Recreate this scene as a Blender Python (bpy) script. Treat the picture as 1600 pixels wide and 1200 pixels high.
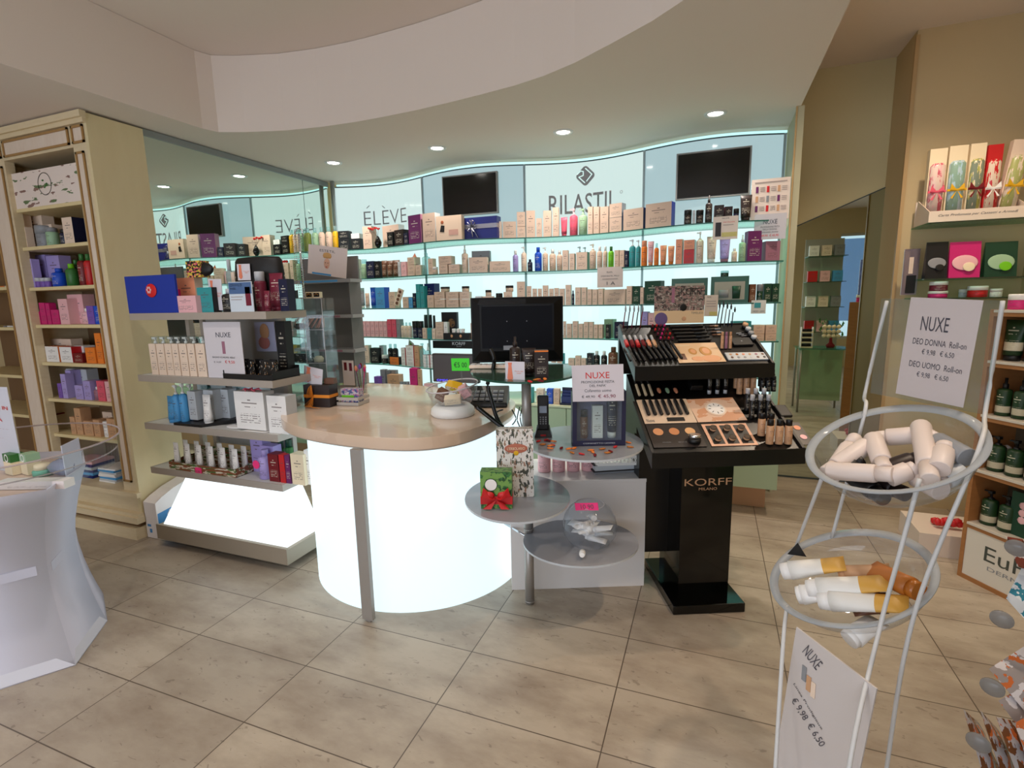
import bpy, math, random
from mathutils import Matrix, Vector, geometry
random.seed(7)
for o in list(bpy.data.objects): bpy.data.objects.remove(o)
S = bpy.context.scene
COL = S.collection
# ------------------------------------------------------------------ camera
FOC, PITCH, ROLL, YAW, EYE = 807.68, 0.16223, -0.021305, -0.36827, 1.44585
ca, sa = math.cos(YAW), math.sin(YAW)
def room(v):                       # camera-aligned ground frame -> room frame
    return Vector((ca*v[0]+sa*v[1], -sa*v[0]+ca*v[1], v[2]))
cr, sr = math.cos(ROLL), math.sin(ROLL)
rh, uh = Vector((1,0,0)), Vector((0,math.sin(PITCH),math.cos(PITCH)))
fh = Vector((0,math.cos(PITCH),-math.sin(PITCH)))
cx, cy, cz = room(cr*rh+sr*uh), room(-sr*rh+cr*uh), room(-fh)
cam = bpy.data.objects.new('camera', bpy.data.cameras.new('camera'))
COL.objects.link(cam)
cam.matrix_world = Matrix(((cx[0],cy[0],cz[0],0),(cx[1],cy[1],cz[1],0),(cx[2],cy[2],cz[2],EYE),(0,0,0,1)))
cam.data.sensor_width = 36; cam.data.lens = FOC/1600*36; cam.data.clip_start = .02
S.camera = cam
# ------------------------------------------------------------------ light
S.view_settings.view_transform = 'Standard'; S.view_settings.look = 'None'
S.view_settings.exposure = 0.3; S.view_settings.gamma = 1; S.view_settings.use_curve_mapping = False
W = bpy.data.worlds.new('world'); S.world = W; W.use_nodes = True
W.node_tree.nodes['Background'].inputs[0].default_value = (.75,.85,1,1)
W.node_tree.nodes['Background'].inputs[1].default_value = 1.2
def area_light(name, loc, rot, sx, sy, power, color):
    l = bpy.data.lights.new(name, 'AREA'); l.shape = 'RECTANGLE'; l.size = sx; l.size_y = sy
    l.energy = power; l.color = color
    o = bpy.data.objects.new(name, l); o.location = loc; o.rotation_euler = rot; COL.objects.link(o); return o
# daylight through the shop window behind the camera
area_light('window_daylight', (-1.7,-2.6,1.45), (math.radians(94),0,0), 4.6, 1.9, 52, (.92,.95,1))
DOWN = 7.0          # watts-ish scale of one recessed ceiling lamp
# ------------------------------------------------------------------ pixel helpers
def ray(x, y):
    dx, dy = x-800, y-600
    xx, yy = cr*dx+sr*dy, -sr*dx+cr*dy
    r, u = xx/FOC, -yy/FOC
    return room((r, math.cos(PITCH)+u*math.sin(PITCH), -math.sin(PITCH)+u*math.cos(PITCH)))
def fz(x, y, z=0.0):
    d = ray(x,y); return Vector((0,0,EYE))+d*((z-EYE)/d[2])
def fv(x, y, v):
    d = ray(x,y); return Vector((0,0,EYE))+d*(v/d[1])
def fpl(x, y, P, n):
    d = ray(x,y); c = Vector((0,0,EYE)); return c+d*((Vector(P)-c).dot(n)/d.dot(n))
def hz(x, y, P):                   # height at which the sight line passes the upright through P
    d = ray(x,y); t = (P[0]*d[0]+P[1]*d[1])/(d[0]**2+d[1]**2); return EYE+d[2]*t
# ------------------------------------------------------------------ materials
def lin(c):
    f = lambda a: a/12.92 if a <= .04045 else ((a+.055)/1.055)**2.4
    return (f(c[0]), f(c[1]), f(c[2]), 1)
MATS = {}
def mat(key, rgb, rough=.5, metal=0, spec=.5, emit=None, es=0, coat=0):
    if key in MATS: return MATS[key]
    m = bpy.data.materials.new(key); m.use_nodes = True; b = m.node_tree.nodes['Principled BSDF']
    b.inputs['Base Color'].default_value = lin(rgb); b.inputs['Roughness'].default_value = rough
    b.inputs['Metallic'].default_value = metal; b.inputs['Specular IOR Level'].default_value = spec
    b.inputs['Coat Weight'].default_value = coat
    if emit: b.inputs['Emission Color'].default_value = lin(emit); b.inputs['Emission Strength'].default_value = es
    MATS[key] = m; return m
def clear(key, tint=(1,1,1), ior=1.45, dens=0.0, diff=(1,1,1)):   # thin clear plastic or glass
    if key in MATS: return MATS[key]
    m = bpy.data.materials.new(key); m.use_nodes = True; nt = m.node_tree; nt.nodes.clear()
    out = nt.nodes.new('ShaderNodeOutputMaterial'); t = nt.nodes.new('ShaderNodeBsdfTransparent')
    g = nt.nodes.new('ShaderNodeBsdfGlossy'); f = nt.nodes.new('ShaderNodeLayerWeight'); pw = nt.nodes.new('ShaderNodeMath'); pw.operation = 'POWER'; ml = nt.nodes.new('ShaderNodeMath'); ml.operation = 'MULTIPLY_ADD'; mx = nt.nodes.new('ShaderNodeMixShader')
    t.inputs[0].default_value = lin(tint); g.inputs['Roughness'].default_value = .04; f.inputs[0].default_value = .5; pw.inputs[1].default_value = 4; ml.inputs[1].default_value = .55; ml.inputs[2].default_value = .04
    nt.links.new(f.outputs['Facing'], pw.inputs[0]); nt.links.new(pw.outputs[0], ml.inputs[0]); nt.links.new(ml.outputs[0], mx.inputs[0]); nt.links.new(t.outputs[0], mx.inputs[1]); nt.links.new(g.outputs[0], mx.inputs[2])
    last = mx
    if dens > 0:
        d = nt.nodes.new('ShaderNodeBsdfDiffuse'); d.inputs[0].default_value = lin(diff)
        m2 = nt.nodes.new('ShaderNodeMixShader'); m2.inputs[0].default_value = dens
        nt.links.new(mx.outputs[0], m2.inputs[1]); nt.links.new(d.outputs[0], m2.inputs[2]); last = m2
    nt.links.new(last.outputs[0], out.inputs[0]); MATS[key] = m; return m
class N:                            # tiny node helper
    def __init__(s, m): s.nt = m.node_tree; s.b = s.nt.nodes['Principled BSDF']
    def new(s, t, **k):
        n = s.nt.nodes.new(t)
        for a, v in k.items(): setattr(n, a, v)
        return n
    def m(s, op, a, b=None, c=None):
        n = s.new('ShaderNodeMath', operation=op)
        for i, v in enumerate((a,b,c)):
            if v is None: continue
            if isinstance(v, (int,float)): n.inputs[i].default_value = v
            else: s.nt.links.new(v, n.inputs[i])
        return n.outputs[0]
    def mix(s, f, a, b):
        n = s.new('ShaderNodeMix', data_type='RGBA')
        for i, v in ((0,f),(6,a),(7,b)):
            if isinstance(v, (int,float)): n.inputs[i].default_value = v
            elif isinstance(v, tuple): n.inputs[i].default_value = v
            else: s.nt.links.new(v, n.inputs[i])
        return n.outputs[2]
    def link(s, a, b): s.nt.links.new(a, b)
def print_mat(key, base, ink=(.35,.3,.3), band=None, rough=.45, logo=True):
    """printed packaging: small logo, text lines, optional colour band; laid out on the pack itself"""
    k = 'print_'+key.replace('_tube',' tube') if key == 'gold_tube' else 'print_'+key
    if k in MATS: return MATS[k]
    m = mat(k, base, rough); n = N(m)
    tc = n.new('ShaderNodeTexCoord'); sp = n.new('ShaderNodeSeparateXYZ'); n.link(tc.outputs['Generated'], sp.inputs[0])
    x, y, z = sp.outputs
    ax = n.m('ABSOLUTE', n.m('SUBTRACT', x, .5))
    nz = n.new('ShaderNodeTexNoise'); nz.inputs['Scale'].default_value = 14; nz.inputs['Detail'].default_value = 1
    n.link(tc.outputs['Generated'], nz.inputs['Vector'])
    words = n.m('GREATER_THAN', nz.outputs[0], .47)
    def box(c, h, wx): return n.m('MULTIPLY', n.m('LESS_THAN', n.m('ABSOLUTE', n.m('SUBTRACT', z, c)), h), n.m('LESS_THAN', ax, wx))
    ms = n.m('MULTIPLY', box(.3,.12,.34), n.m('LESS_THAN', n.m('FRACT', n.m('MULTIPLY', z, 17)), .38))
    ms = n.m('MULTIPLY', ms, words)
    if logo:
        ms = n.m('ADD', ms, box(.70,.016,.26)); 
        ms = n.m('ADD', ms, box(.78,.018,.05)); ms = n.m('ADD', ms, n.m('MULTIPLY', box(.6,.012,.2), words))
    ms = n.m('MULTIPLY', n.m('MINIMUM', ms, 1.0), n.m('LESS_THAN', y, .5))
    col = lin(base)
    if band: 
        col = n.mix(box(band[1], band[2], .6), lin(base), lin(band[0]))
    c = n.mix(n.m('MULTIPLY', ms, .75), col, lin(ink)); n.link(c, n.b.inputs['Base Color']); return m
def blotch(key, base, cols, scale=6, rough=.5, thr=.55, coord='Generated'):
    """floral or marbled print: coloured blots on a base"""
    if key in MATS: return MATS[key]
    m = mat(key, base, rough); n = N(m); tc = n.new('ShaderNodeTexCoord'); c = lin(base)
    for i, cc in enumerate(cols):
        mp = n.new('ShaderNodeMapping'); mp.inputs['Location'].default_value = (i*7.3, i*3.1, i*5.7)
        n.link(tc.outputs[coord], mp.inputs[0])
        nz = n.new('ShaderNodeTexNoise'); nz.inputs['Scale'].default_value = scale; nz.inputs['Detail'].default_value = 3
        n.link(mp.outputs[0], nz.inputs['Vector']); c = n.mix(n.m('GREATER_THAN', nz.outputs[0], thr), c, lin(cc))
    n.link(c, n.b.inputs['Base Color']); return m
P = {   # print base colours (sRGB)
 'beige':(.86,.75,.67),'pale beige':(.93,.84,.76),'tan':(.80,.62,.47),'cream':(.95,.88,.75),'white':(.95,.94,.93),'grey':(.55,.56,.58),
 'pale grey':(.78,.80,.82),'black':(.05,.05,.06),'dark brown':(.14,.08,.07),'brown':(.42,.26,.17),'navy':(.06,.08,.22),'blue':(.04,.30,.78),
 'dark blue':(.07,.13,.42),'light blue':(.30,.62,.85),'teal':(.20,.60,.62),'dark green':(.04,.24,.16),'green':(.20,.45,.20),'pale green':(.62,.76,.62),
 'lime':(.45,.78,.10),'olive':(.45,.50,.20),'yellow':(.88,.68,.08),'orange':(.93,.50,.16),'peach':(.92,.60,.45),'red':(.78,.10,.12),
 'dark red':(.45,.05,.09),'burgundy':(.45,.10,.20),'pink':(.90,.35,.45),'pale pink':(.93,.72,.74),'magenta':(.80,.12,.45),'purple':(.42,.13,.38),
 'lilac':(.68,.62,.86),'violet':(.48,.33,.70),'mauve':(.62,.42,.50),'clear':(.8,.9,.9),'pale blue':(.66,.80,.86),'rose white':(.88,.82,.79),'amber':(.72,.42,.14),'silver':(.75,.76,.78),'mint':(.45,.75,.66),'skin':(.78,.58,.42)}
DARK = {'black','dark brown','navy','dark blue','dark green','burgundy','dark red','purple','blue','brown'}
def pm(c):
    if c == 'clear': return clear('clear_pack', (.86,.95,.95), 1.45, .25, (.8,.9,.9))
    ink = (.85,.82,.75) if c in DARK else (.35,.28,.28)
    return print_mat(c, P[c], ink)
def plain(c, rough=.45):
    if c == 'clear': return pm('clear')
    return mat('plain_'+c, P[c], rough)
WHITEP = mat('white_plastic',(.93,.93,.92),.35); BLACKP = mat('black_plastic',(.03,.03,.035),.35)
CHROME = mat('chrome',(.85,.86,.88),.18,1); STEEL = mat('brushed_steel',(.66,.64,.62),.4,.45)
INK = mat('grey_ink',(.30,.31,.33),.6); PAPER = mat('white_paper',(.90,.89,.90),.7); REDINK = mat('red_ink',(.85,.16,.14),.6)
ACRYL = clear('clear_acrylic',(.95,.97,.97),1.35,.04,(.8,.85,.88)); GLASS = clear('clear_glass',(.90,.97,.95),1.5)
# ------------------------------------------------------------------ mesh builder
class MB:
    def __init__(s): s.v=[]; s.f=[]; s.m=[]; s.sm=[]
    def add(s, vs, fs, mi=0, smooth=False):
        k = len(s.v); s.v += [tuple(v) for v in vs]; s.f += [tuple(i+k for i in f) for f in fs]
        s.m += [mi]*len(fs) if isinstance(mi,int) else list(mi); s.sm += [smooth]*len(fs); return s
    def box(s, x0,x1,y0,y1,z0,z1, mi=0, front=None, top=None):
        v = [(x0,y0,z0),(x1,y0,z0),(x1,y1,z0),(x0,y1,z0),(x0,y0,z1),(x1,y0,z1),(x1,y1,z1),(x0,y1,z1)]
        f = [(0,3,2,1),(4,5,6,7),(0,1,5,4),(1,2,6,5),(2,3,7,6),(3,0,4,7)]
        ms = [mi]*6
        if front is not None: ms[2] = front
        if top is not None: ms[1] = top
        return s.add(v, f, ms)
    def hexa(s, p8, mi=0):            # 4 bottom + 4 top corners
        return s.add(p8, [(0,3,2,1),(4,5,6,7),(0,1,5,4),(1,2,6,5),(2,3,7,6),(3,0,4,7)], mi)
    def lathe(s, prof, n=16, c=(0,0), mi=0, mats=None, sx=1, sy=1, smooth=True, cap=True):
        vs = []; 
        for r, z in prof: vs += [(c[0]+sx*r*math.cos(2*math.pi*i/n), c[1]+sy*r*math.sin(2*math.pi*i/n), z) for i in range(n)]
        fs = []; ms = []
        for j in range(len(prof)-1):
            for i in range(n):
                a = j*n+i; b = j*n+(i+1)%n; fs.append((a,b,b+n,a+n)); ms.append(mats[j] if mats else mi)
        s.add(vs, fs, ms, smooth)
        if cap:
            k = len(s.v)-len(vs)
            if prof[0][0] > 1e-4: s.f.append(tuple(k+i for i in reversed(range(n)))); s.m.append(ms[0]); s.sm.append(False)
            if prof[-1][0] > 1e-4: s.f.append(tuple(k+(len(prof)-1)*n+i for i in range(n))); s.m.append(ms[-1]); s.sm.append(False)
        return s
    def tube(s, pts, r, n=8, mi=0, closed=False):
        pts = [Vector(p) for p in pts]; vs = []; L = len(pts)
        for i, p in enumerate(pts):
            t = (pts[(i+1)%L]-pts[i-1]) if closed else (pts[min(i+1,L-1)]-pts[max(i-1,0)])
            t.normalize(); a = t.cross(Vector((0,0,1)))
            if a.length < 1e-3: a = t.cross(Vector((1,0,0)))
            a.normalize(); b = a.cross(t)
            rr = r[i] if isinstance(r,(list,tuple)) else r
            vs += [p+rr*(math.cos(2*math.pi*k/n)*a+math.sin(2*math.pi*k/n)*b) for k in range(n)]
        fs = []
        for i in range(L if closed else L-1):
            for k in range(n):
                a = i*n+k; b = i*n+(k+1)%n; j = ((i+1)%L)*n
                fs.append((a, b, j+(k+1)%n, j+k))
        if not closed: fs += [tuple(reversed(range(n))), tuple((L-1)*n+k for k in range(n))]
        return s.add(vs, fs, mi, True)
    def prism(s, poly, z0, z1, mi=0, side=None, smooth=False):
        n = len(poly); vs = [(p[0],p[1],z0) for p in poly]+[(p[0],p[1],z1) for p in poly]
        tri = geometry.tessellate_polygon([[Vector((p[0],p[1],0)) for p in poly]])
        fs = []
        for t in tri:
            a,b,c = [Vector((*poly[i],0)) for i in t]
            up = (b-a).cross(c-a).z > 0
            t = tuple(t) if up else tuple(reversed(t))
            fs.append(tuple(i+n for i in t)); fs.append(tuple(reversed(t)))
        s.add(vs, fs, mi)
        area = sum(poly[i][0]*poly[(i+1)%n][1]-poly[(i+1)%n][0]*poly[i][1] for i in range(n))
        k = len(s.v)-2*n
        for i in range(n):
            a, b = i, (i+1)%n
            if area < 0: a, b = b, a
            s.f.append((k+a,k+b,k+b+n,k+a+n)); s.m.append(mi if side is None else side); s.sm.append(smooth)
        return s
    def sphere(s, c, r, n=10, mi=0, sq=(1,1,1)):
        vs = []; k = n//2
        prof = [(math.sin(math.pi*j/k), -math.cos(math.pi*j/k)) for j in range(k+1)]
        for a, b in prof: vs += [(c[0]+sq[0]*r*a*math.cos(2*math.pi*i/n), c[1]+sq[1]*r*a*math.sin(2*math.pi*i/n), c[2]+sq[2]*r*b) for i in range(n)]
        fs = [(j*n+i, j*n+(i+1)%n, (j+1)*n+(i+1)%n, (j+1)*n+i) for j in range(k) for i in range(n)]
        return s.add(vs, fs, mi, True)
    def xf(s, M):
        s.v = [tuple(M @ Vector(v)) for v in s.v]; return s
    def mesh(s, name, mats):
        me = bpy.data.meshes.new(name); me.from_pydata(s.v, [], s.f)
        for m in (mats if isinstance(mats,(list,tuple)) else [mats]): me.materials.append(m)
        me.polygons.foreach_set('material_index', s.m); me.polygons.foreach_set('use_smooth', s.sm); me.update(); return me
    def obj(s, name, mats, parent=None, loc=None, rz=0):
        return link(name, s.mesh(name, mats), parent, loc, rz)
def link(name, me, parent=None, loc=None, rz=0):
    o = bpy.data.objects.new(name, me); COL.objects.link(o)
    if parent: o.parent = parent
    if loc is not None: o.location = loc
    o.rotation_euler = (0,0,rz); return o
def tag(o, label, cat, group=None, kind=None):
    o['label'] = label; o['category'] = cat
    if group: o['group'] = group
    if kind: o['kind'] = kind
    return o
def thing(name, label, cat, loc=(0,0,0), rz=0, group=None):
    return tag(link(name, None, None, loc, rz), label, cat, group)
def struct(o): o['kind'] = 'structure'; return o
def bevel(o, w=.003, n=2):
    b = o.modifiers.new('bevel','BEVEL'); b.width = w; b.segments = n; b.limit_method = 'ANGLE'; return o
# text -> mesh fitted into a box w x h, standing in the local XZ plane facing -Y
_tc = {}
def text_mesh(txt, w, h, m, name='lettering', thin=0.0, shear=0):
    c = bpy.data.curves.new('t','FONT'); c.body = txt; c.align_x = 'CENTER'; c.resolution_u = 3; c.offset = thin; c.shear = shear
    o = bpy.data.objects.new('t', c); COL.objects.link(o); bpy.context.view_layer.update()
    me = bpy.data.meshes.new_from_object(o.evaluated_get(bpy.context.evaluated_depsgraph_get()))
    bpy.data.objects.remove(o); bpy.data.curves.remove(c)
    xs = [v.co.x for v in me.vertices]; ys = [v.co.y for v in me.vertices]
    x0,x1,y0,y1 = min(xs),max(xs),min(ys),max(ys)
    for v in me.vertices: v.co = Vector(((v.co.x-(x0+x1)/2)/(x1-x0)*w, 0, (v.co.y-(y0+y1)/2)/(y1-y0)*h))
    me.name = name; me.materials.clear(); me.materials.append(m); return me
def text(txt, w, h, m, parent, loc, rot=(0,0,0), name='lettering', **k):
    o = link(name, text_mesh(txt, w, h, m, name, **k), parent, loc); o.rotation_euler = rot; return o
# ------------------------------------------------------------------ structure
def wood_mat(key, a, b, sc=(2,2,12), rough=.5):
    if key in MATS: return MATS[key]
    m = mat(key, a, rough); n = N(m); tc = n.new('ShaderNodeTexCoord'); mp = n.new('ShaderNodeMapping'); mp.inputs['Scale'].default_value = sc
    n.link(tc.outputs['Object'], mp.inputs[0]); nz = n.new('ShaderNodeTexNoise'); nz.inputs['Scale'].default_value = 6; nz.inputs['Detail'].default_value = 4
    n.link(mp.outputs[0], nz.inputs['Vector']); n.link(n.mix(nz.outputs[0], lin(a), lin(b)), n.b.inputs['Base Color']); return m
def floor_mat():
    m = mat('floor_tile',(.7,.65,.58),.38); n = N(m); tc = n.new('ShaderNodeTexCoord')
    mp = n.new('ShaderNodeMapping'); mp.inputs['Location'].default_value = (.279+.6*10, .352-.3*0+.3*20, 0); n.link(tc.outputs['Object'], mp.inputs[0])
    br = n.new('ShaderNodeTexBrick'); br.offset = 0; br.squash = 1
    for k, v in (('Scale',1),('Mortar Size',.0022),('Mortar Smooth',.1),('Bias',0),('Brick Width',.6),('Row Height',.3)): br.inputs[k].default_value = v
    br.inputs['Color1'].default_value = lin((.73,.675,.60)); br.inputs['Color2'].default_value = lin((.67,.62,.555)); br.inputs['Mortar'].default_value = lin((.40,.34,.29))
    n.link(mp.outputs[0], br.inputs['Vector'])
    mp2 = n.new('ShaderNodeMapping'); mp2.inputs['Scale'].default_value = (1.2,2.6,1); mp2.inputs['Rotation'].default_value = (0,0,.3); n.link(tc.outputs['Object'], mp2.inputs[0])
    nz = n.new('ShaderNodeTexNoise'); nz.inputs['Scale'].default_value = 2.2; nz.inputs['Detail'].default_value = 7; nz.inputs['Roughness'].default_value = .62; n.link(mp2.outputs[0], nz.inputs['Vector'])
    nz2 = n.new('ShaderNodeTexNoise'); nz2.inputs['Scale'].default_value = 16; nz2.inputs['Detail'].default_value = 5; nz2.inputs['Distortion'].default_value = 1.2; n.link(mp2.outputs[0], nz2.inputs['Vector'])
    f = n.m('MULTIPLY', n.m('SUBTRACT', nz.outputs[0], .40), 2.3)
    c = n.mix(f, br.outputs['Color'], lin((.50,.43,.365)))
    pits = n.m('MULTIPLY', n.m('LESS_THAN', nz2.outputs[0], .335), .35)
    c = n.mix(pits, c, lin((.30,.24,.20)))
    c = n.mix(br.outputs['Fac'], c, lin((.36,.31,.26)))
    n.link(c, n.b.inputs['Base Color'])
    bp = n.new('ShaderNodeBump'); bp.inputs['Strength'].default_value = .25; bp.inputs['Distance'].default_value = .002
    n.link(nz2.outputs[0], bp.inputs['Height']); n.link(bp.outputs[0], n.b.inputs['Normal']); return m
CW = mat('ceiling_paint',(.90,.85,.81),.9); WALLM = mat('wall_paint',(.82,.77,.60),.9); WALLR = mat('wall_cream',(.80,.72,.56),.85)
LOZ, HIZ = 2.545, 3.0
struct(MB().box(-5.7,3.3,-2.95,4.7,-.05,0).obj('floor', floor_mat()))
struct(MB().box(-5.7,3.3,-2.95,4.7,HIZ,HIZ+.1).obj('ceiling', CW))
soff = [(-5.6,-2.8),(-3.05,-2.8),(-3.04,1.5),(-3.03,2.55),(-3.0,2.64),(-2.85,2.71),(-2.6,2.79),(-2.35,2.83),(-2.1,2.845),(-1.9,2.84),(-1.65,2.825),(-1.43,2.80),(-1.2,2.765),(-1.0,2.73),(-.83,2.68),(-.65,2.60),(-.47,2.49),(-.27,2.36),(-.08,2.2),(.1,2.0),(.3,1.72),(.45,1.45),(.45,4.47),(-3.36,4.47),(-3.36,2.46),(-5.6,2.46)]
struct(MB().prism(soff, LOZ, HIZ-.002).obj('ceiling', CW))
struct(MB().box(-3.5,1.2,4.476,4.6,0,HIZ).obj('wall_back', WALLM))
struct(MB().box(-5.7,-5.6,-2.8,2.5,0,HIZ).box(-5.6,-3.36,2.46,2.56,0,HIZ).box(-3.46,-3.36,2.56,4.476,0,HIZ).obj('wall_left', WALLR))
struct(MB().box(1.10,1.85,4.09,4.476,0,HIZ).box(1.75,1.85,2.3,4.09,0,HIZ).box(1.75,3.2,2.2,2.3,0,HIZ).box(3.1,3.2,-2.8,2.2,0,HIZ).obj('wall_right', WALLR))
struct(MB().box(.9,2.25,-2.9,-2.8,.55,2.55).box(-5.6,3.1,-2.9,-2.8,0,.55).box(-5.6,3.1,-2.9,-2.8,2.55,HIZ).box(-5.6,-4.2,-2.9,-2.8,.55,2.55).box(2.85,3.1,-2.9,-2.8,.55,2.55).obj('wall_front', WALLR))
FRM = mat('window_frame_paint',(.75,.74,.7),.5)
w1 = struct(MB().box(-4.2,.9,-2.87,-2.83,.55,.6).box(-4.2,.9,-2.87,-2.83,2.5,2.55).box(-1.75,-1.7,-2.87,-2.83,.6,2.5).obj('window_1', FRM))
MB().box(-4.2,.9,-2.852,-2.848,.6,2.5).obj('window_pane', clear('window_glass',(.95,.98,1),1.45), w1)
w2 = struct(MB().box(2.25,2.85,-2.87,-2.83,.55,.6).box(2.25,2.85,-2.87,-2.83,2.5,2.55).obj('window_2', FRM)); MB().box(2.25,2.85,-2.852,-2.848,.6,2.5).obj('window_pane', MATS['window_glass'], w2)
frost = clear('frost_decal',(.82,.90,1),1.45,.45,(.7,.8,.9))
MB().box(2.3,2.8,-2.84,-2.835,.9,2.45).obj('window_sticker', frost, w2)
# ------------------------------------------------------------------ wavy backlit wall
U0, U1, PW = -3.30, .43, .9325
def VW(u): return 4.10+.105*math.sin(math.pi*(u-U0)/PW)
def dVW(u): return .105*math.pi/PW*math.cos(math.pi*(u-U0)/PW)
def ribbon(mb, a, b, z0, z1, off, th=.006, n=16, mi=0):
    us = [a+(b-a)*i/n for i in range(n+1)]
    for i in range(n):
        u, w = us[i], us[i+1]
        mb.hexa([(u,VW(u)+off,z0),(w,VW(w)+off,z0),(w,VW(w)+off+th,z0),(u,VW(u)+off+th,z0),(u,VW(u)+off,z1),(w,VW(w)+off,z1),(w,VW(w)+off+th,z1),(u,VW(u)+off+th,z1)], mi)
    return mb
TOPG = mat('lit_sign_glass',(.30,.34,.34),.12,0,.5,(.86,.95,.935),.70,.3)
BUMPG = mat('lit_plain_glass',(.30,.34,.35),.10,0,.5,(.76,.88,.90),.56,.4)
LOWG = mat('lit_shelf_glass',(.35,.4,.4),.2,0,.5,(.86,.972,.975),.84)
GREYL = mat('lettering_grey',(.60,.58,.60),.5)
def bend(o, off):
    for v in o.data.vertices: v.co.y = VW(v.co.x)-off-.0
names = ['first','second','third','fourth']
labs = ['glowing wavy wall panel at the far left bearing thin capital lettering','glowing wavy wall panel behind the black screen left of the diamond emblem',
        'glowing wavy wall panel bearing the diamond emblem and tall grey lettering','glowing wavy wall panel at the right end behind the second black screen']
panels = []
for i in range(4):
    a = U0+PW*i+.004; b = a+PW-.008
    t = thing('light_panel', labs[i], 'wall panel', ((a+b)/2, VW((a+b)/2), .67), 0, 'backlit wavy wall panels')
    M = Matrix.Translation((-(a+b)/2, -VW((a+b)/2), -.67))
    ribbon(MB(), a, b, 1.93, 2.495, 0).xf(M).obj('sign_glass', TOPG if i%2==0 else BUMPG, t)
    ribbon(MB(), a, b, .67, 1.93, .001).xf(M).obj('lit_glass', LOWG, t)
    ribbon(MB(), a, b, 2.495, 2.503, -.006, .014).xf(M).obj('edge_trim', mat('trim_dark',(.25,.30,.33),.4), t)
    panels.append((t, (a+b)/2))
def wall_text(txt, u, z, w, h, panel, name='lettering', m=GREYL, me=None, **k):
    t, uc = panels[panel]; me = me or text_mesh(txt, w, h, m, name, **k)
    for v in me.vertices:
        uu = u+v.co.x; v.co = Vector((uu-uc, VW(uu)-.006-VW(uc), z+v.co.z-.67))
    return link(name, me, t)
# lettering is 2D in (u,z); sizes read from the wall itself
def wpos(x, y, v=None):
    v = v or 4.1
    for _ in range(6):
        p = fv(x, y, v); v = VW(p[0])
    return fv(x, y, v)
a, b = wpos(570,352), wpos(635,325)
wall_text('ELEVE', (a[0]+b[0])/2, (wpos(600,340)[2]), b[0]-a[0], wpos(602,330)[2]-wpos(602,352)[2], 0, thin=-.012)
for x, s in ((576,-1),(600,1)):
    p = wpos(x, 323.5); mb = MB(); mb.add([(-.016-.005,0,.012*s),(-.016+.005,0,.012*s),(.012+.005,0,-.012*s),(.012-.005,0,-.012*s)], [(0,1,2,3)])
    wall_text('', p[0], p[2], 0, 0, 0, 'accent_mark', me=mb.mesh('accent_mark', GREYL))
a, b = wpos(858,330), wpos(964,305)
wall_text('RILASTIL', (a[0]+b[0])/2, wpos(911,318)[2], b[0]-a[0], wpos(911,303)[2]-wpos(911,334)[2], 2, thin=.004)
p = wpos(971,300)
mb = MB(); mb.lathe([(.008,0),(.011,0)], 14, cap=False); mb.xf(Matrix.Rotation(math.pi/2,4,'X')); wall_text('',p[0],p[2],0,0,2,'registered_mark',me=mb.mesh('registered_mark',GREYL))
# diamond emblem: rounded square on its corner with a double-line monogram left open
p = wpos(915,275); R = (wpos(915,258)[2]-wpos(915,293)[2])/2
def rsq(r, cr_, n=6):
    out = []
    for k in range(4):
        c = math.pi/2*k; ctr = ((r-cr_*1.414)*math.cos(c), (r-cr_*1.414)*math.sin(c))
        for j in range(n+1):
            t = c-math.pi/4+math.pi/2*j/n; out.append((ctr[0]+cr_*math.cos(t), ctr[1]+cr_*math.sin(t)))
    return out
def wall_poly(poly, u, z, panel, m, name, off=0):
    me = MB().add([(q[0],0,q[1]) for q in poly], [tuple(range(len(poly)))]).mesh(name, m)
    t = wall_text('', u, z, 0, 0, panel, name, me=me); 
    for v in t.data.vertices: v.co.y -= off
    return t
wall_poly(rsq(R, R*.32), p[0], p[2], 2, GREYL, 'emblem')
WL = mat('emblem_line',(.9,.95,.94),.4,0,.5,(.76,.925,.91),.6)
def stroke(pts, w):
    mb = MB()
    for (x0,z0),(x1,z1) in zip(pts, pts[1:]):
        d = Vector((x1-x0, z1-z0)); d.normalize(); nx, nz = -d[1]*w/2, d[0]*w/2
        mb.add([(x0-nx-d[0]*w*.3,0,z0-nz-d[1]*w*.3),(x1-nx+d[0]*w*.3,0,z1-nz+d[1]*w*.3),(x1+nx+d[0]*w*.3,0,z1+nz+d[1]*w*.3),(x0+nx-d[0]*w*.3,0,z0+nz-d[1]*w*.3)], [(0,1,2,3)])
    return mb
k = R
o = wall_text('', p[0], p[2], 0, 0, 2, 'monogram', me=stroke([(-.78*k,.18*k),(-.45*k,.46*k),(-.2*k,.40*k),(-.2*k,.05*k),(-.62*k,-.08*k),(-.05*k,-.62*k)], k*.085).mesh('monogram', WL))
for v in o.data.vertices: v.co.y -= .003
o = wall_text('', p[0], p[2], 0, 0, 2, 'monogram', me=stroke([(0,.66*k),(.62*k,.08*k),(.12*k,-.48*k)], k*.085).mesh('monogram', WL))
for v in o.data.vertices: v.co.y -= .003
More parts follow.
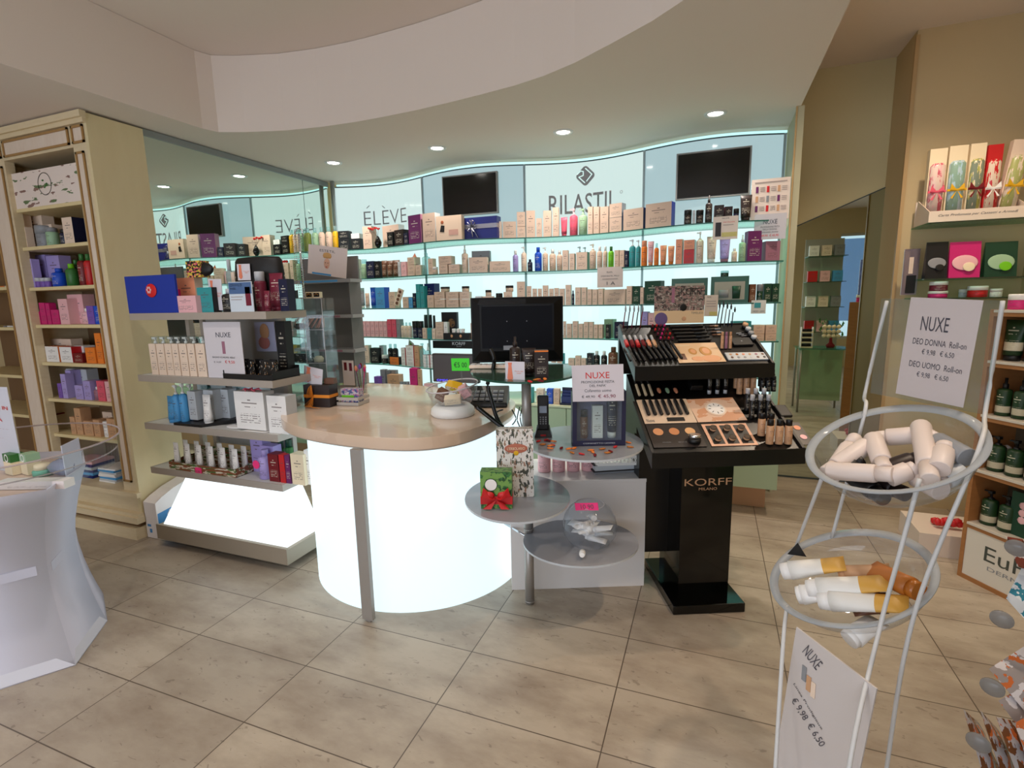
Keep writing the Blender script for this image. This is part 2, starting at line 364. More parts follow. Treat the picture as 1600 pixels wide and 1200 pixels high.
# joints: slim grey uprights, chrome post in the left corner
for i in range(5):
    u = U0+PW*i
    if i == 0: tag(MB().lathe([(.02,0),(.02,1.87)],14).obj('corner_post', CHROME, None, (u+.02, VW(u)-.05, .67)), 'chrome corner post where the lit wall meets the large mirror', 'post')
    else:
        u = min(u, U1-.016)
        tag(MB().box(-.008,.008,-.012,.0,0,1.83).obj('joint_strip', mat('strip_grey',(.60,.66,.68),.35,.4), None, (u, VW(u)-.004, .67)),
            ['','slim grey strip between the first and second lit wall panels','slim grey strip left of the panel with the diamond emblem','slim grey strip right of the panel with the diamond emblem','slim grey strip closing the right end of the lit wall'][i], 'strip', 'joint strips of the lit wall')
# end wall return to the right of the lit wall
struct(MB().box(.435,.47,3.70,4.476,.67,LOZ).box(.45,.47,4.07,4.476,0,.67).obj('wall_return', mat('return_paint',(.72,.70,.58),.8)))
struct(MB().box(.425,.434,3.70,3.72,.67,LOZ).obj('trim_1', mat('trim_wood_pale',(.75,.62,.42),.5)))
tag(ribbon(MB(), U0, U1, 2.515, 2.53, .03, .01, 60).obj('cove_light', mat('cove_glow',(.8,.9,.9),.5,0,.5,(.74,.97,.98),.7)), 'cyan strip of light in the slot above the wavy wall panels', 'light strip')
# screens
SCR = mat('screen_black',(.035,.033,.033),.16,0,.5)
for (x0,x1,y0,y1,lab) in ((693,774,274,334,'black wall screen left of the diamond emblem, facing the shop'),(1058,1169,237,306,'larger-looking black wall screen right of the diamond emblem')):
    uc = fv((x0+x1)/2, y0, 3.97)[0]; vv = VW(uc)-.035; p0, p1 = fv(x0,(y0+y1)/2,vv), fv(x1,(y0+y1)/2,vv); w = p1[0]-p0[0]; xm = (x0+x1)/2
    c = fv(xm,(y0+y1)/2,vv); h = fv(xm,y0,vv)[2]-fv(xm,y1,vv)[2]
    t = thing('wall_screen', lab, 'screen', (c[0], vv, c[2]-h/2), math.atan(dVW(uc))*.6, 'black screens on the lit wall')
    bevel(MB().box(-w/2-.012,w/2+.012,.0,.03,-.012,h+.012).obj('bezel', mat('screen_bezel',(.55,.54,.53),.4), t), .003)
    MB().box(-w/2,w/2,-.004,.001,0,h).obj('screen', SCR, t)
# glass shelves
DEP = .38
def VF(u): return VW(u)-DEP
SH = [1.90,1.652,1.393,1.145,.907]
GS = clear('shelf_glass',(.80,.95,.90),1.45,.06,(.6,.85,.8)); GE = mat('shelf_glass_edge',(.20,.42,.38),.2)
for i, z in enumerate(SH):
    n = 64; us = [U0+.01+(U1-U0-.03)*k/n for k in range(n+1)]
    poly = [(u, VF(u)) for u in us]+[(u, VW(u)-.02) for u in reversed(us)]
    o = MB().prism(poly, -.008, 0, 0, 1).obj('glass_shelf', [GS, GE], None, (0,0,z))
    tag(o, 'wavy glass shelf, %s of the five along the lit wall' % ['topmost','second from the top','middle one','fourth from the top','lowest'][i], 'shelf', 'wavy glass shelves on the lit wall')
# sage base cabinet under the wavy shelves
SAGE = mat('sage_lacquer',(.66,.73,.60),.4)
t = thing('base_cabinet', 'low sage green cabinet running beneath the lit wall shelves', 'cabinet', (0,0,0))
MB().box(U0,.44,3.60,4.06,.19,.655).obj('body', SAGE, t)
MB().box(U0,.45,3.58,4.07,.655,.668).obj('top', mat('sage_top',(.80,.82,.70),.4), t)
for i in range(8):
    a = U0+i*.4675; d = MB().box(a+.003,a+.4645,3.582,3.60,.19,.65).obj('door', SAGE, t)
MB().box(U0,.39,3.75,4.06,0,.19).obj('plinth', mat('peach_wood',(.80,.60,.44),.5), t)
# ------------------------------------------------------------------ mirrors
MIR = mat('mirror_silver',(.86,.91,.88),.01,1)
v1 = fpl(473,275,(-3.335,0,0),Vector((1,0,0)))[1]
t = thing('wall_mirror', 'tall two-pane mirror covering the left wall beside the cream cabinet', 'mirror', (-3.35,2.38,0))
MB().box(0,.006,0,v1-2.38-.001,0,2.50).obj('mirror_pane', MIR, t); MB().box(0,.006,v1-2.38+.001,4.06-2.38,0,2.50).obj('mirror_pane', MIR, t)
MB().box(-.005,.014,0,4.06-2.38,2.50,2.54).obj('top_rail', mat('rail_grey',(.58,.60,.60),.4,.3), t)
MB().box(.0055,.0068,v1-2.38-.002,v1-2.38+.002,0,2.50).obj('seam', mat('seam_dark',(.2,.25,.25),.5), t)
t = thing('wall_mirror', 'mirror with a slanting top edge on the cream wall at the right', 'mirror', (.5,4.476,0))
MB().hexa([(0,-.006,0),(.64,-.006,0),(.64,0,0),(0,0,0),(0,-.006,1.905),(.64,-.006,2.175),(.64,0,2.175),(0,0,1.905)]).obj('mirror_pane', mat('mirror_green',(.80,.84,.78),.01,1), t)
MB().box(0,.64,-.012,-.005,0,.012).obj('bottom_edge', mat('seam_dark',(.2,.25,.25)), t)
MB().hexa([(0,-.01,1.905),(.64,-.01,2.175),(.64,0,2.175),(0,0,1.905),(0,-.01,1.913),(.64,-.01,2.183),(.64,0,2.183),(0,0,1.913)]).obj('top_edge', mat('seam_dark',(.2,.25,.25)), t)
struct(MB().box(1.142,1.165,4.44,4.475,0,2.19).obj('trim_2', mat('trim_cream',(.88,.80,.64),.5)))
struct(MB().box(1.092,1.112,4.075,4.10,0,HIZ-.03).obj('trim_3', mat('trim_wood_tan',(.74,.62,.44),.5)))
# ------------------------------------------------------------------ ceiling lamps
GLOW = mat('lamp_glow',(1,1,1),.5,0,.5,(1,.97,.93),14)
RING = mat('lamp_ring',(.86,.85,.84),.35)
def downlight(u, v, z, label, power, col=(1,.90,.80)):
    t = thing('ceiling_lamp', label, 'ceiling lamp', (u,v,z), 0, 'recessed ceiling lamps')
    MB().lathe([(.042,-.001),(.052,-.008),(.064,-.006),(.068,0)],28,cap=False).obj('rim', RING, t)
    MB().lathe([(.0001,-.003),(.043,-.003)],28,cap=False).obj('lamp_face', GLOW, t)
    l = bpy.data.lights.new('lamp','SPOT'); l.energy = power; l.color = col; l.spot_size = math.radians(125); l.spot_blend = .8; l.shadow_soft_size = .04
    o = bpy.data.objects.new('lamp', l); COL.objects.link(o); o.parent = t; o.location = (0,0,-.02)
for i, (x, y) in enumerate([(521,254),(683,231),(880,206),(1118,177)]):
    p = fz(x, y, LOZ)
    downlight(p[0], p[1], LOZ, 'round recessed lamp in the low ceiling, %s' % ['nearest the large mirror','above the left black screen','above the diamond emblem','above the right black screen'][i], DOWN*4)
for u, v, lab in ((-1.95,1.25,'over the white cardboard stand side of the shop'),(-.6,.6,'above the camera side of the counter'),(1.0,1.5,'above the wire bowl stand'),(1.1,3.2,'above the wooden shelving at the right'),(-.6,-1.4,'near the shop window'),(1.8,-1.0,'in the right front corner'),(-2.4,-1.2,'in the left front corner')):  # lamps out of view, added to throw warm light on the floor
    downlight(u, v, HIZ, 'added unseen lamp in the high ceiling '+lab, DOWN*(9 if u > .5 and v > 1 else 4.5), (1,.80,.60) if u > .5 and v > 1 else (1,.90,.80))
# ------------------------------------------------------------------ products
_pc = {}
def parts_of(kind, w, d, h, col, extra=None):
    """list of (part name, mesh); the first entry is the whole thing when single"""
    w, d, h = round(w,3), round(d,3), round(h,3); key = (kind,w,d,h,col,extra)
    if key in _pc: return _pc[key]
    r = w/2; B = pm(col); out = []
    def bot(rad, hh, sh=.12, n=16, sy=1):
        return MB().lathe([(rad*.92,0),(rad,hh*.02),(rad,hh*(1-sh)),(rad*.8,hh*(1-sh*.35)),(rad*.42,hh)], n, sy=sy)
    if kind == 'carton':
        side = mat('side_'+(extra or col), P[extra or col], .5) if (extra or col) != 'clear' else pm('clear')
        out = [('carton', MB().box(-w/2,w/2,0,d,0,h,0,front=1).mesh('carton',[side,B]))]
    elif kind == 'bottle':
        cap = plain(extra or 'white'); sy = min(1,d/w)
        out = [('body', bot(r,h*.8,sy=sy).mesh('body',B)), ('cap', MB().lathe([(r*.5,h*.78),(r*.5,h*.985),(r*.44,h)],14).mesh('cap',cap))]
    elif kind == 'flask':      # straight bottle with a wide cap
        cap = plain(extra or 'white')
        out = [('body', MB().lathe([(r*.94,0),(r,h*.02),(r,h*.72),(r*.9,h*.76)],16).mesh('body',B)), ('cap', MB().lathe([(r*.82,h*.755),(r*.82,h*.98),(r*.76,h)],16).mesh('cap',cap))]
    elif kind == 'pump_bottle':
        cap = plain(extra or 'white')
        mb = MB().lathe([(r*.42,h*.74),(r*.42,h*.80),(r*.16,h*.81),(r*.16,h*.93)],12)
        mb.box(-r*.28,r*.28,-r*.3,r*.3,h*.92,h).box(-r*.95,-r*.2,-r*.14,r*.14,h*.945,h*.985)
        out = [('body', bot(r,h*.76,.1,sy=min(1,d/w)).mesh('body',B)), ('pump', mb.mesh('pump',cap))]
    elif kind == 'spray_bottle':
        cap = plain(extra or 'clear')
        out = [('body', bot(r,h*.72,.08).mesh('body',B)), ('nozzle', MB().lathe([(r*.4,h*.7),(r*.4,h*.84),(r*.22,h*.86),(r*.22,h)],12).mesh('nozzle',cap))]
    elif kind == 'tube':
        n = 16; vs = []; L = 5; k = .14 if extra != 'nocap' else .02
        for j in range(L+1):
            t = j/L; z = h*(k+(1-k)*t); ry = r*.8*(1-t)**.8+.0012; rx = r*(.82+.18*t)
            vs += [(rx*math.cos(2*math.pi*i/n), ry*math.sin(2*math.pi*i/n), z) for i in range(n)]
        fs = [(j*n+i, j*n+(i+1)%n, (j+1)*n+(i+1)%n, (j+1)*n+i) for j in range(L) for i in range(n)]+[tuple(reversed(range(n))), tuple(L*n+i for i in range(n))]
        cap = plain(extra if extra and extra != 'nocap' else 'white')
        out = [('body', MB().add(vs, fs, 0, True).mesh('body',B)), ('cap', MB().lathe([(r*.72,0),(r*.78,h*.15)],16,sy=.95).mesh('cap',cap))]
    elif kind == 'jar':
        cap = plain(extra or 'white')
        out = [('body', MB().lathe([(r*.9,0),(r*.97,h*.05),(r*.97,h*.6),(r*.9,h*.64)],18).mesh('body',B)), ('lid', MB().lathe([(r,h*.62),(r,h*.96),(r*.95,h)],18).mesh('lid',cap))]
    elif kind == 'polish_bottle':
        out = [('body', MB().box(-w/2,w/2,0,min(w,d),0,h*.45).mesh('body',B)), ('cap', MB().lathe([(r*.75,h*.46),(r*.6,h)],12,c=(0,min(w,d)/2)).mesh('cap',plain(extra or 'black')))]
    _pc[key] = out; return out
REG = []
NOUN = {'carton':'carton','bottle':'bottle','flask':'capped bottle','pump_bottle':'pump bottle','spray_bottle':'spray bottle','tube':'tube','jar':'jar','polish_bottle':'square bottle'}
CAT = {'carton':'box','bottle':'bottle','flask':'bottle','pump_bottle':'bottle','spray_bottle':'bottle','tube':'tube','jar':'jar','polish_bottle':'bottle'}
def product(kind, loc, w, d, h, col, place, rz=0, extra=None, desc=None, cat=None, sx=None, name=None, small=False, rot=None):
    ps = parts_of(kind, w, d, h, col, extra)
    if kind == 'carton':
        o = link(name or 'carton', ps[0][1], None, loc, rz)
    else:
        o = link(name or kind, None, None, loc, rz)
        for n_, me in ps: link(n_, me, o, (0, d/2 if kind != 'polish_bottle' else 0, 0))
    if rot: o.rotation_euler = rot
    o['category'] = cat or CAT[kind]
    if not desc:
        a = h/max(w,.001); size = 'tall ' if a > 3.0 else ('upright ' if a > 1.7 else ('squat ' if a < .62 else ('square ' if kind=='carton' and a < 1.15 else '')))
        if kind in ('jar',): size = ''
        desc = size+col+' '+NOUN[kind]
        if extra and kind != 'carton' and extra not in ('nocap','white','clear') and extra != col: desc += ' with '+extra+(' lid' if kind=='jar' else ' top')
    REG.append([o, desc, place, sx if sx is not None else loc[0]])
    return o
ORD = ['','first','second','third','fourth','fifth','sixth','seventh','eighth','ninth','tenth','eleventh','twelfth','thirteenth','fourteenth','fifteenth','sixteenth','seventeenth','eighteenth','nineteenth','twentieth','twenty-first','twenty-second','twenty-third','twenty-fourth','twenty-fifth']
NUM = ['','one','two','three','four','five','six','seven','eight','nine','ten','eleven','twelve','thirteen','fourteen','fifteen','sixteen','seventeen','eighteen','nineteen','twenty','twenty-one','twenty-two','twenty-three','twenty-four','twenty-five']
def label_all():
    by = {}
    for r in REG: by.setdefault((r[1], r[2]), []).append(r)
    for (d, pl), rs in by.items():
        rs.sort(key=lambda r: r[3]); n = len(rs)
        for i, r in enumerate(rs):
            if n == 1: r[0]['label'] = (d+' '+pl).strip()
            elif n == 2: r[0]['label'] = ('left' if i == 0 else 'right')+' '+d+' '+pl
            elif i == 0: r[0]['label'] = 'leftmost '+d+' '+pl
            elif i == n-1: r[0]['label'] = 'rightmost '+d+' '+pl
            else: r[0]['label'] = ORD[i+1]+' from left of '+NUM[n]+', '+d+' '+pl
            if len(r[0]['label'].split()) > 16: r[0]['label'] = (ORD[i+1] if i < n-1 else 'rightmost')+(' from left, ' if i < n-1 else ' ')+d+' '+pl
            if n > 1: r[0]['group'] = d+'s '+pl
K = {'c':'carton','b':'bottle','f':'flask','p':'pump_bottle','s':'spray_bottle','t':'tube','j':'jar','n':'polish_bottle'}
def row(spec, z, vf, place, dmax=.07, yaw=None, z0=None):
    """kind x0 x1 top colour[/extra] [@bottom px] [+back offset] [: description]"""
    for it in spec.strip().split(';'):
        it = it.strip()
        if not it: continue
        desc = None
        if ':' in it: it, desc = [q.strip() for q in it.split(':')]
        p = it.split(); k = K[p[0]]; x0, x1, top = float(p[1]), float(p[2]), float(p[3]); col = p[4].replace('_',' '); ex = None
        if '/' in col: col, ex = col.split('/')
        off = 0; bot = None
        for q in p[5:]:
            if q[0] == '@': bot = float(q[1:])
            if q[0] == '+': off = float(q[1:] if q[1] != '-' else q[1:])
        xm = (x0+x1)/2; v = 3.7; yy = 480
        for _ in range(5):
            c = fv(xm, yy, v); v = vf(c[0])+.012+off
        c = fv(xm, yy, v); ends = []
        for xe in (x0, x1):
            ve = v
            for _ in range(6): ve = .5*ve+.5*(vf(fv(xe,yy,ve)[0])+.012+off)
            ends.append(fv(xe,yy,ve))
        dd = ends[1]-ends[0]; w = math.hypot(dd[0],dd[1])*.955; c = Vector(((ends[0][0]+ends[1][0])/2, (ends[0][1]+ends[1][1])/2, c[2]))
        zb = z+.0008 if bot is None else hz(xm, bot, c)
        if bot is not None and abs(zb-z) < .004: zb = z+.0008
        h = hz(xm, top, c)-zb
        if h < .008: h = .008
        d = min(w, dmax) if k == 'carton' else w
        if w > .12: d = dmax
        rz = math.atan2(dd[1],dd[0])
        if k not in ('carton','polish_bottle'): c = c+Vector((-.0*w, 0, 0))
        product(k, (c[0], c[1], zb), w, d, h, col, place, rz if k in ('carton','polish_bottle') else 0, ex, desc, sx=xm)
wy = lambda u: math.atan(dVW(u))*.35
L1 = """b 482 492 356 olive/clear;b 493 503 356 pale_green/clear;b 503.5 513 355 beige/clear;b 514 524 354 beige/clear;b 525 534 353 yellow/clear;
c 536 553 373 black;c 536 553 361 black @372.5 : black carton stacked on another;c 555 570 373 black : black carton with smaller one on top;c 556 569 365 white @372.6 : small white box on black carton;
c 574 588 354 beige;c 604 630 352 beige/white +.08;c 611 620 363 black;c 622 636 359 dark_brown;c 636.5 643 364 navy;
c 644 664 336 purple/mauve : purple and mauve gift carton;c 666 686 333 beige/pale_grey : mauve carton with dark heading;c 788 809 346 beige/pale_beige;
c 774 787 346 pale_beige;c 810 823 354 beige;c 810 823 331 beige @353.5 : beige carton stacked above dark band;c 824 838 329 beige;c 839.5 848 341 beige;c 850 862.5 329 beige;c 864.5 874 324 beige;
t 875.5 886 339 pink/pink;p 889 901.5 325 pink/pale_pink;p 903 916 325 pale_green/pale_green;c 918 925.5 323 beige;c 926.5 935.5 323 beige;c 936.5 949.5 323 beige;
c 950.5 970 340 beige/pale_grey;c 950.5 970 318 beige/pale_grey @339.5 : beige carton stacked on top of another;c 971.5 1003 326 beige/dark_blue : square beige box with navy corner label;
c 1005 1046 317 beige/dark_blue : wide beige gift box with red sticker;j 1064 1076 328 dark_brown/black;c 1077 1081 329 pale_grey;j 1082 1094 328 dark_brown/black;s 1096 1107 305 dark_brown/dark_brown;
c 1110 1125 321 dark_brown/burgundy +.02;c 1126 1138 323 dark_brown/burgundy +.02;j 1139 1148 326 navy/black +.02;t 1149 1167 304 dark_brown/dark_brown"""
L2 = """b 512 521 402 pale_green/clear;c 528 537 402 beige;c 541 564 422 beige;c 541 564 405 beige @421.5 : beige carton on top of a pair;f 566 575 405 pale_green/clear;c 576 588 408 navy;c 589 597 408 black;
t 598 605.5 407 brown/nocap;t 606 614.5 407 brown/nocap;t 615.5 624 406 brown/nocap;c 625 629 409 pale_grey;c 630 638 409 pale_pink;c 640 651 414 beige;c 652 660 414 beige;c 640 651 402 beige @413.5 : beige carton under orange pyramid pack;
s 661 671 389 clear;c 672 679 404 beige;j 676 684 417 beige +-.0;c 688 702 413 beige;c 703 720 413 beige;c 688 708 400 beige @412.5 : beige carton topping a low stack;
s 722 732 383 pale_beige/white;c 739 768 392 grey +.09;c 734 764 402 beige;c 766 799 408 beige;b 801 810 391 lilac;p 814 823 385 pale_beige;b 824 832 405 navy/navy;b 834.5 846 386 blue/blue;
p 847 856 386 beige;b 857.5 868 389 beige;b 869 878 391 beige;c 879 888 391 beige;c 889.5 898 396 beige;c 900 917.5 394 beige/green : beige set with green and red base label;p 901 909 385 beige/pale_grey +.09;p 909.5 917 386 beige/pale_grey +.09;
p 920 930 381 beige/pale_beige;b 931.5 940 385 beige;b 941 948 385 beige;b 949 957.5 385 lime/green;c 959 966 391 beige;c 967 974 391 beige;c 975 980 392 navy;
p 981.5 991 374 teal/pale_grey;p 992 999 375 teal/pale_grey;f 1000 1009 376 orange/peach;t 1010 1019 377 pale_pink/peach;b 1020 1027 380 orange/clear;t 1029 1039 383 peach/orange;t 1041 1051 384 peach/orange;
c 1053 1063 374 peach/pale_beige;c 1065 1082 390 red/pale_grey;c 1065 1082 375 peach/pale_grey @389.6 : peach carton stacked on red one;p 1084 1096 362 pale_beige/white;t 1100 1116 369 pale_beige/white;
t 1120 1137 373 lilac/mauve;b 1139 1148 388 pale_beige;s 1150 1161 367 pale_green/silver;c 1163 1186 361 purple : purple gift carton with white floral print;c 1191 1214 377 mauve"""
L3 = """t 558 568 450 grey;t 569 576 458 beige;t 577 586 449 blue/light_blue;c 587.5 602 449 light_blue/blue : blue carton with white band;c 608 618 456 beige;c 629.5 638.5 464 beige;c 639 645 465 light_blue;c 645.5 650 458 navy;
c 651 657 444 teal;c 657.5 663.5 447 teal;c 664 680 443 dark_blue +.05;c 668 678 461 beige;
c 679 695.5 467.5 beige;c 697 717 467.5 beige;c 718.5 734 467.5 beige;c 679 695.5 456 beige @467.2 : beige upper carton;c 697 717 456 beige @467.2 : beige upper carton;c 718.5 734 456 beige @467.2 : beige upper carton;
j 687 700 448 beige/dark_brown @455.8 : beige jar with dark lid on cartons;j 720 732 447 beige/dark_brown @455.8 : beige jar with dark lid on cartons;c 743 753 463 pale_grey;c 754 772 463 beige;j 757 767 453 beige/dark_brown @462.8 : beige jar with dark lid on cartons;j 773 784 458 beige/black;c 787 801 456 beige;j 788 801 446 beige/dark_brown @455.8 : beige jar with dark lid on cartons;
c 808 821 440 beige;c 823 831 447 beige;c 832 839.5 451 beige;c 840.5 847 451 beige;c 848 857 446 beige;c 858 865 451 beige;c 866 873 450 beige;c 874 882 451 beige;c 883.5 892 445 beige;b 893 897 454 navy/navy;
c 898.5 907 449 beige;c 908.5 916 449 beige;c 917.5 924 452 beige;c 925.5 933 452 beige;c 934.5 942 451 beige;c 943.5 977 452 beige : wide beige carton printed with orange tubes;c 978.5 987 447 beige;c 988 999 447 dark_green;c 1000 1005 449 beige;
c 1006 1032 439 dark_green : dark green gift carton;c 1170 1180 444 brown;j 1181 1191 444 dark_green/grey;c 1193 1204 443 dark_green;c 1205 1216 443 dark_green"""
L4 = """c 542.5 548.7 502 pale_pink;c 549.3 555.5 502 pale_pink;c 556.2 562.4 502 pale_pink;c 563 569.2 502 pale_pink;c 569.8 576 502 pale_pink;c 576.6 582.8 502 pale_pink;c 583.4 589.6 502 pale_pink;c 590.2 596.4 502 pale_pink;c 597 602.5 502 pale_pink;
c 603.2 609.5 499 pink;c 610.2 617 499 pink;c 617.6 623 499 grey;b 624 628.5 504 pale_beige/clear;b 629.3 633.8 504 pale_beige/clear;b 634.6 639.5 504 pale_beige/clear;j 641.5 649 502 navy/black;j 650 657 502 navy/black;
n 658 664.5 492 beige;n 665.8 672 492 teal;n 673 678 493 pale_beige;c 679 691 516 beige;c 679 691 503 beige @515.6 : beige carton on top;c 692 698 503 white;
c 734 742 505 beige;c 880 884 502 beige;c 885 893 506 beige;c 894.5 902.5 502 beige;c 904 910.5 506 beige;c 912 919 503 beige;c 920.5 926.5 503 beige;c 928 934 507 beige;c 935.5 941.8 507 beige;
c 944 958 499 pale_green +.06;c 946.5 952.5 507 black;c 960 975 503 navy +.03;c 1003 1012 487 lilac +.02;c 1013 1023 489 pale_pink +.02;c 1146 1176 502 teal;c 1179 1197 522 beige;c 1198.5 1216 522 beige;c 1179 1197 508 beige @521.6 : beige carton resting on another;c 1198.5 1216 508 beige @521.6 : beige carton resting on another"""
L5 = """p 517 530 527 teal/clear;c 537 549.5 541 yellow;c 551 562 541 yellow : amber yellow carton;c 563.5 571.5 540 pale_beige;c 573.5 587 544 black;c 588.5 595 540 pale_grey +.04;j 589.5 599 555 black/white;b 600.5 607 538 black/clear;b 608 614.5 538 black/clear;c 604 618.5 558 orange/black +-.006;
c 622.5 629 558 white/red;c 622.5 629 544 white/red @557.7 : white carton with red edge on another;c 630 642.5 558 white/red;c 630 642.5 540 white/red @557.7 : white carton with red edge on another;c 643.5 650.5 541 tan;p 651.5 658 537 clear/clear;s 660 667 537 clear/white;
c 657 667 569 white/red;c 657 667 555 white/red @568.7 : small white carton with red stripe;c 668 677 569 white/red;c 668 677 555 white/red @568.7 : small white carton with red stripe;
c 860.5 868 559 beige;c 869.5 877 559 beige;c 878 882 552 teal;c 887.5 897 560 beige;c 898.5 907 556 beige;c 908 915.5 560 beige;c 917 926 552 black;b 927 937 549 black/white;b 939 948.5 549 black/white;b 950 966 543 brown/brown"""
L6 = """c 577 585.5 589 violet;c 587.5 595 578 grey +.04;c 597 604.5 579 grey +.05;c 605 612 579 grey +.05;c 598 617 586 tan : tan carton with small dark print;c 618 622 597 grey;c 622.6 626.6 597 grey;c 627.2 631.2 597 grey;c 634 646 576 magenta;c 647 652 578 tan;
c 836 847.5 608 pale_beige;c 852.5 862.5 608 blue;c 863.5 873 608 beige;c 820 830 606 teal;c 656 672 600 pale_pink"""
for s, z, pl in ((L1,SH[0],'on topmost glass shelf'),(L2,SH[1],'on second glass shelf'),(L3,SH[2],'on middle glass shelf'),(L4,SH[3],'on fourth glass shelf'),(L5,SH[4],'on lowest glass shelf')):
    row(s, z, VF, pl, .065, wy)
row(L6, .668, lambda u: 3.62, 'on the sage cabinet top', .07)
# ---- individual things on the wavy shelves
def at_shelf(x, z, off=.012):
    v = 3.7
    for _ in range(5):
        c = fv(x, 480, v); v = VF(c[0])+off
    return Vector((fv(x,480,v)[0], v, z+.0008))
def card(name, x0, x1, y0, y1, v, label, cat, base=(.92,.91,.90), th=.003, rz=0, lines=(), z=None, lean=0, m=None, rot=None):
    """upright card seen from the shop; lines = (text, x0, x1, ytop, ybottom, material)"""
    c = fv((x0+x1)/2, y1, v); a, b = fv(x0,(y0+y1)/2,v), fv(x1,(y0+y1)/2,v); w = b[0]-a[0]; zb = c[2] if z is None else z
    h = fv((x0+x1)/2,y0,v)[2]-zb
    t = thing(name, label, cat, (c[0], v, zb), rz)
    if lean: t.rotation_euler = (-lean,0,rz)
    MB().box(-w/2,w/2,0,th,0,h).obj('sheet', m or mat('sheet_%d_%d_%d'%tuple(int(q*99) for q in base), base, .65), t)
    for L in lines:
        lx0, lx1 = (L[1]-x0)/(x1-x0)*w-w/2, (L[2]-x0)/(x1-x0)*w-w/2; lz1, lz0 = h-(L[3]-y0)/(y1-y0)*h, h-(L[4]-y0)/(y1-y0)*h
        if L[0] is None: MB().box(lx0,lx1,-.0012,0,lz0,lz1).obj('picture', L[5], t)
        else: text(L[0], lx1-lx0, lz1-lz0, L[5], t, ((lx0+lx1)/2, -.0012, (lz0+lz1)/2))
    return t
# vase with red paper flowers
def vase(p, h, s, label):
    t = thing('flower_vase', label, 'vase', p)
    MB().lathe([(.012*s,0),(.026*s,.02*s),(.03*s,.045*s),(.018*s,.075*s),(.008*s,.095*s)],18).obj('vase_body', mat('vase_black',(.04,.04,.05),.15), t)
    for i in range(4):
        a = -.05+.03*i; tip = Vector(((a-.03)*s, 0, h-.012*s-.008*(i%2)*s)); 
        st = MB().tube([(0,0,.09*s),(tip.x*.6,0,.09*s+(tip.z-.09*s)*.6),tip],.0012*s,5).obj('stem', BLACKP, t)
        mb = MB()
        for k in range(6): mb.sphere((tip.x+.009*s*math.cos(k), .006*s*math.sin(k*2), tip.z+.006*s*math.sin(k)), .008*s, 6, 0, (1,1,.6))
        mb.obj('blossom', mat('flower_red',(.85,.08,.08),.6), st)
p = at_shelf(597,SH[0]); vase(p, hz(592,354,p)-SH[0], 1.0, 'black teardrop vase of red flowers on topmost glass shelf')
p = at_shelf(553,SH[1]); zt = hz(553,405,p)
t = thing('flower_sprig','red flower sprig lying on stacked beige cartons, second glass shelf','flowers',(p[0],p[1]+.02,zt+.001)); mb = MB()
for k in range(9): mb.sphere((-.035+.009*k,.004*(k%3),.012+.006*(k%2)),.010,6)
mb.obj('blossoms', MATS['flower_red'], t)
# gift cards and boxes on the topmost shelf
p = at_shelf(706,SH[0],-.004); w = (fv(727,480,p[1])[0]-fv(687,480,p[1])[0])*.97; h = hz(706,337,p)-SH[0]
t = thing('gift_box','cream gift box printed with a woman in black, topmost glass shelf','box',p)
MB().box(-w/2,w/2,0,.05,0,h).obj('box_body', mat('gift_cream',(.95,.84,.74),.4), t)
mb = MB(); mb.add([(-.36*w,-.001,.35*h),(-.18*w,-.001,.33*h),(-.16*w,-.001,.6*h),(-.30*w,-.001,.62*h)],[(0,1,2,3)]); mb.obj('printed_dress', mat('print_black',(.06,.05,.06)), t)
mb = MB().sphere((0,0,0),.013,10,0,(1,.05,1)); mb.obj('printed_head', mat('print_hair',(.70,.38,.22)), t, (-.25*w,-.0012,.74*h))
MB().box(0,.36*w,-.0012,0,.2*h,.42*h).obj('printed_lines', mat('print_rose',(.85,.66,.60)), t)
p = at_shelf(754,SH[0]); w = (fv(781,480,p[1])[0]-fv(729,480,p[1])[0])*.97; h = hz(754,339,p)-SH[0]
t = thing('ribboned_gift','dark blue gift box with silver bow on topmost glass shelf','gift',p)
MB().box(-w/2,w/2,0,.08,0,h).obj('box_body', mat('gift_blue',(.07,.12,.45),.4), t)
SILV = mat('silver_ribbon',(.66,.66,.72),.25,.7)
MB().box(-w/2-.001,w/2+.001,-.0015,.082,.48*h,.68*h).obj('ribbon_band', SILV, t)
mb = MB()
for k in range(9):
    a = k*.7; mb.tube([(-.25*w,-.005,.58*h),(-.25*w+.05*math.cos(a),-.03,.58*h+.035*math.sin(a)),(-.25*w+.03*math.cos(a+.5),-.012,.58*h+.05*math.sin(a+.5)),(-.25*w,-.005,.58*h)],.003,4)
mb.tube([(-.25*w,-.008,.5*h),(-.2*w,-.02,.1*h)],.004,4).tube([(-.22*w,-.008,.5*h),(-.05*w,-.02,.05*h)],.002,4).obj('bow', SILV, t)
p = at_shelf(651,SH[1]); zt = hz(650,402,p)
tag(MB().add([(-.022,0,0),(.018,0,0),(.0,.03,0),(-.006,.012,.035)],[(0,2,1),(0,1,3),(1,2,3),(2,0,3)]).obj('pyramid_pack', mat('pyramid_orange',(.86,.50,.36),.5), None, (p[0],p[1]+.01,zt+.001)),'small orange pyramid pack on beige cartons, second glass shelf','packet')
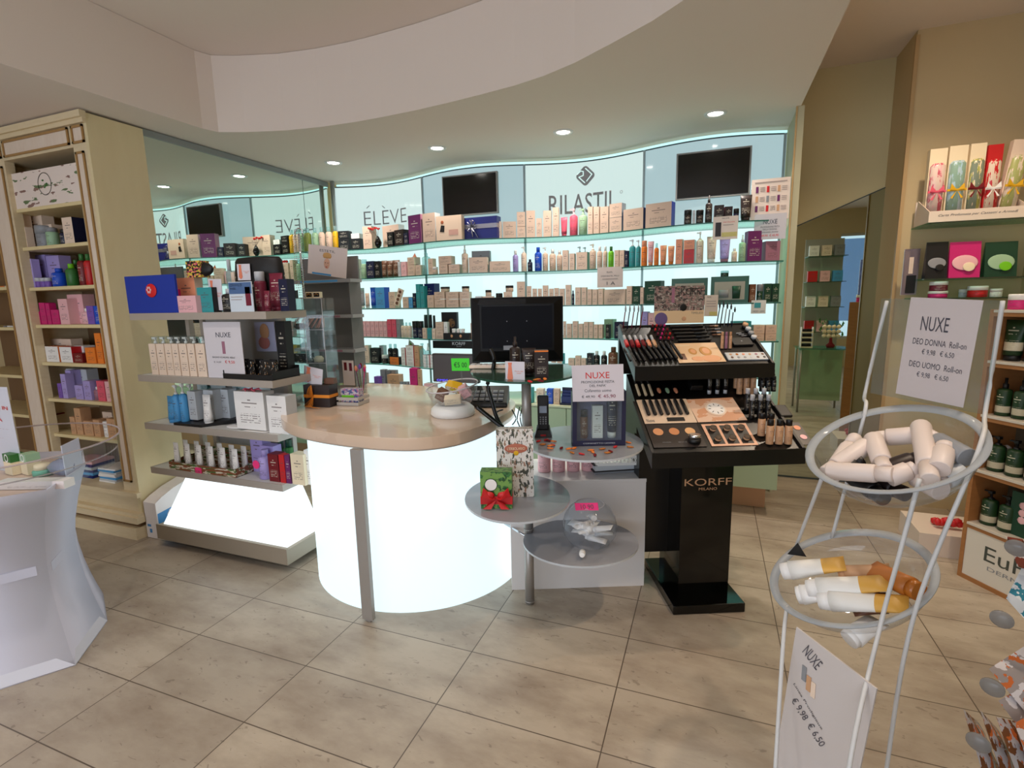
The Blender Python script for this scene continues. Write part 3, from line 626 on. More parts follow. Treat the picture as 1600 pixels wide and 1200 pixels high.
# large placard at the right end and the paper signs hung on shelf edges
v = VF(.30)+.02
t = card('placard',1171,1231,279,352,v,'tall white placard with product pictures at right end of topmost shelf','sign',(.90,.84,.80),.02,lines=[('RICETTE DI BELLEZZA',1177,1226,284,287,INK)]+[('xxxxxxxxx'[:7]+'\nxxxxxx\nxxxxxxx' if 0 else '- - - -\n- - -\n- - - -',1186+17*i,1195+17*i,293+19*j,304+19*j,INK) for i in range(3) for j in range(3)]
     +[(None,1178+17*i,1183+17*i,292+19*j,305+19*j,[plain('purple'),plain('red'),plain('tan'),plain('pale grey')][(i+j*2)%4]) for i in range(3) for j in range(3)], z=SH[0]+.001) if 0 else card('placard',1171,1231,279,352,v,'tall white placard with product pictures at right end of topmost shelf','sign',(.90,.84,.80),.02,
     lines=[(None,1178+17*i,1182+17*i,292+17*j,303+17*j,[plain('purple'),plain('red'),plain('tan'),plain('grey')][(i+j*2)%4]) for i in range(3) for j in range(3)]+[(None,1184.5+17*i,1192.5+17*i,293.5+17*j+k*3,294.6+17*j+k*3,mat('fine_print',(.66,.60,.58))) for i in range(3) for j in range(3) for k in range(3)]+[(None,1176,1226,284,286,mat('fine_print',(.66,.60,.58)))], z=SH[0]+.001)
v = VF(.33)-.006
card('paper_sign',1177,1227,334,374,v,'paper price sign hanging below the tall placard at right end','sign',(.80,.79,.82),.002,
     lines=[('NUXE',1191,1213,343,350,mat('ink_dark',(.25,.27,.33))),('PROMOZIONE FESTA',1187,1217,353,355.6,INK),('DELLA DONNA',1191,1213,357,359.5,INK),('Cofanetto donna',1187,1215,361,363.5,INK),('€ 49,90  € 45,90',1185,1216,366,370,REDINK)])
v = VF(.03)-.03
MATG = blotch('meadow_print',(.86,.82,.55),[(.72,.70,.20)],20)
card('product_card',1113,1152,338,374,v,'small white card with dark tube picture over second glass shelf','card',(.93,.88,.84),.002,lines=[(None,1117,1126,347,369,plain('dark brown')),(None,1127,1151,363,370,MATG),('NUXE',1127,1138,340,342,INK),('Gel Douche',1129,1147,346,348,REDINK),(None,1129,1145,351,352,MATS['fine_print'])])
v = VF(-.62)-.006
card('paper_sign',933,973,417,449,v,'cream paper sign hanging from second glass shelf below the green bottle','sign',(.85,.79,.76),.002,lines=[('RILASTIL',948,957,424,426.5,INK),('DERMASTIL PELLI',939,967,430,432,INK),(None,941,965,435,436,MATS['fine_print']),('1 A',948,961,440,445,INK)])
v = VF(-.05)-.008
card('product_card',1100,1121,461,494,v,'cream leaflet hanging from middle shelf behind makeup tester sign','card',(.88,.82,.76),.002,lines=[('NUXE',1104,1110,463,465,INK),(None,1103,1118,470,471,MATS['fine_print']),(None,1103,1118,474,475,MATS['fine_print']),(None,1103,1118,478,479,MATS['fine_print']),(None,1108,1120,487,493,MATG)])
v = VF(.27)-.006
card('price_card',1173,1196,469,490,v,'small price card with teal square under middle shelf right end','card',(.88,.88,.85),.002,lines=[(None,1178,1188,473,481,plain('teal')),('1 PEZZO - 2,50 €',1175,1194,485,488,INK)])
# slanting palette and tube standing on the middle shelf
p = at_shelf(622,SH[2]); t = thing('palette','beige palette with four round pans leaning on middle glass shelf','palette',p); t.rotation_euler = (0,math.radians(22),0)
MB().box(-.03,.022,0,.012,.0,.145).obj('tray', plain('pale beige'), t, (-.02,0,.014))
for k in range(4): MB().lathe([(.013,0),(.013,.002)],14).xf(Matrix.Rotation(math.pi/2,4,'X')).obj('pan', plain('brown'), t, (-.024,-.0005,.035+.033*k))
# big green kits on the middle shelf
for x0, x1, y0, lab in ((1048,1104,435,'left large green gift kit with cream window, middle glass shelf'),(1109,1168,432,'right large green gift kit with cream window, middle glass shelf')):
    p = at_shelf((x0+x1)/2,SH[2],.035); w = fv(x1,480,p[1])[0]-fv(x0,480,p[1])[0]; h = hz((x0+x1)/2,y0,p)-SH[2]
    t = thing('gift_kit',lab,'gift box',p,0,'large green gift kits')
    MB().box(-w/2,w/2,0,.07,0,h).obj('box_body', mat('kit_green',(.05,.33,.22),.35), t); MB().box(-w*.4,w*.4,-.002,0,.12*h,.8*h).obj('window', mat('kit_window',(.62,.60,.50),.3), t)
    MB().lathe([(.03,0),(.03,.05)],14,sy=.3).obj('jar_inside', plain('grey'), t, (-.15*w,-.006,.2*h)); MB().lathe([(.022,0),(.026,.08)],14,sy=.3).obj('tube_inside', plain('dark green'), t, (.18*w,-.006,.16*h))
p = at_shelf(1130,SH[2],.06); zt = hz(1130,432.5,p)
product('jar',(p[0],p[1],zt+.001),.05,.05,.038,'dark green','on top of the right large green kit',0,'clear',desc='small jar')
# makeup poster box and black stand with lettering on the fourth shelf
p = at_shelf(701,SH[3],.05); w = fv(713,480,p[1])[0]-fv(689,480,p[1])[0]; h = hz(701,488,p)-SH[3]
t = thing('poster_box','black poster box with a golden face print on fourth shelf','box',p); MB().box(-w/2,w/2,0,.03,0,h).obj('box_body', plain('black'), t); MB().sphere((0,0,0),.035,12,0,(.9,.03,1)).obj('printed_face', blotch('gold_face',(.45,.32,.16),[(.15,.10,.06)],3), t, (.02,-.001,.6*h))
p = at_shelf(711,SH[3],-.01); w = fv(732,480,p[1])[0]-fv(691,480,p[1])[0]; h = hz(711,517,p)-SH[3]
t = thing('tester_stand','black shelf-edge stand with white jars and small face prints, fourth shelf','display stand',p)
MB().box(-w/2,w/2,0,.07,0,h*.72).obj('stand_body', plain('black'), t)
for s in (-1,1): MB().sphere((0,0,0),.012,10,0,(.9,.05,1)).obj('printed_face', plain('skin'), t, (s*w*.17,-.0012,h*.4))
MB().box(-w*.9,w*.75,-.012,-.009,-.068,-.008).obj('banner', BLACKP, t)
text('KORFF',w*.5,.024,plain('pale grey'),t,(w*.12,-.0135,-.030)); text('MILANO',w*.18,.006,plain('pale grey'),t,(w*.12,-.0135,-.052))
for i, xx in enumerate((706,713,720)): q = at_shelf(xx,SH[3],.0); product('jar',(q[0],q[1]+.005,SH[3]+h*.72+.002),.032,.032,.032,'white','on black stand, fourth shelf',0,'white',desc='little white jar',sx=xx)
p = at_shelf(628,SH[4]); t = thing('leaflet','folded white and green leaflet propped on lowest shelf','leaflet',(p[0],p[1]+.06,SH[4]+.04)); 
t.location = (p[0],p[1]+.07,SH[4]+.001); MB().tube([(-.02,0,0),(-.012,0,.12),(.02,0,.20)],.003,4).add([(-.03,0,0),(.0,0,0),(.05,.01,.18),(.0,.01,.22)],[(0,1,2,3)]).obj('sheet', plain('white'), t); MB().add([(-.005,-.002,.06),(.025,-.002,.06),(.045,.004,.16),(.008,.004,.20)],[(0,1,2,3)]).obj('green_print', plain('lime'), t)
# sign boxes below
card('brand_card',556,576,582,603.5,3.60,'beige card with capital lettering and shoe drawing, sage cabinet top','card',(.84,.76,.70),.012,lines=[('ÉLÈVE',557.5,574.5,584,588,INK),('DI SERIE',559,573,599,602,INK),(None,563,570,591,595,plain('black'))],z=.669)
mb = MB(); mb.prism([(-.05,0),(.05,0),(.0,.075)],0,.05); mb.xf(Matrix.Rotation(math.pi/2,4,'X'))
p = fv(621,600,3.78); tag(mb.obj('triangular_box', plain('silver'), None, (p[0],3.80,.669)),'grey triangular carton behind the tan one, sage cabinet top','box')
p = fv(884,636,3.62); t = thing('blue_rack','navy slanted rack holding packs on the sage cabinet top','display stand',(p[0],3.62,.669)); MB().box(-.045,.045,0,.1,0,.012).box(-.045,.045,.07,.08,0,.12).obj('rack_body', plain('navy'), t)
for k in range(3): MB().box(-.04,.04,.02+.018*k,.032+.018*k,.013,.06+.02*k).obj('pack', plain('dark blue'), t)
def part(name, mb, mats, root):
    return mb.xf(Matrix.Translation(-root.location)).obj(name, mats, root)
def frame_from(tl, tr, br, bl, P, n):
    P = Vector(P); n = Vector(n).normalized(); c = [fpl(x, y, P, n) for x, y in (tl,tr,br,bl)]
    xd = ((c[1]-c[0])+(c[2]-c[3])).normalized(); w = ((c[1]-c[0]).length+(c[2]-c[3]).length)/2
    zd = ((c[0]-c[3])+(c[1]-c[2])); h = zd.length/2; zd = (zd-xd*zd.dot(xd)).normalized(); yd = zd.cross(xd)
    o = (c[2]+c[3])/2; return o, xd, yd, zd, w, h
def board(name, label, cat, q, P, n, th, m, lines=(), lift=0, group=None, sheet='sheet', pic=()):
    o, xd, yd, zd, w, h = frame_from(*q, P, n)
    t = thing(name, label, cat, (0,0,0), 0, group)
    M = Matrix(((xd[0],yd[0],zd[0],0),(xd[1],yd[1],zd[1],0),(xd[2],yd[2],zd[2],0),(0,0,0,1))); o = o-yd*lift
    t.matrix_world = Matrix.Translation(o) @ M
    MB().box(-w/2,w/2,0,th,0,h).obj(sheet, m, t)
    for L in lines:
        x0, x1, z1, z0 = (L[1]-.5)*w, (L[2]-.5)*w, (1-L[3])*h, (1-L[4])*h
        if L[0] is None: MB().box(x0,x1,-.0008,0,z0,z1).obj(L[6] if len(L) > 6 else 'picture', L[5], t)
        else: text(L[0], x1-x0, z1-z0, L[5], t, ((x0+x1)/2, -.0009, (z0+z1)/2))
    return t, w, h
# ------------------------------------------------------------------ cream display cabinet at the left
CAB = wood_mat('cream_lacquer',(.90,.83,.70),(.84,.76,.60)); GOLD = mat('antique_gold_line',(.66,.51,.31),.5); PALE = wood_mat('pale_inset',(.92,.86,.80),(.86,.78,.70),(8,2,2))
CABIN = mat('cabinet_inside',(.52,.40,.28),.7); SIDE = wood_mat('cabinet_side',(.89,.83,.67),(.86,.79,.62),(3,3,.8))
F0, BK = 2.05, 2.44
t = thing('display_cabinet','tall cream cabinet with gold-lined panels beside the large mirror','cabinet',(-4.2,2.25,0))
part('side_panel', MB().box(-3.345,-3.32,F0,2.37,.10,2.53), SIDE, t)
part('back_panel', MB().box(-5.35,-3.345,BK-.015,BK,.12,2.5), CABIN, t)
part('top_board', MB().box(-5.35,-3.345,F0+.0,BK-.015,2.36,2.53), CAB, t)
part('cornice', MB().box(-5.35,-3.31,F0-.035,F0-.001,2.50,2.535).box(-5.35,-3.315,F0-.02,F0-.001,2.475,2.50), CAB, t)
def lined(x0,x1,z0,z1,y=F0-.004):
    a = .012
    return MB().box(x0,x1,y-.006,y,z0,z0+a).box(x0,x1,y-.006,y,z1-a,z1).box(x0,x0+a,y-.006,y,z0,z1).box(x1-a,x1,y-.006,y,z0,z1)
for x0,x1 in ((-4.12,-3.48),(-3.45,-3.345),(-4.33,-4.15),(-5.2,-4.36)):
    g = part('frieze_moulding', lined(x0,x1,2.375,2.47), GOLD, t); g2 = MB().box(x0+.012,x1-.012,F0-.0035,F0-.001,2.387,2.458).xf(Matrix.Translation(-t.location)).obj('inset_panel', PALE, g)
for x0,x1 in ((-3.46,-3.345),(-4.35,-4.14)):
    part('pilaster', MB().box(x0,x1,F0,F0+.05,.30,2.36), CAB, t)
    g = part('pilaster_moulding', lined(x0+.02,x1-.02,.36,2.33), GOLD, t); MB().box(x0+.032,x1-.032,F0-.0035,F0-.001,.372,2.318).xf(Matrix.Translation(-t.location)).obj('inset_panel', PALE, g)
part('partition', MB().box(-4.26,-4.235,F0+.05,BK-.016,.30,2.36), CAB, t)
part('partition', MB().box(-3.365,-3.346,F0+.05,BK-.016,.30,2.36), CAB, t)
CZ = [1.84,1.587,1.347,1.10,.857,.614]
for z in CZ+[2.075]: bevel(part('shelf', MB().box(-4.233,-3.367,F0+.02,BK-.017,z-.022,z), wood_mat('shelf_cream',(.92,.85,.66),(.86,.78,.58)), t), .004)
for z in (1.60,1.33,1.00,.72): part('shelf', MB().box(-5.3,-4.263,F0+.03,BK-.017,z-.02,z), MATS['shelf_cream'], t)
part('base_box', MB().box(-5.35,-3.346,F0-.0,BK,.10,.30), CAB, t)
part('base_moulding', MB().box(-5.35,-3.30,F0-.03,F0-.001,.27,.30).box(-5.35,-3.30,F0-.05,F0-.001,.105,.145).box(-5.35,-3.305,F0-.035,F0-.001,.145,.165), CAB, t)
part('plinth', MB().box(-5.35,-3.315,F0-.055,2.36,0,.075), CAB, t); part('shadow_gap', MB().box(-5.34,-3.325,F0-.02,2.35,.075,.105), mat('gap_brown',(.45,.33,.2),.7), t)
FLOR = blotch('sketch_floral',(.93,.87,.83),[(.55,.42,.38),(.40,.48,.32)],5.5,.6,.62)
t = card('header_card',12,134,262,321,2.075,'white floral header card in the top of the cream cabinet','sign',(.9,.86,.84),.004,m=FLOR)
mb = MB().lathe([(.062,0),(.066,0)],28,cap=False).xf(Matrix.Rotation(math.pi/2,4,'X')); mb.obj('ring_print', mat('print_black',(.06,.05,.06)), t, (.015,-.002,.125))
mb = MB()
for k in range(7): mb.sphere((.018*math.cos(k*2.4),0,.022*math.sin(k*1.9)),.009,6,0,(1,.1,.6))
mb.obj('sprig_print', plain('green'), t, (.015,-.001,.125))
cf = lambda u: 2.085
cp = ['on cream cabinet top shelf','on cream cabinet second shelf','on cream cabinet third shelf','on cream cabinet fourth shelf','on cream cabinet fifth shelf','on cream cabinet sixth shelf']
CR = ["""f 30 40 341 pale_green/grey;c 41 52 337 pale_beige;c 53 59.5 356 pale_beige;c 56 88 336 pale_beige +.09;j 67 83 353 grey/grey;c 88 101 352 pale_beige +.05;f 85 96 356 pale_green/grey;f 107 116 359 navy/black;c 117 133 341 pale_beige/navy""",
"""c 41 54 425 lilac;c 54.5 61 405 lilac;c 61.5 83 399 lilac +.08;c 83.5 104 400 lilac +.08;j 58 65 434 violet/silver;j 66 73 434 violet/silver;j 74 80 434 violet/silver;b 83 96 419 blue/blue;b 106 117 412 green/lime;b 118 126 406 dark_green/green +.05;b 127 136 397 dark_red/green;b 137 146 397 red/green""",
"""c 51 60 487 magenta;c 61 70 473 magenta;c 71 77 474 magenta;c 78 90 484 magenta;c 91 106 467 pale_pink;c 106.5 131 460 pale_pink +.06;b 121 133 482 pale_pink;c 134 145 478 violet;c 145.5 156 478 blue""",
"""c 59 80 542 white/orange : white carton with orange flowers;c 66 103 530 pale_beige +.09;c 81.5 101 543 white/red : white carton with red flowers;c 102 117 553 dark_red;c 105 121 541 white +.06;c 122 138 544 orange;c 140 150 521 orange;c 151 166 527 orange""",
"""c 69 75.5 601 violet;c 76 84 586 lilac;c 85 94 580 lilac +.04;c 96 109 604 lilac;c 86 120 578 pale_grey +.10;c 110 122 597 lilac;b 123 131 607 mauve/white;c 132 144 597 pink;c 145 159 598 pale_pink;c 160 175 590 pale_pink""",
"""c 80 88 655 tan;c 89 99 641 tan;c 100 113 642 pale_beige +.08;c 101 116 662 tan;c 117 127 660 tan;j 129 138 663 white;c 139 155 658 tan;c 134 150 647 pale_beige +.08;c 157 163 646 white;c 164 169 645 white;c 169.6 175 645 white"""]
for s, z, pl in zip(CR, CZ, cp): row(s, z, cf, pl, .07)
row("""c 1 13 462 orange/white;c 14 17.5 462 pale_beige""", 1.60, lambda u: 2.10, 'in the left bay of cream cabinet', .08)
row("""c 0 4 545 grey;c 5 23 538 white/dark_blue : white carton with orange heart band""", 1.33, lambda u: 2.10, 'in the left bay of cream cabinet', .08)
row("""c 22 34 620 orange;c 35 43 612 yellow""", 1.00, lambda u: 2.10, 'in the left bay of cream cabinet', .08)
row("""c 28 38 655 burgundy;c 40 52 655 dark_red""", .72, lambda u: 2.10, 'in the left bay of cream cabinet', .08)
p = fv(168,748,2.10)
for k in range(8): tag(MB().box(-.08,.08,0,.16,0,.011).obj('magazine', plain(['white','pale grey','light blue','white'][k%4],.4), None, (p[0]-.01+.006*(k%3),2.10+.004*(k%2),.3015+.012*k), .05*(k%2)), 'magazine in the pile on the cabinet base, %s'%(['bottom one']+[ORD[j]+' from the bottom' for j in range(2,8)]+['topmost one'])[k], 'magazine', 'magazines piled in the cream cabinet')
for k in range(6): tag(MB().box(-.11,.11,0,.15,0,.018).obj('folded_pack', plain(['dark blue','light blue','dark blue','pale grey','dark blue','pale pink'][k]), None, (-4.0,2.12,.3015+.019*k), .04*(k%3)), '%s flat pack in the blue stack on the cabinet base' % ['lowest','second','third','fourth','fifth','topmost pink'][k], 'pack', 'blue flat packs in the cream cabinet')
# ------------------------------------------------------------------ freestanding shelf unit in front of the mirror
GM = mat('gondola_metal',(.70,.66,.62),.45,.2); GM2 = mat('gondola_board',(.80,.80,.79),.5); LIT = mat('lit_white_panel',(.5,.5,.5),.5,0,.5,(.93,.98,1),1.05)
G0, G1, GV, GB = -3.10, -2.09, 2.0, 2.28
t = thing('shelf_unit','grey metal shelf unit with glowing white base before the large mirror','shelf unit',(-2.6,2.2,0))
for z, lab in ((1.41,0),(1.057,0),(.772,0),(.50,0)):
    s = part('shelf_board', MB().box(G0,G1,GV+.004,GB,z-.012,z), GM2, t)
    MB().box(G0,G1,GV,GV+.004,z-.036,z+.002).box(G1,G1+.004,GV,GB,z-.036,z+.002).box(G0-.004,G0,GV,GB,z-.036,z+.002).xf(Matrix.Translation(-t.location)).obj('edge_strip', GM, s)
    if z > 1.4: ZTOP = z
for u in (-2.98,-2.86,-2.25): part('upright', MB().box(u-.015,u+.015,GB-.03,GB,.14,1.41), GM, t)
part('back_panel', MB().box(-2.845,-2.27,GB-.012,GB-.004,.6,1.41), mat('gondola_back',(.66,.65,.64),.5,.2), t)
part('base_tray', MB().box(G0-.01,G1,GV-.012,GB+.05,.05,.135).box(G0-.01,G1,GV-.012,GV+.0,.135,.142), mat('base_tray_metal',(.62,.57,.50),.45,.2), t)
part('foot', MB().box(G0+.1,G0+.13,GV+.1,GB-.05,0,.05), BLACKP, t); part('foot', MB().box(G1-.13,G1-.1,GV+.1,GB-.05,0,.05), BLACKP, t)
part('light_box', MB().hexa([(G0+.02,GV+.015,.137),(G1-.02,GV+.015,.137),(G1-.02,GB,.137),(G0+.02,GB,.137),(G0+.07,2.20,.455),(G1-.12,2.20,.455),(G1-.12,GB-.035,.455),(G0+.07,GB-.035,.455)]), LIT, t)
# white and blue curved cardboard piece left of it
t = thing('cardboard_display','white and blue curved cardboard display on the floor beside the shelf unit','cardboard display',(-3.25,2.1,0))
prof = [(2.055,.0),(2.055,.235),(2.10,.262),(2.18,.295),(2.30,.325),(2.42,.335),(2.42,0)]
mb = MB(); mb.add([(-3.305,v,z) for v,z in prof]+[(-3.195,v,z) for v,z in prof], [tuple(range(7)),tuple(reversed(range(7,14)))]+[(i,i+7,(i+1)%7+7,(i+1)%7) for i in range(7)], 0)
part('body', mb, mat('carton_white',(.93,.90,.89),.6), t)
part('blue_face', MB().add([(-3.194,2.06,.0),(-3.194,2.40,.0),(-3.194,2.40,.21),(-3.194,2.06,.165)],[(0,1,2,3)]), mat('carton_blue',(.30,.56,.78),.5), t)
part('white_swoosh', MB().add([(-3.193,2.16,.06),(-3.193,2.18,.06),(-3.193,2.14,.17),(-3.193,2.12,.14)],[(0,1,2,3)]), mat('carton_white',(.93,.90,.89)), t)
part('blue_spot', MB().box(-3.29,-3.26,2.053,2.055,.075,.09), MATS['carton_blue'], t); part('blue_spot', MB().box(-3.275,-3.255,2.053,2.055,.035,.06), MATS['carton_blue'], t)
gf = lambda u: 2.02
row("""b 239 252 447 pale_pink/silver;c 261 272 452 magenta +.04;c 273 308 462 pale_pink : pink patterned carton with lash print;c 279 309 434 peach/beige +.09;c 310 334 449 teal/black +.03;
b 341.5 361 451 black/silver;f 396 410 424 burgundy/silver +.05;t 413 436 426 burgundy/burgundy +.05;t 409.5 419 454 burgundy/burgundy;c 438 452 436 navy +.06;b 355.5 364 405 clear/silver +.17;c 366 371 425 pale_beige +.16""", 1.41, gf, 'on top board of grey shelf unit', .05)
t = card('blue_folder',200,278,430,485,2.03,'bright blue folder with red heart on the shelf unit top board','folder',(.07,.20,.62),.012,z=1.412)
mb = MB().sphere((0,0,0),.045,14,0,(1,.12,.85)); mb.obj('red_heart', mat('heart_red',(.85,.10,.12),.5), t, (.01,-.003,.125)); 
mb = MB()
for k in range(6): mb.sphere((.014*math.cos(k*1.047),0,.014*math.sin(k*1.047)),.008,6,0,(1,.3,1))
mb.obj('flower_patch', plain('pale pink'), t, (.0,-.009,.128))
card('product_card',360.5,397,440,485,2.02,'blue and white card with printed burgundy tube on shelf unit top','card',(.82,.86,.90),.004,z=1.412,lines=[(None,361,396,441,458,mat('card_blue',(.30,.42,.60))),('DEFENCE',363,382,443,447,plain('white')),('MAN',363,372,448.5,452,plain('white')),(None,386,394,448,476,plain('burgundy')),(None,363,382,462,463,MATS['fine_print']),(None,363,380,466,467,MATS['fine_print'])])
TIE = mat('tie_print',(.90,.52,.40),.6)
def tie_card(q, P, n, label, lift=0):
    t, w, h = board('tie_card', label, 'card', q, P, n, .002, mat('card_paper',(.86,.84,.87),.6), [('Festa del\npapà',.5,.92,.42,.58,TIE)], lift=lift, group='small white cards printed with a tie')
    MB().add([(-.36*w,-.0012,.95*h),(-.14*w,-.0012,.95*h),(-.17*w,-.0012,.80*h),(-.10*w,-.0012,.2*h),(-.25*w,-.0012,.06*h),(-.40*w,-.0012,.2*h),(-.33*w,-.0012,.80*h)],[(0,6,5,4,3,2,1)]).obj('tie_print', TIE, t)
tie_card(((320,435),(345,437),(347,484),(331,485)),(0,2.095,0),(0,1,0),'tilted white tie card above the striped teal carton')
tie_card(((372,413),(392,412),(392,438),(372,438)),(0,2.13,0),(0,1,0),'upright white tie card before the black makeup bag')
# sleep mask pack on the cartons
p = fv(312,434,2.13); t = thing('eye_mask','black padded eye mask in a pink and yellow sleeve on peach carton','eye mask',(p[0],2.14,p[2]+.002))
MB().sphere((0,0,0),.05,16,0,(2.0,.5,.85)).obj('mask', mat('satin_black',(.05,.05,.06),.5), t, (0,.0,.043))
MB().box(-.072,.035,-.03,.03,-.0,.09).obj('sleeve', blotch('sleeve_print',(.90,.78,.30),[(.86,.30,.48),(.10,.10,.10)],7,.5,.53), t, (0,0,.0))
# makeup bag
a, b = fv(377,455,2.22), fv(450,455,2.22); w = b[0]-a[0]
t = thing('makeup_bag','large quilted black makeup bag at the back of shelf unit top','bag',((a[0]+b[0])/2,2.25,1.411)); t.location.y = 2.20; h = hz(413,403,t.location)-1.41
mb = MB(); n = 20; prof = [(0,.94),(.04,1),(.3,1.02),(.33,.99),(.36,1.02),(.62,1.0),(.65,.97),(.68,1.0),(.94,.94),(1,.84)]
mb.lathe([(.5*q, z*h) for z, q in prof], 28, sx=w, sy=.12).obj('bag_body', mat('quilted_black',(.06,.05,.055),.55), t); MB().box(-.012,.012,-.064,-.058,h*.45,h*.50).obj('metal_badge', plain('silver'), t)
# second board: seven boxed pump bottles, sign, tray of pouches
for i,(x0,x1) in enumerate(((237.5,248),(249,261),(262,272.5),(273,283),(284,296),(297,308),(309.5,324))):
    x = (x0+x1)/2; p = fv(x,583,2.03); w = (fv(x1,583,2.03)[0]-fv(x0,583,2.03)[0])*.95; h = hz(x,537,p)-1.058
    t = link('boxed_bottle', None, None, (p[0],2.03,1.0585)); tag(t, ['leftmost','second','third','fourth','fifth','sixth','rightmost'][i]+' boxed white pump bottle in the row on the second board', 'bottle', 'boxed white pump bottles in a row')
    MB().box(-w/2,w/2,0,.05,0,h,0,front=1).obj('carton', [plain('pale beige'),pm('pale beige')], t)
    MB().lathe([(.010,h+.001),(.010,h+.012),(.004,h+.013),(.004,h+.03)],10,c=(0,.025)).box(-.02,.007,.018,.032,h+.026,h+.036).obj('pump', WHITEP, t)
    MB().lathe([(.022,h+.0005),(.022,h+.042)],14,c=(0,.025),sy=.9).obj('clear_cap', ACRYL, t)
card('paper_sign',325,383,503,585,2.02,'white paper price sign propped beside the boxed pump bottles','sign',(.84,.82,.84),.003,z=1.059,rz=0,lines=[('NUXE',344,367,518,525,mat('ink_dark',(.25,.27,.33))),(None,352,356.5,531,549,plain('mauve')),('BAGNO SCHIUMA 400ml',335,370,553,555.5,INK),('€ 14,57',336.5,348,560,563,INK),('€ 9,50',354,369,558.5,563.5,REDINK)])
a, b = fv(349,592,2.012), fv(440,592,2.012)
t = thing('counter_tray','low black cardboard tray of pouches on the second board','tray',((a[0]+b[0])/2,2.1,1.0585)); w = min(b[0],G1-.005)-a[0]; t.location.x = a[0]+w/2
MB().box(-w/2,w/2,-.088,-.085,0,.028).box(-w/2,w/2,.10,.103,0,.06).box(-w/2,w/2,-.085,.10,0,.004).box(-w/2,-w/2+.003,-.085,.10,0,.045).box(w/2-.003,w/2,-.085,.10,0,.045).obj('tray_body', plain('black'), t)
POUCH = blotch('pouch_print',(.06,.06,.07),[(.80,.58,.36),(.86,.84,.80)],5,.35,.66)
xs = [372,383,394,405,416,427,438,449]
for i, x in enumerate(xs[:7]):
    p = fv(x,575,2.06+.02*(i%2)); p[0] = min(p[0],G1-.04); o = link('pouch', None, None, (p[0],2.05+.035*(i%2),1.064)); tag(o, ['leftmost','second','third','fourth','fifth','sixth','rightmost'][i]+' black pouch pack with gold print in the low tray', 'pouch', 'black pouches in the low tray')
    mb = MB(); mb.hexa([(-.024,-.012,0),(.024,-.012,0),(.024,.012,0),(-.024,.012,0),(-.026,-.001,.085),(.026,-.001,.085),(.026,.001,.085),(-.026,.001,.085)]).obj('pouch_body', POUCH, o)
    MB().box(-.026,.026,-.0015,.0015,.085,.095).obj('sealed_edge', plain('black'), o)
t, w, h = board('figure_card','cut-out card of a curled figure shape leaning behind the black pouches','card',((401,504),(433,503),(432,549),(402,549)),(0,2.2,0),(0,1,0),.004,mat('card_lav',(.62,.62,.72),.5))
MB().sphere((0,0,0),.034,14,0,(1,.06,1.3)).obj('figure_head', mat('outline_tan',(.70,.52,.38),.5), t, (.0,-.002,h*.68)); MB().sphere((0,0,0),.036,14,0,(1.15,.05,1)).obj('figure_body', mat('outline_rose',(.62,.38,.36),.5), t, (-.01,-.002,h*.3))
row("c 427 442 502 black +.12", 1.057, gf, 'upright on second board behind pouches', .05)
# third board
row("""t 234 246 622 light_blue/light_blue;p 246.5 256 604 light_blue;p 257.5 267 602 light_blue;p 268.5 279 603 light_blue +.04;t 291 304 620 white;c 349 398 616 white : large white carton with pink bow;c 401 433 620 white/pale_grey : white scalloped carton""", .772, gf, 'on third board of grey shelf unit', .075)
a, b = fv(272,657,2.015), fv(350,657,2.015); w = b[0]-a[0]
t = thing('counter_tray','black wedge tray holding grey cartons on the third board','tray',((a[0]+b[0])/2,2.02,.773)); mb = MB()
mb.hexa([(-w/2,-.01,0),(w*.05,-.01,0),(w/2,.22,0),(-w*.2,.22,0),(-w/2,-.01,.014),(w*.05,-.01,.014),(w/2,.22,.03),(-w*.2,.22,.03)]).obj('tray_body', plain('black'), t)
row("""c 275 288 613 pale_grey +.03;c 301 317 611 pale_grey +.07;c 323 341 610 pale_grey +.12""", .797, gf, 'in black wedge tray', .06)
for i,(x0,x1,v) in enumerate(((312,356,2.25),(366,425,2.255))): card('printed_card',x0,x1,600,640,v,['left','right'][i]+' pale printed card standing at the back of the third board','card',(.80,.86,.88),.003,z=.774,lines=[('SILYSAN',x0+6,x0+22,603,607,plain('teal'))])
p = fv(363,660,2.05); mb = MB().lathe([(.0001,0),(.075,0),(.078,.004),(.06,.006),(.0001,.006)],28,sy=.8); tag(mb.obj('turntable', plain('white'), None, (p[0],2.10,.7735)), 'round white plate under the carton with pink bow', 'plate')
for r in REG:
    if r[1] == 'large white carton with pink bow': r[0].location.z += .0085; BOWC = r[0]
t = thing('bow','pink ribbon bow on the large white carton','ribbon',(BOWC.location.x,2.06,.773+.0075+hz(373,616,BOWC.location)-.772)); mb = MB()
for k in range(6): a = k*1.05; mb.tube([(0,0,.004),(.05*math.cos(a),.03*math.sin(a),.012),(.06*math.cos(a+.3),.03*math.sin(a+.3),.004)],.0035,5)
mb.obj('ribbon', plain('pink'), t)
t, w, h = board('leaflet','white leaflet lying over the right corner of the third board','leaflet',((425,648),(452,640),(428,672),(372,668)),(0,0,.776),(0,0,1),.001,PAPER) if 0 else (tag(MB().add([(-.0,0,.002),(.16,.0,.002),(.20,.20,.002),(.06,.20,.002),(0,0,0),(.16,0,0),(.20,.20,0),(.06,.20,0)],[(0,1,2,3),(7,6,5,4),(4,5,1,0),(5,6,2,1),(6,7,3,2),(7,4,0,3)]).obj('leaflet', plain('white'), None, (-2.345,2.015,.774)),'white leaflet lying at the right corner of the third board','leaflet'),0,0)
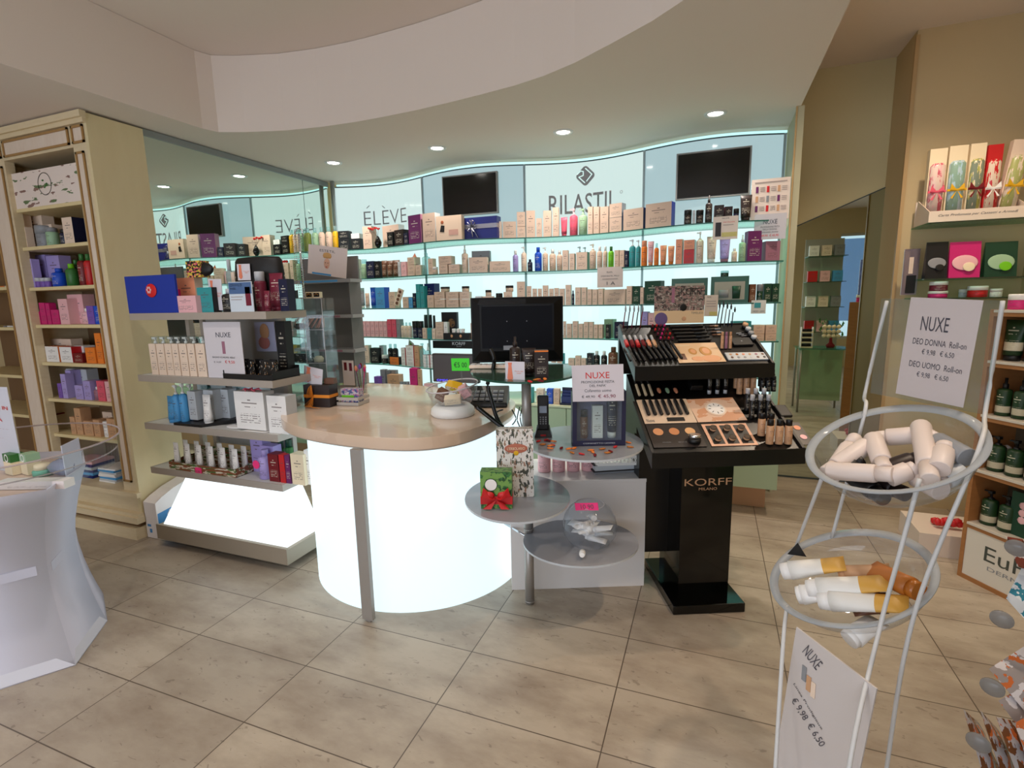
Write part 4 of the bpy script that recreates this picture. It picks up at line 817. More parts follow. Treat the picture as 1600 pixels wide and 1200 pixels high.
# fourth board
a, b = fv(264,725,2.01), fv(368,740,2.01)
t = thing('counter_tray','printed tray of little tubes with pink price tag, fourth board','tray',((a[0]+b[0])/2,2.03,.501)); w = b[0]-a[0]
NUTS = blotch('nut_print',(.85,.82,.74),[(.30,.42,.20),(.52,.30,.18)],7,.5,.5)
MB().box(-w/2,w/2,-.02,-.017,0,.045).box(-w/2,w/2,-.017,.16,0,.003).box(-w/2,-w/2+.003,-.017,.16,0,.05).box(w/2-.003,w/2,-.017,.16,0,.05).box(-w/2,w/2,.16,.163,0,.10).obj('tray_body', NUTS, t)
g = MB().box(-.022,.022,-.026,-.0205,-.012,.032).obj('price_tag', mat('neon_pink',(.98,.22,.52),.6), t, (-.02,0,0)); text('5,50',.032,.014,INK,g,(0,-.027,.010),name='handwritten_price')
TUB = print_mat('white_red_tube',(.93,.92,.90),(.5,.2,.2),((.62,.18,.16),.28,.13))
k = 0
for r_ in range(2):
    for c_ in range(6):
        x = 296+13*c_+r_*5; p = fv(x,735,2.04+.055*r_); p[0] = min(p[0], t.location.x+w/2-.03)
        o = link('tube', None, None, (t.location.x-w/2+.028+c_*(w-.06)/5, 2.045+.06*r_, .505)); tag(o, ['front','rear'][r_]+' row tube, '+['leftmost','second','third','fourth','fifth','rightmost'][c_]+', in printed tray on fourth board', 'tube', 'little white tubes in the printed tray')
        for n_, me in parts_of('tube', .042, .042, .15, 'white', None): 
            ob = link(n_, me, o, (0,0,.0))
row("""c 368 388 681 lilac +.10;c 384 405 700 lilac +.07;b 373 390 708 lilac/lilac;c 394 411 713 dark_red/burgundy;c 412 421 714 red;c 421.6 429.6 715 purple;c 431 453 713 cream;f 409 418 693 green/dark_green +.14;f 421 431 690 green/dark_green +.14;c 454 463 706 white +.02;jar 0 0 0""".replace(';jar 0 0 0',''), .50, gf, 'on fourth board of shelf unit', .06)
p = fv(396,715,2.015); t = tag(MB().lathe([(.024,0),(.024,.002)],20).xf(Matrix.Rotation(math.pi/2,4,'X')).obj('price_tag', MATS['neon_pink'], None, (p[0]-.003,2.03,p[2]+.0)), 'round pink price tag on the dark red carton, fourth board','price tag')
t.location = (p[0]-.004, 2.0315, .585)
# grey display stand with portrait card behind, to the right
for i,(y,x0,x1,zz) in enumerate(((436,430,548,0),(490,447,551,0))):
    pass
v = 2.86; a, b = fv(455,490,v), fv(551,490,v)
t = thing('tester_stand','grey two-tier stand with portrait card behind the acrylic case','display stand',((a[0]+b[0])/2,v,.878)); w = b[0]-a[0]
GST = mat('stand_grey',(.45,.44,.44),.45)
for y in (437,492,545): z = fv(500,y,v)[2]-.878; part2 = MB().box(-w/2,w/2,0,.12,z-.022,z).obj('tier', mat('tier_grey',(.62,.62,.63),.4), t); MB().box(-w*.3,w*.3,-.0012,0,z-.018,z-.005).obj('label_strip', [plain('light blue'),plain('mauve'),plain('mauve')][int(y>450)], part2)
zt = fv(500,400,v)[2]-.878
MB().box(-w/2+.0,w/2-.03,.125,.14,0,zt).box(w/2-.032,w/2-.028,.02,.14,0,zt*.8).obj('back_panel', GST, t)
t, w, h = board('portrait_card','tilted white portrait card with a smiling face on the grey stand','card',((459,386),(518,400),(540,432),(481,430)),(0,2.852,0),(0,1,0),.004,mat('card_pale',(.93,.86,.84),.5),[('ESTETIL',.3,.7,.12,.2,INK),(None,.12,.62,.93,.99,plain('light blue'))])
MB().sphere((0,0,0),.03,14,0,(.8,.06,1.2)).obj('printed_face', mat('face_print',(.90,.70,.60),.6), t, (.0,-.001,h*.42)); MB().lathe([(.028,0),(.036,.012),(.03,.03),(.008,.036)],14,sy=.06).obj('printed_towel', mat('towel_print',(.86,.66,.42),.6), t, (.0,-.001,h*.6))
for sx_ in (-1,1): MB().sphere((0,0,0),.0035,8,0,(1.4,.1,.7)).obj('printed_eye', plain('dark brown'), t, (sx_*.010,-.003,h*.44))
MB().sphere((0,0,0),.006,8,0,(1.2,.1,.5)).obj('printed_lips', plain('red'), t, (0,-.003,h*.30))
# ------------------------------------------------------------------ counter
DC, DR = (-1.50,2.425), .578
t = thing('service_counter','round glowing white counter with a pale marble top and steel post','counter',(DC[0],DC[1],0))
MB().lathe([(DR-.006,.0),(DR,.004),(DR,.812),(DR-.006,.814)],96).obj('lit_drum', mat('lit_drum_panel',(.6,.6,.6),.35,0,.5,(.86,.955,.985),.90), t)
top = [(-2.155,2.20),(-2.13,2.10),(-2.05,1.99),(-1.93,1.905),(-1.784,1.845),(-1.6,1.806),(-1.415,1.79),(-1.27,1.795),(-1.15,1.825),(-1.06,1.89),(-1.0,1.98),(-.965,2.12),(-.952,2.31),(-.96,2.54),(-1.05,2.75),(-1.27,2.88),(-1.95,3.07),(-2.28,3.04),(-2.45,2.90),(-2.43,2.75),(-2.42,2.55),(-2.38,2.38),(-2.30,2.31),(-2.17,2.295)]
MARB = blotch('marble_top',(.86,.76,.67),[(.84,.735,.645)],5,.15,.55,'Object'); MARB.node_tree.nodes['Principled BSDF'].inputs['Coat Weight'].default_value = .3
def chaikin(p, k=2):
    for _ in range(k): p = [q for i in range(len(p)) for q in ((p[i][0]*.75+p[(i+1)%len(p)][0]*.25, p[i][1]*.75+p[(i+1)%len(p)][1]*.25),(p[i][0]*.25+p[(i+1)%len(p)][0]*.75, p[i][1]*.25+p[(i+1)%len(p)][1]*.75))]
    return p
o = MB().prism([(x-DC[0],y-DC[1]) for x,y in chaikin(top,2)], .824, .876, smooth=True).obj('worktop', MARB, t); b = bevel(o,.016,4)
MB().prism([(x-DC[0],y-DC[1]) for x,y in [(DC[0]+(x-DC[0])*.985,DC[1]+(y-DC[1])*.985) for x,y in chaikin(top,2)]], .815, .824).obj('top_underside', mat('underside',(.75,.68,.62),.5), t)
MB().box(-.028,.028,-.022,.0,.012,.818).box(-.012,.012,-.016,-.004,0,.012).obj('steel_post', STEEL, t, (-1.417-DC[0],1.805-DC[1]-.012,0), )
# gift box with orange bow, on the counter
a, b = fz(478,640,.877), fz(517,632,.877); ang = math.atan2(b[1]-a[1],b[0]-a[0])*.4
p = fz(496,636,.877); w = (fv(515,600,p[1])-fv(478,600,p[1])).length*.98
t = thing('ribboned_gift','dark brown gift box tied with orange raffia on the counter','gift',(p[0],p[1],.8775),.12)
h = hz(480,603,p)-.877; MB().box(-w/2,w/2,0,.085,0,h).obj('box_body', plain('dark brown'), t); MB().box(w*.12,w/2,.05,.085,h+.0005,h+.03).obj('box_lid', plain('brown'), t)
RAF = mat('raffia_orange',(.90,.55,.15),.7); MB().box(-w/2-.001,w/2+.001,-.0012,.086,h*.42,h*.56).obj('raffia_band', RAF, t); mb = MB()
for k in range(10):
    a_ = 2.2+k*.12; mb.tube([(-.018,-.004,h*.5),(-.018+.03*math.cos(a_),-.015-.001*k,h*.5+.06*math.sin(a_)),(-.018+.012*math.cos(a_-.9),-.02,h*.5+.065*math.sin(a_-.5)),(-.018,-.004,h*.5)],.0014,4)
    mb.tube([(-.018,-.005,h*.48),(-.03-.006*k*.5+.012*(k%3),-.02-.002*k,.012),(-.06+.012*k,-.03-.002*k,.003)],.0013,4)
mb.obj('raffia_bow', RAF, t)
tie_card(((481,573),(510,580),(503,604),(474,597)),(0,p[1]+.03,0),(0,1,0),'white tie card standing in the brown gift box on counter')
# grey wooden crate with a flower tin
p = fz(543,634,.877); w = (fv(556,630,p[1])-fv(525,630,p[1])).length
t = thing('slatted_crate','small grey slatted crate on the counter beside the brown gift','crate',(p[0],p[1],.8775),.1); CRT = mat('crate_grey',(.72,.69,.66),.6)
for z in (0,.028): MB().box(-w/2,w/2,0,.005,z+.002,z+.018).obj('slat', CRT, t); MB().box(w/2-.005,w/2,.005,.12,z+.002,z+.018).obj('slat', CRT, t); MB().box(-w/2,-w/2+.005,.005,.12,z+.002,z+.018).obj('slat', CRT, t)
MB().box(-w/2,w/2,.0,.12,0,.003).obj('crate_floor', CRT, t)
t = thing('flower_tin','small tin box with floral and lime print standing in the grey crate','tin',(p[0]-.004,p[1]+.03,.8815),.1)
FT = blotch('tin_floral',(.78,.74,.76),[(.72,.40,.58),(.30,.34,.55)],6,.4,.55)
MB().box(-w*.42,w*.42,0,.05,0,.085).obj('tin_body', FT, t); MB().box(-w*.38,w*.2,-.001,0,.025,.05).obj('lime_label', plain('lime'), t)
# brush pot behind
p = fz(552,618,.877); t = thing('brush_pot','clear pot of makeup brushes behind the flower tin','brush pot',(p[0]-.01,p[1]+.10,.8775)); MB().lathe([(.028,0),(.032,.10)],18).obj('pot', ACRYL, t)
for k,(c1,c2) in enumerate((('magenta','magenta'),('black','peach'),('silver','dark red'),('lime','magenta'),('purple','peach'),('olive','violet'))):
    a_ = k*1.05; q = (.018*math.cos(a_),.018*math.sin(a_)); b_ = MB().tube([(q[0]*.5,q[1]*.5,.006),(q[0]*1.6,q[1]*1.6,.13+.01*(k%3))],.003,6).obj('brush', plain(c1), t); MB().sphere((q[0]*1.7,q[1]*1.7,.15+.01*(k%3)),.009,8,0,(1,1,2)).obj('bristles', plain(c2,.9), b_)
t, w, h = board('brush_card','cream card printed with makeup brushes on the counter','card',((548,562),(555.5,564),(555.5,602),(548,600)),(0,2.62,0),(0,1,0),.002,mat('card_pale',(.93,.86,.84)))
t, w, h = board('brush_card','cream card with dark red brush prints behind the brush pot','card',((538,563),(555,564),(555,602),(537,602)),(0,2.66,0),(0,1,0),.002,mat('card_pale',(.93,.86,.84)),[(None,.15,.4,.08,.4,plain('dark red'),'printed_brush'),(None,.6,.85,.1,.42,plain('burgundy'),'printed_brush')]); 
o = [q for q in bpy.data.objects if q.get('label') == 'cream card printed with makeup brushes on the counter'][0]
for ch in list(o.children): bpy.data.objects.remove(ch)
bpy.data.objects.remove(o)
# clear acrylic jewellery case
c0 = fz(446,626,.877); cA = fz(524,626,.877); cx_, cy_ = -2.195, 2.425
t = thing('acrylic_case','clear three-tier acrylic case with pink feathers at the counter left end','display case',(cx_,cy_,.877),.25); w, dd, H3 = .235, .15, hz(480,466,(cx_,cy_,0))-.877
for z in (0,H3*.38,H3*.70,H3-.003): MB().box(-w/2,w/2,-dd/2,dd/2,z,z+.003).obj('case_tier', ACRYL, t)
for x0,x1,y0,y1 in ((-w/2,-w/2+.003,-dd/2,dd/2),(w/2-.003,w/2,-dd/2,dd/2),(-.0015,.0015,-dd/2,dd/2),(-w/2,w/2,dd/2-.003,dd/2),(-w/2,w/2,-dd/2,-dd/2+.0025)): MB().box(x0,x1,y0,y1,.0032,H3-.0032).obj('case_wall', ACRYL, t)
CZ0 = .877
EDGE = mat('acrylic_edge',(.80,.78,.80),.3)
for z in (.0,H3*.38,H3*.70,H3-.003): MB().box(-w/2,w/2,-dd/2-.0015,-dd/2,z,z+.002).obj('bright_edge', EDGE, t)
for x in (-w/2,-.001,w/2-.002): MB().box(x,x+.002,-dd/2-.0015,-dd/2,.002,H3).obj('bright_edge', EDGE, t)
FE = mat('feather_pink',(.90,.62,.56),.9)
def infront(dx, dy): return (cx_+dx*math.cos(.25)-dy*math.sin(.25), cy_+dx*math.sin(.25)+dy*math.cos(.25))
for k in range(8):
    q = infront(-.085+.024*k, -.02+.01*(k%3)); mb = MB(); L_ = .07; a_ = .4*k-1.0
    for j in range(9):
        s = j/8; mb.tube([(s*L_*math.cos(a_)*.6,s*.02*math.sin(a_),.004+s*.05),(s*L_*math.cos(a_)*.6+.012*(1-s*.5),s*.02,.012+s*.05)],.0012,4); mb.tube([(s*L_*math.cos(a_)*.6,s*.02*math.sin(a_),.004+s*.05),(s*L_*math.cos(a_)*.6-.012*(1-s*.5),s*.02,.012+s*.05)],.0012,4)
    mb.tube([(0,0,.002),(L_*math.cos(a_)*.6,.02*math.sin(a_),.056)],.0015,5)
    tag(mb.obj('feather', FE, None, (q[0],q[1],CZ0+H3*.70+.004)), ['leftmost','second','third','fourth','fifth','sixth','seventh','rightmost'][k]+' pink feather in the top tier of the acrylic case','feather','pink feathers in the acrylic case')
q = infront(-.06,.0); tag(MB().lathe([(.03,0),(.045,.012),(.04,.03),(.0001,.034)],20,sy=.8).obj('black_purse', plain('black'), None, (q[0],q[1],CZ0+H3*.70+.0035)),'small round black purse under the pink feathers','purse')
q = infront(.05,-.03); tag(MB().lathe([(.03,0),(.034,.02),(.02,.034),(.0001,.036)],6,sy=.8).obj('faceted_box', plain('cream'), None, (q[0],q[1],CZ0+H3*.38+.0035)),'faceted cream jewel box in the middle tier of acrylic case','box')
q = infront(-.03,-.02); tag(MB().box(-.05,.05,-.03,.03,0,.05).obj('carton', POUCH, None, (q[0]-.02,q[1],CZ0+H3*.38+.0035)),'dark patterned carton in middle tier of acrylic case','box')
q = infront(.05,.04)
tag(MB().tube([(-.02,0,.004),(.0,.01,.006),(.03,0,.005),(.01,-.01,.006),(-.02,0,.004)],.002,5).obj('bracelet', mat('gold',(.80,.58,.35),.3,1), None, (q[0]-.05,q[1]-.05,CZ0+.004)),'thin gold bracelet in the bottom tier of acrylic case','bracelet')
# necklace stand and earring boxes on top of the case
zt = CZ0+H3+.0005; q = infront(-.035,.02)
t = thing('necklace_stand','silver necklace hanger with draped bead chains on the acrylic case','necklace stand',(q[0],q[1],zt)); hh = hz(480,357,q)-zt
MB().lathe([(.03,0),(.03,.004)],18).tube([(0,0,.004),(0,0,hh-.03)],.006,8).tube([(-.03,0,hh-.05),(-.025,0,hh-.01),(0,0,hh),(.025,0,hh-.01),(.03,0,hh-.05)],.004,6).obj('hanger', CHROME, t)
for k,(x,c) in enumerate(((-.034,'amber'),(-.02,'silver'),(-.006,'grey'),(.012,'silver'),(.030,'brown'))):
    mb = MB(); n = 26
    for j in range(n): mb.sphere((x+.003*math.sin(j*1.3), -.014, .02+(hh-.04)*j/n), .0035 if k%2 else .0026, 6)
    mb.obj('bead_chain', plain(c,.25), t)
for i,(dx,c) in enumerate(((-.085,'black'),(.03,'cream'),(.075,'cream'))):
    q = infront(dx,-.045); t = thing('earring_box',['black velvet box with gold earrings on the acrylic case','left open cream box with black pendant on acrylic case','right open cream box with dark beads on acrylic case'][i],'jewellery box',(q[0],q[1],zt),.25); s = .034 if i == 0 else .021
    MB().box(-s,s,-.0,.03,0,.045 if i==0 else .034).obj('box_body', plain(c), t); MB().box(-s*.8,s*.8,-.001,0,.006,.028 if i else .04).obj('velvet_pad', plain('black',.9), t)
    mb = MB()
    for k in range(3): mb.sphere((-s*.4+k*s*.4,-.003,.018+.004*(k%2)),.004,8)
    mb.obj('earring', MATS['gold'], t)
# ------------------------------------------------------------------ clear bowl on white base on the counter
def tilted(c, n, rot=0):
    n = Vector(n).normalized(); a = n.cross(Vector((0,1,0))).normalized(); b = n.cross(a)
    return Matrix.Translation(Vector(c)) @ Matrix(((a[0],b[0],n[0],0),(a[1],b[1],n[1],0),(a[2],b[2],n[2],0),(0,0,0,1)))
def bowl_profile(r, d, k=10): return [(max(r*math.sin(math.pi/2*i/k),.0001), -d*math.cos(math.pi/2*i/k)) for i in range(k+1)]
BOWL = clear('bowl_plastic',(.95,.96,.97),1.4,.09,(.86,.87,.90))
cb = fz(703,650,.877)+Vector((0,.035,0)); cb.z = 0
t = thing('counter_bowl','tilted clear bowl on a white ring base at the counter right end','bowl',(cb[0],cb[1],.877))
MB().lathe([(.105,0),(.112,.01),(.108,.035),(.085,.055),(.07,.055),(.068,.0)],36,cap=False).obj('ring_base', WHITEP, t)
M = tilted((-.0,-.0,.148),(-.10,-.12,1)); me = MB().lathe(bowl_profile(.128,.125),36,cap=False).xf(M).obj('bowl_shell', BOWL, t)
rim = [M @ Vector((.130*math.cos(2*math.pi*i/40),.130*math.sin(2*math.pi*i/40),0)) for i in range(40)]; MB().tube(rim,.0035,6,closed=True).obj('bowl_rim', EDGE, t)
def loose(kind, c, w, d, h, col, label, rot, extra=None, cat=None, group=None, m=None):
    if kind == 'box': o = MB().box(-w/2,w/2,-d/2,d/2,-h/2,h/2,0,front=1).obj('carton', [mat('side_'+col,P[col]), m or pm(col)], None, c)
    else:
        o = link(kind, None, None, c)
        for n_, me in parts_of(kind, w, d, h, col, extra): link(n_, me, o, (0,0,0))
    o.rotation_euler = rot; return tag(o, label, cat or ('box' if kind == 'box' else CAT[kind]), group)
SOAP = blotch('soap_print',(.86,.78,.30),[(.80,.25,.12),(.92,.88,.80)],3,.5,.55)
loose('box',(cb[0]-.01,cb[1]+.04,.877+.135),.075,.05,.035,'yellow','yellow carton with red print in the clear bowl on the counter',(.5,.2,.1),m=SOAP)
loose('box',(cb[0]+.06,cb[1]+.02,.877+.12),.045,.04,.06,'pale pink','pale pink carton in the clear bowl on the counter',(.3,-.5,.2))
loose('box',(cb[0]+.02,cb[1]-.035,.877+.085),.08,.05,.032,'cream','cream carton with barcode in the clear bowl on the counter',(.3,-.1,.35))
loose('box',(cb[0]-.058,cb[1]+.0,.877+.10),.05,.04,.055,'brown','brown carton in the clear bowl on the counter',(.2,.5,.1))
NEON = mat('neon_green',(.28,.90,.20),.6,0,.5)
t, w, h = board('price_tag','neon green scalloped price tag above the clear counter bowl','price tag',((709,561),(737,560),(734,580),(706,579)),(0,cb[1]+.10,0),(0,1,0),.002,NEON,[('€5 00',.14,.86,.3,.72,mat('print_black',(.06,.05,.06)))])
mb = MB().tube([(0,0.004,-.0),(0.002,.006,-.05)],.004,6); mb.obj('tag_clip', ACRYL, t)
# till display behind the bowl
v = 2.62; a, b = fv(677,600,v), fv(748,600,v)
t = thing('till_display','small dark till display angled behind the counter bowl','screen',((a[0]+b[0])/2,v,.877)); w = b[0]-a[0]; zt, zb = fv(712,553,v)[2]-.877, fv(712,598,v)[2]-.877
bevel(MB().box(-w/2,w/2,0,.03,zb,zt).obj('display_body', mat('display_dark',(.16,.15,.15),.4), t),.004); MB().box(-w/2+.01,w/2-.01,-.001,0,zb+.02,zt-.008).obj('display_face', mat('display_face',(.27,.25,.25),.3), t)
text('OMEGA',w*.32,.012,mat('led_violet',(.3,.25,.8),.5,0,.5,(.35,.30,1),1.5),t,(-w*.25,-.002,zb+.012)); MB().box(-.05,.05,.0,.10,0,.008).box(-.012,.012,.02,.04,.008,zb+.01).obj('display_foot', BLACKP, t)
# ------------------------------------------------------------------ tiered disc table
DSK = mat('disc_glass_grey',(.56,.57,.60),.2); DSKW = mat('disc_glass_warm',(.60,.60,.62),.18); DG = mat('disc_glass_green',(.20,.30,.25),.1)
DE = mat('disc_edge',(.78,.80,.82),.3)
PX, PY = -.765, 2.16
t = thing('tiered_table','steel pole table with four offset round glass tops beside the counter','table',(PX,PY,0))
discs = [((-.515,2.150),.258,.232,.365,DSKW),((-.762,2.01),.228,.275,.60,DSK),((-.518,2.22),.262,.288,.81,DSK),((-.80,2.24),.25,.34,1.12,DG)]
def ell(c, a, b, phi=.37, n=56): return [(c[0]+a*math.cos(q)*math.cos(phi)-b*math.sin(q)*math.sin(phi), c[1]+a*math.cos(q)*math.sin(phi)+b*math.sin(q)*math.cos(phi)) for q in [2*math.pi*i/n for i in range(n)]]
for c, a, b, z, m in discs: part('round_top', MB().prism(ell(c,a,b), z-.009, z, 0, 1), [m, DE if m is not DG else mat('disc_edge_green',(.12,.30,.24),.2)], t)
for z0, z1 in ((0,.354),(.367,.589),(.602,.799),(.812,1.109)): part('pole_section', MB().lathe([(.022,z0),(.022,z1)],20,c=(PX,PY)).lathe([(.0235,z0+.01),(.0235,z0+.016)],20,c=(PX,PY)), STEEL, t)
part('tie_rod', MB().tube([(DC[0]+DR*math.cos(-.25)+.004,DC[1]+DR*math.sin(-.25),.33),(PX-.02,PY+.01,.335)],.006,8).lathe([(.012,.323),(.012,.337)],12,c=(DC[0]+DR*math.cos(-.25)+.02,DC[1]+DR*math.sin(-.25)-.0)), CHROME, t)
# goods on the discs
def floor_w(x0, x1, y, z): return (fz(x1,y,z)-fz(x0,y,z)).length
p = fz(806,777,.60); p = Vector((p[0],p[1]-.0,.601)); w = (fv(835,700,p[1])-fv(777,700,p[1])).length*.93; h = hz(806,671,p)-.60
t = thing('print_carton','tall white carton printed with pine branches on the round top','box',p,.36); h = hz(806,671,p)-.60
PINE = blotch('pine_print',(.90,.88,.86),[(.64,.50,.42),(.46,.45,.38),(.28,.29,.26)],11,.5,.59)
MB().box(-w/2,w/2,0,.045,0,h).obj('box_body', PINE, t); mb = MB().sphere((0,0,0),.05,18,0,(1,.03,.42)); mb.obj('oval_label', mat('label_coral',(.72,.42,.33),.5), t, (.005,-.001,h*.72))
text("L'ERBOLARIO",.075,.012,plain('cream'),t,(.005,-.0035,h*.722)); MB().sphere((0,0,0),.011,12,0,(1,.1,1)).obj('yellow_seal', plain('yellow'), t, (.005,-.002,h*.655))
p = fz(776,795,.60); p.z = .601; w = (fv(800,770,p[1])-fv(750,770,p[1])).length*.9
t = thing('ribboned_gift','green gift box with red ribbon bow and round tag','gift',p,.30); h = hz(776,738,p)-.60
GBX = blotch('green_print',(.22,.45,.22),[(.12,.30,.14),(.45,.62,.30)],7,.4,.5)
MB().box(-w/2,w/2,0,.06,0,h).obj('box_body', GBX, t); MB().box(-w/2-.001,w/2+.001,-.0012,.061,h*.12,h*.34).obj('ribbon_band', plain('red',.3), t)
mb = MB()
for s in (-1,1): mb.add([(0,-.004,h*.28),(s*.05,-.02,h*.62),(s*.06,-.012,h*.36),(s*.02,-.026,h*.30)],[(0,1,2,3)]).add([(0,-.006,h*.25),(s*.03,-.02,h*.20),(s*.055,-.018,.004),(s*.02,-.022,.006)],[(0,1,2,3)]).sphere((s*.028,-.014,h*.40),.018,8,0,(1.3,.5,.9))
mb.obj('ribbon_bow', plain('red',.3), t); g = MB().lathe([(.024,0),(.024,.0015)],24).xf(Matrix.Rotation(math.pi/2,4,'X')).obj('round_tag', plain('white'), t, (-w*.16,-.003,h*.66)); MB().lathe([(.024,0),(.0265,0)],24,cap=False).xf(Matrix.Rotation(math.pi/2,4,'X')).obj('tag_rim', plain('dark green'), g, (0,-.0008,0))
# fishbowl with tubes on the lowest disc
bz = .365; p = fz(916,862,bz); r = (fv(960,830,p[1])-fv(875,830,p[1])).length/2
p = Vector((p[0]+.0,p[1]+r*.55,bz+.001)); t = thing('fish_bowl','round clear bowl of small white tubes on the lowest round top','bowl',p)
MB().lathe([(r*.4,0),(r*.75,r*.16),(r*.97,r*.5),(r,r*.8),(r*.93,r*1.12),(r*.75,r*1.42),(r*.52,r*1.60)],40,cap=False).obj('bowl_shell', BOWL, t); MB().tube([(r*.52*math.cos(2*math.pi*i/30),r*.52*math.sin(2*math.pi*i/30),r*1.60) for i in range(30)],.002,6,closed=True).obj('bowl_rim', EDGE, t)
o = board('price_tag','hot pink handwritten price tag on the round clear bowl','price tag',((899,786),(936,786),(935,797),(900,798)),(0,p[1]-r*.53,0),(0,1,0),.0015,MATS['neon_pink'],[('10 90',.25,.8,.2,.8,INK)])
rnd = random.Random(3)
for k in range(12):
    a_ = rnd.uniform(0,6.28); rr = rnd.uniform(0,r*.42); zz = r*(.22+.075*k)
    loose('tube',(p[0]+rr*math.cos(a_)-.02*math.cos(a_),p[1]+rr*math.sin(a_)-.0,p[2]+zz*.8+.01),(.036),.036,.095,'white' if k%4 else 'pale grey','small white tube lying in the round clear bowl',(1.45+rnd.uniform(-.35,.35),rnd.uniform(-.4,.4),rnd.uniform(0,6.28)),'white',group='small white tubes in the round clear bowl')
loose('flask',(p[0]-.008,p[1]-r*.62-.028,p[2]+.014),.026,.026,.05,'white','tiny white bottle lying outside the round clear bowl',(1.35,0,.2),'white')
# products and cards on the green top
def stand(kind, x0, x1, top, ybase, z, col, label, extra=None, cat=None, d=.05, yaw=.36):
    x = (x0+x1)/2; p = fz(x,ybase,z); p.z = z+.001; w = (fv(x1,ybase,p[1])-fv(x0,ybase,p[1])).length*.96; h = hz(x,top,p)-z
    if kind == 'carton': o = link('carton', parts_of('carton',w,d,h,col,extra)[0][1], None, p, yaw)
    else:
        o = link(kind, None, None, p, yaw)
        for n_, me in parts_of(kind,w,w,h,col,extra): link(n_, me, o, (0,w/2,0))
    return tag(o, label, cat or CAT[kind]), w, h
stand('spray_bottle',797,814,527,583,1.12,'dark brown','dark brown spray bottle in front of the black monitor','dark brown')
stand('tube',816,838,545,590,1.12,'dark brown','dark brown flared tube in front of the black monitor','black')
o, w, h = stand('carton',836,857,548,592,1.12,'dark brown','dark brown carton with orange top edge before the monitor'); MB().box(-w/2,w/2,-.001,0,h-.006,h).obj('orange_edge', plain('orange'), o)
tie_card(((788,565),(818,565),(820,599),(790,597)),(0,1.965,0),(.0,1,0),'white tie card on the green round top before the monitor')
def petals(pts, z, place, s=1.0):
    for i,(x,y) in enumerate(pts):
        p = fz(x,y,z); mb = MB(); a_ = rnd.uniform(0,3.1)
        for k in range(2): mb.sphere((.006*k*s,.003*k,.004+.001*k),.011*s,6,0,(1.2,.6,.35))
        mb.xf(Matrix.Rotation(a_,4,'Z')); REG.append([tag(mb.obj('dried_petal', plain(['orange','amber','dark red','orange'][i%4] if i%5 else 'red',.8), None, (p[0],p[1],z+.0005)),'','petal'),'dried orange petal '+place,'',x])
petals([(829,598),(838,595),(846,597),(852,594)],1.12,'on the green round top',1.2)
# third disc: phone, gift set, sign, petals
p = fz(849,681,.81); p.z = .811; t = thing('cordless_phone','black cordless phone upright in its charger on the grey round top','phone',p,.30); h = hz(848,618,p)-.81; s = h/.17
MB().hexa([(-.036*s,-.03*s,0),(.036*s,-.03*s,0),(.036*s,.03*s,0),(-.036*s,.03*s,0),(-.028*s,-.02*s,.028*s),(.028*s,-.02*s,.028*s),(.026*s,.026*s,.04*s),(-.026*s,.026*s,.04*s)]).obj('charger', BLACKP, t)
g = bevel(MB().box(-.023*s,.023*s,-.010*s,.012*s,.022*s,h).obj('handset', mat('phone_black',(.07,.07,.09),.3), t),.006,3); MB().box(-.015*s,.015*s,-.0115*s,-.010*s,h*.58,h*.75).obj('display', mat('phone_display',(.62,.66,.72),.3), g); MB().box(-.011*s,.011*s,-.032*s,-.0303*s,.006*s,.013*s).obj('red_badge', plain('red'), t)
mb = MB()
for r_ in range(4):
    for c_ in range(3): mb.box((-.014+.011*c_)*s,(-.008+.011*c_)*s,-.0115*s,-.0098*s,h*.30+r_*.009*s,h*.30+(r_*.009+.005)*s)
mb.obj('keypad', plain('grey'), g)
p = fz(936,697,.81); t0 = fz(893,692,.81); t1 = fz(979,699,.81); v = p[1]; w = (fv(978,660,v)-fv(893,660,v)).length; h = hz(936,612,p)-.81
t = thing('gift_set_box','navy window gift box holding three grooming products on grey round top','gift box',(p[0],p[1],.811),.36); NB = mat('navy_box',(.14,.14,.26),.4); w *= .97
MB().box(-w/2,w/2,.0,.004,0,.024).box(-w/2,w/2,0,.004,h-.02,h).box(-w/2,-w/2+.018,0,.004,.024,h-.02).box(w/2-.018,w/2,0,.004,.024,h-.02).box(-w/2,w/2,.056,.06,0,h).box(-w/2,-w/2+.003,.004,.056,0,h).box(w/2-.003,w/2,.004,.056,0,h).box(-w/2,w/2,.004,.056,h-.003,h).box(-w/2,w/2,.004,.056,0,.01).obj('box_body', NB, t)
MB().box(-w/2+.018,w/2-.018,.0,.001,.024,h-.02).obj('clear_window', ACRYL, t)
MB().box(-w/2+.006,w/2-.006,.050,.055,.011,h-.006).obj('backing', mat('backing_lilac',(.50,.48,.60),.6), t)
for k,(nm,x,ww,hh,cc,kk) in enumerate((('roll_on',-w*.27,.034,h*.52,'brown','flask'),('carton',-.004,.045,h*.60,'white','carton'),('tube',w*.26,.048,h*.80,'navy','tube'))):
    g = link(nm, None, t, (x,.018,.03))
    for n_, me in parts_of(kk,ww,.03,hh,cc,'black' if kk=='flask' else None): link(n_ if n_!='carton' else 'carton_print', me, g, (0,0 if kk=='carton' else .012,0))
text('COFANETTO UOMO',w*.6,.006,plain('pale grey'),t,(0,-.001,.012))
v = p[1]-.035
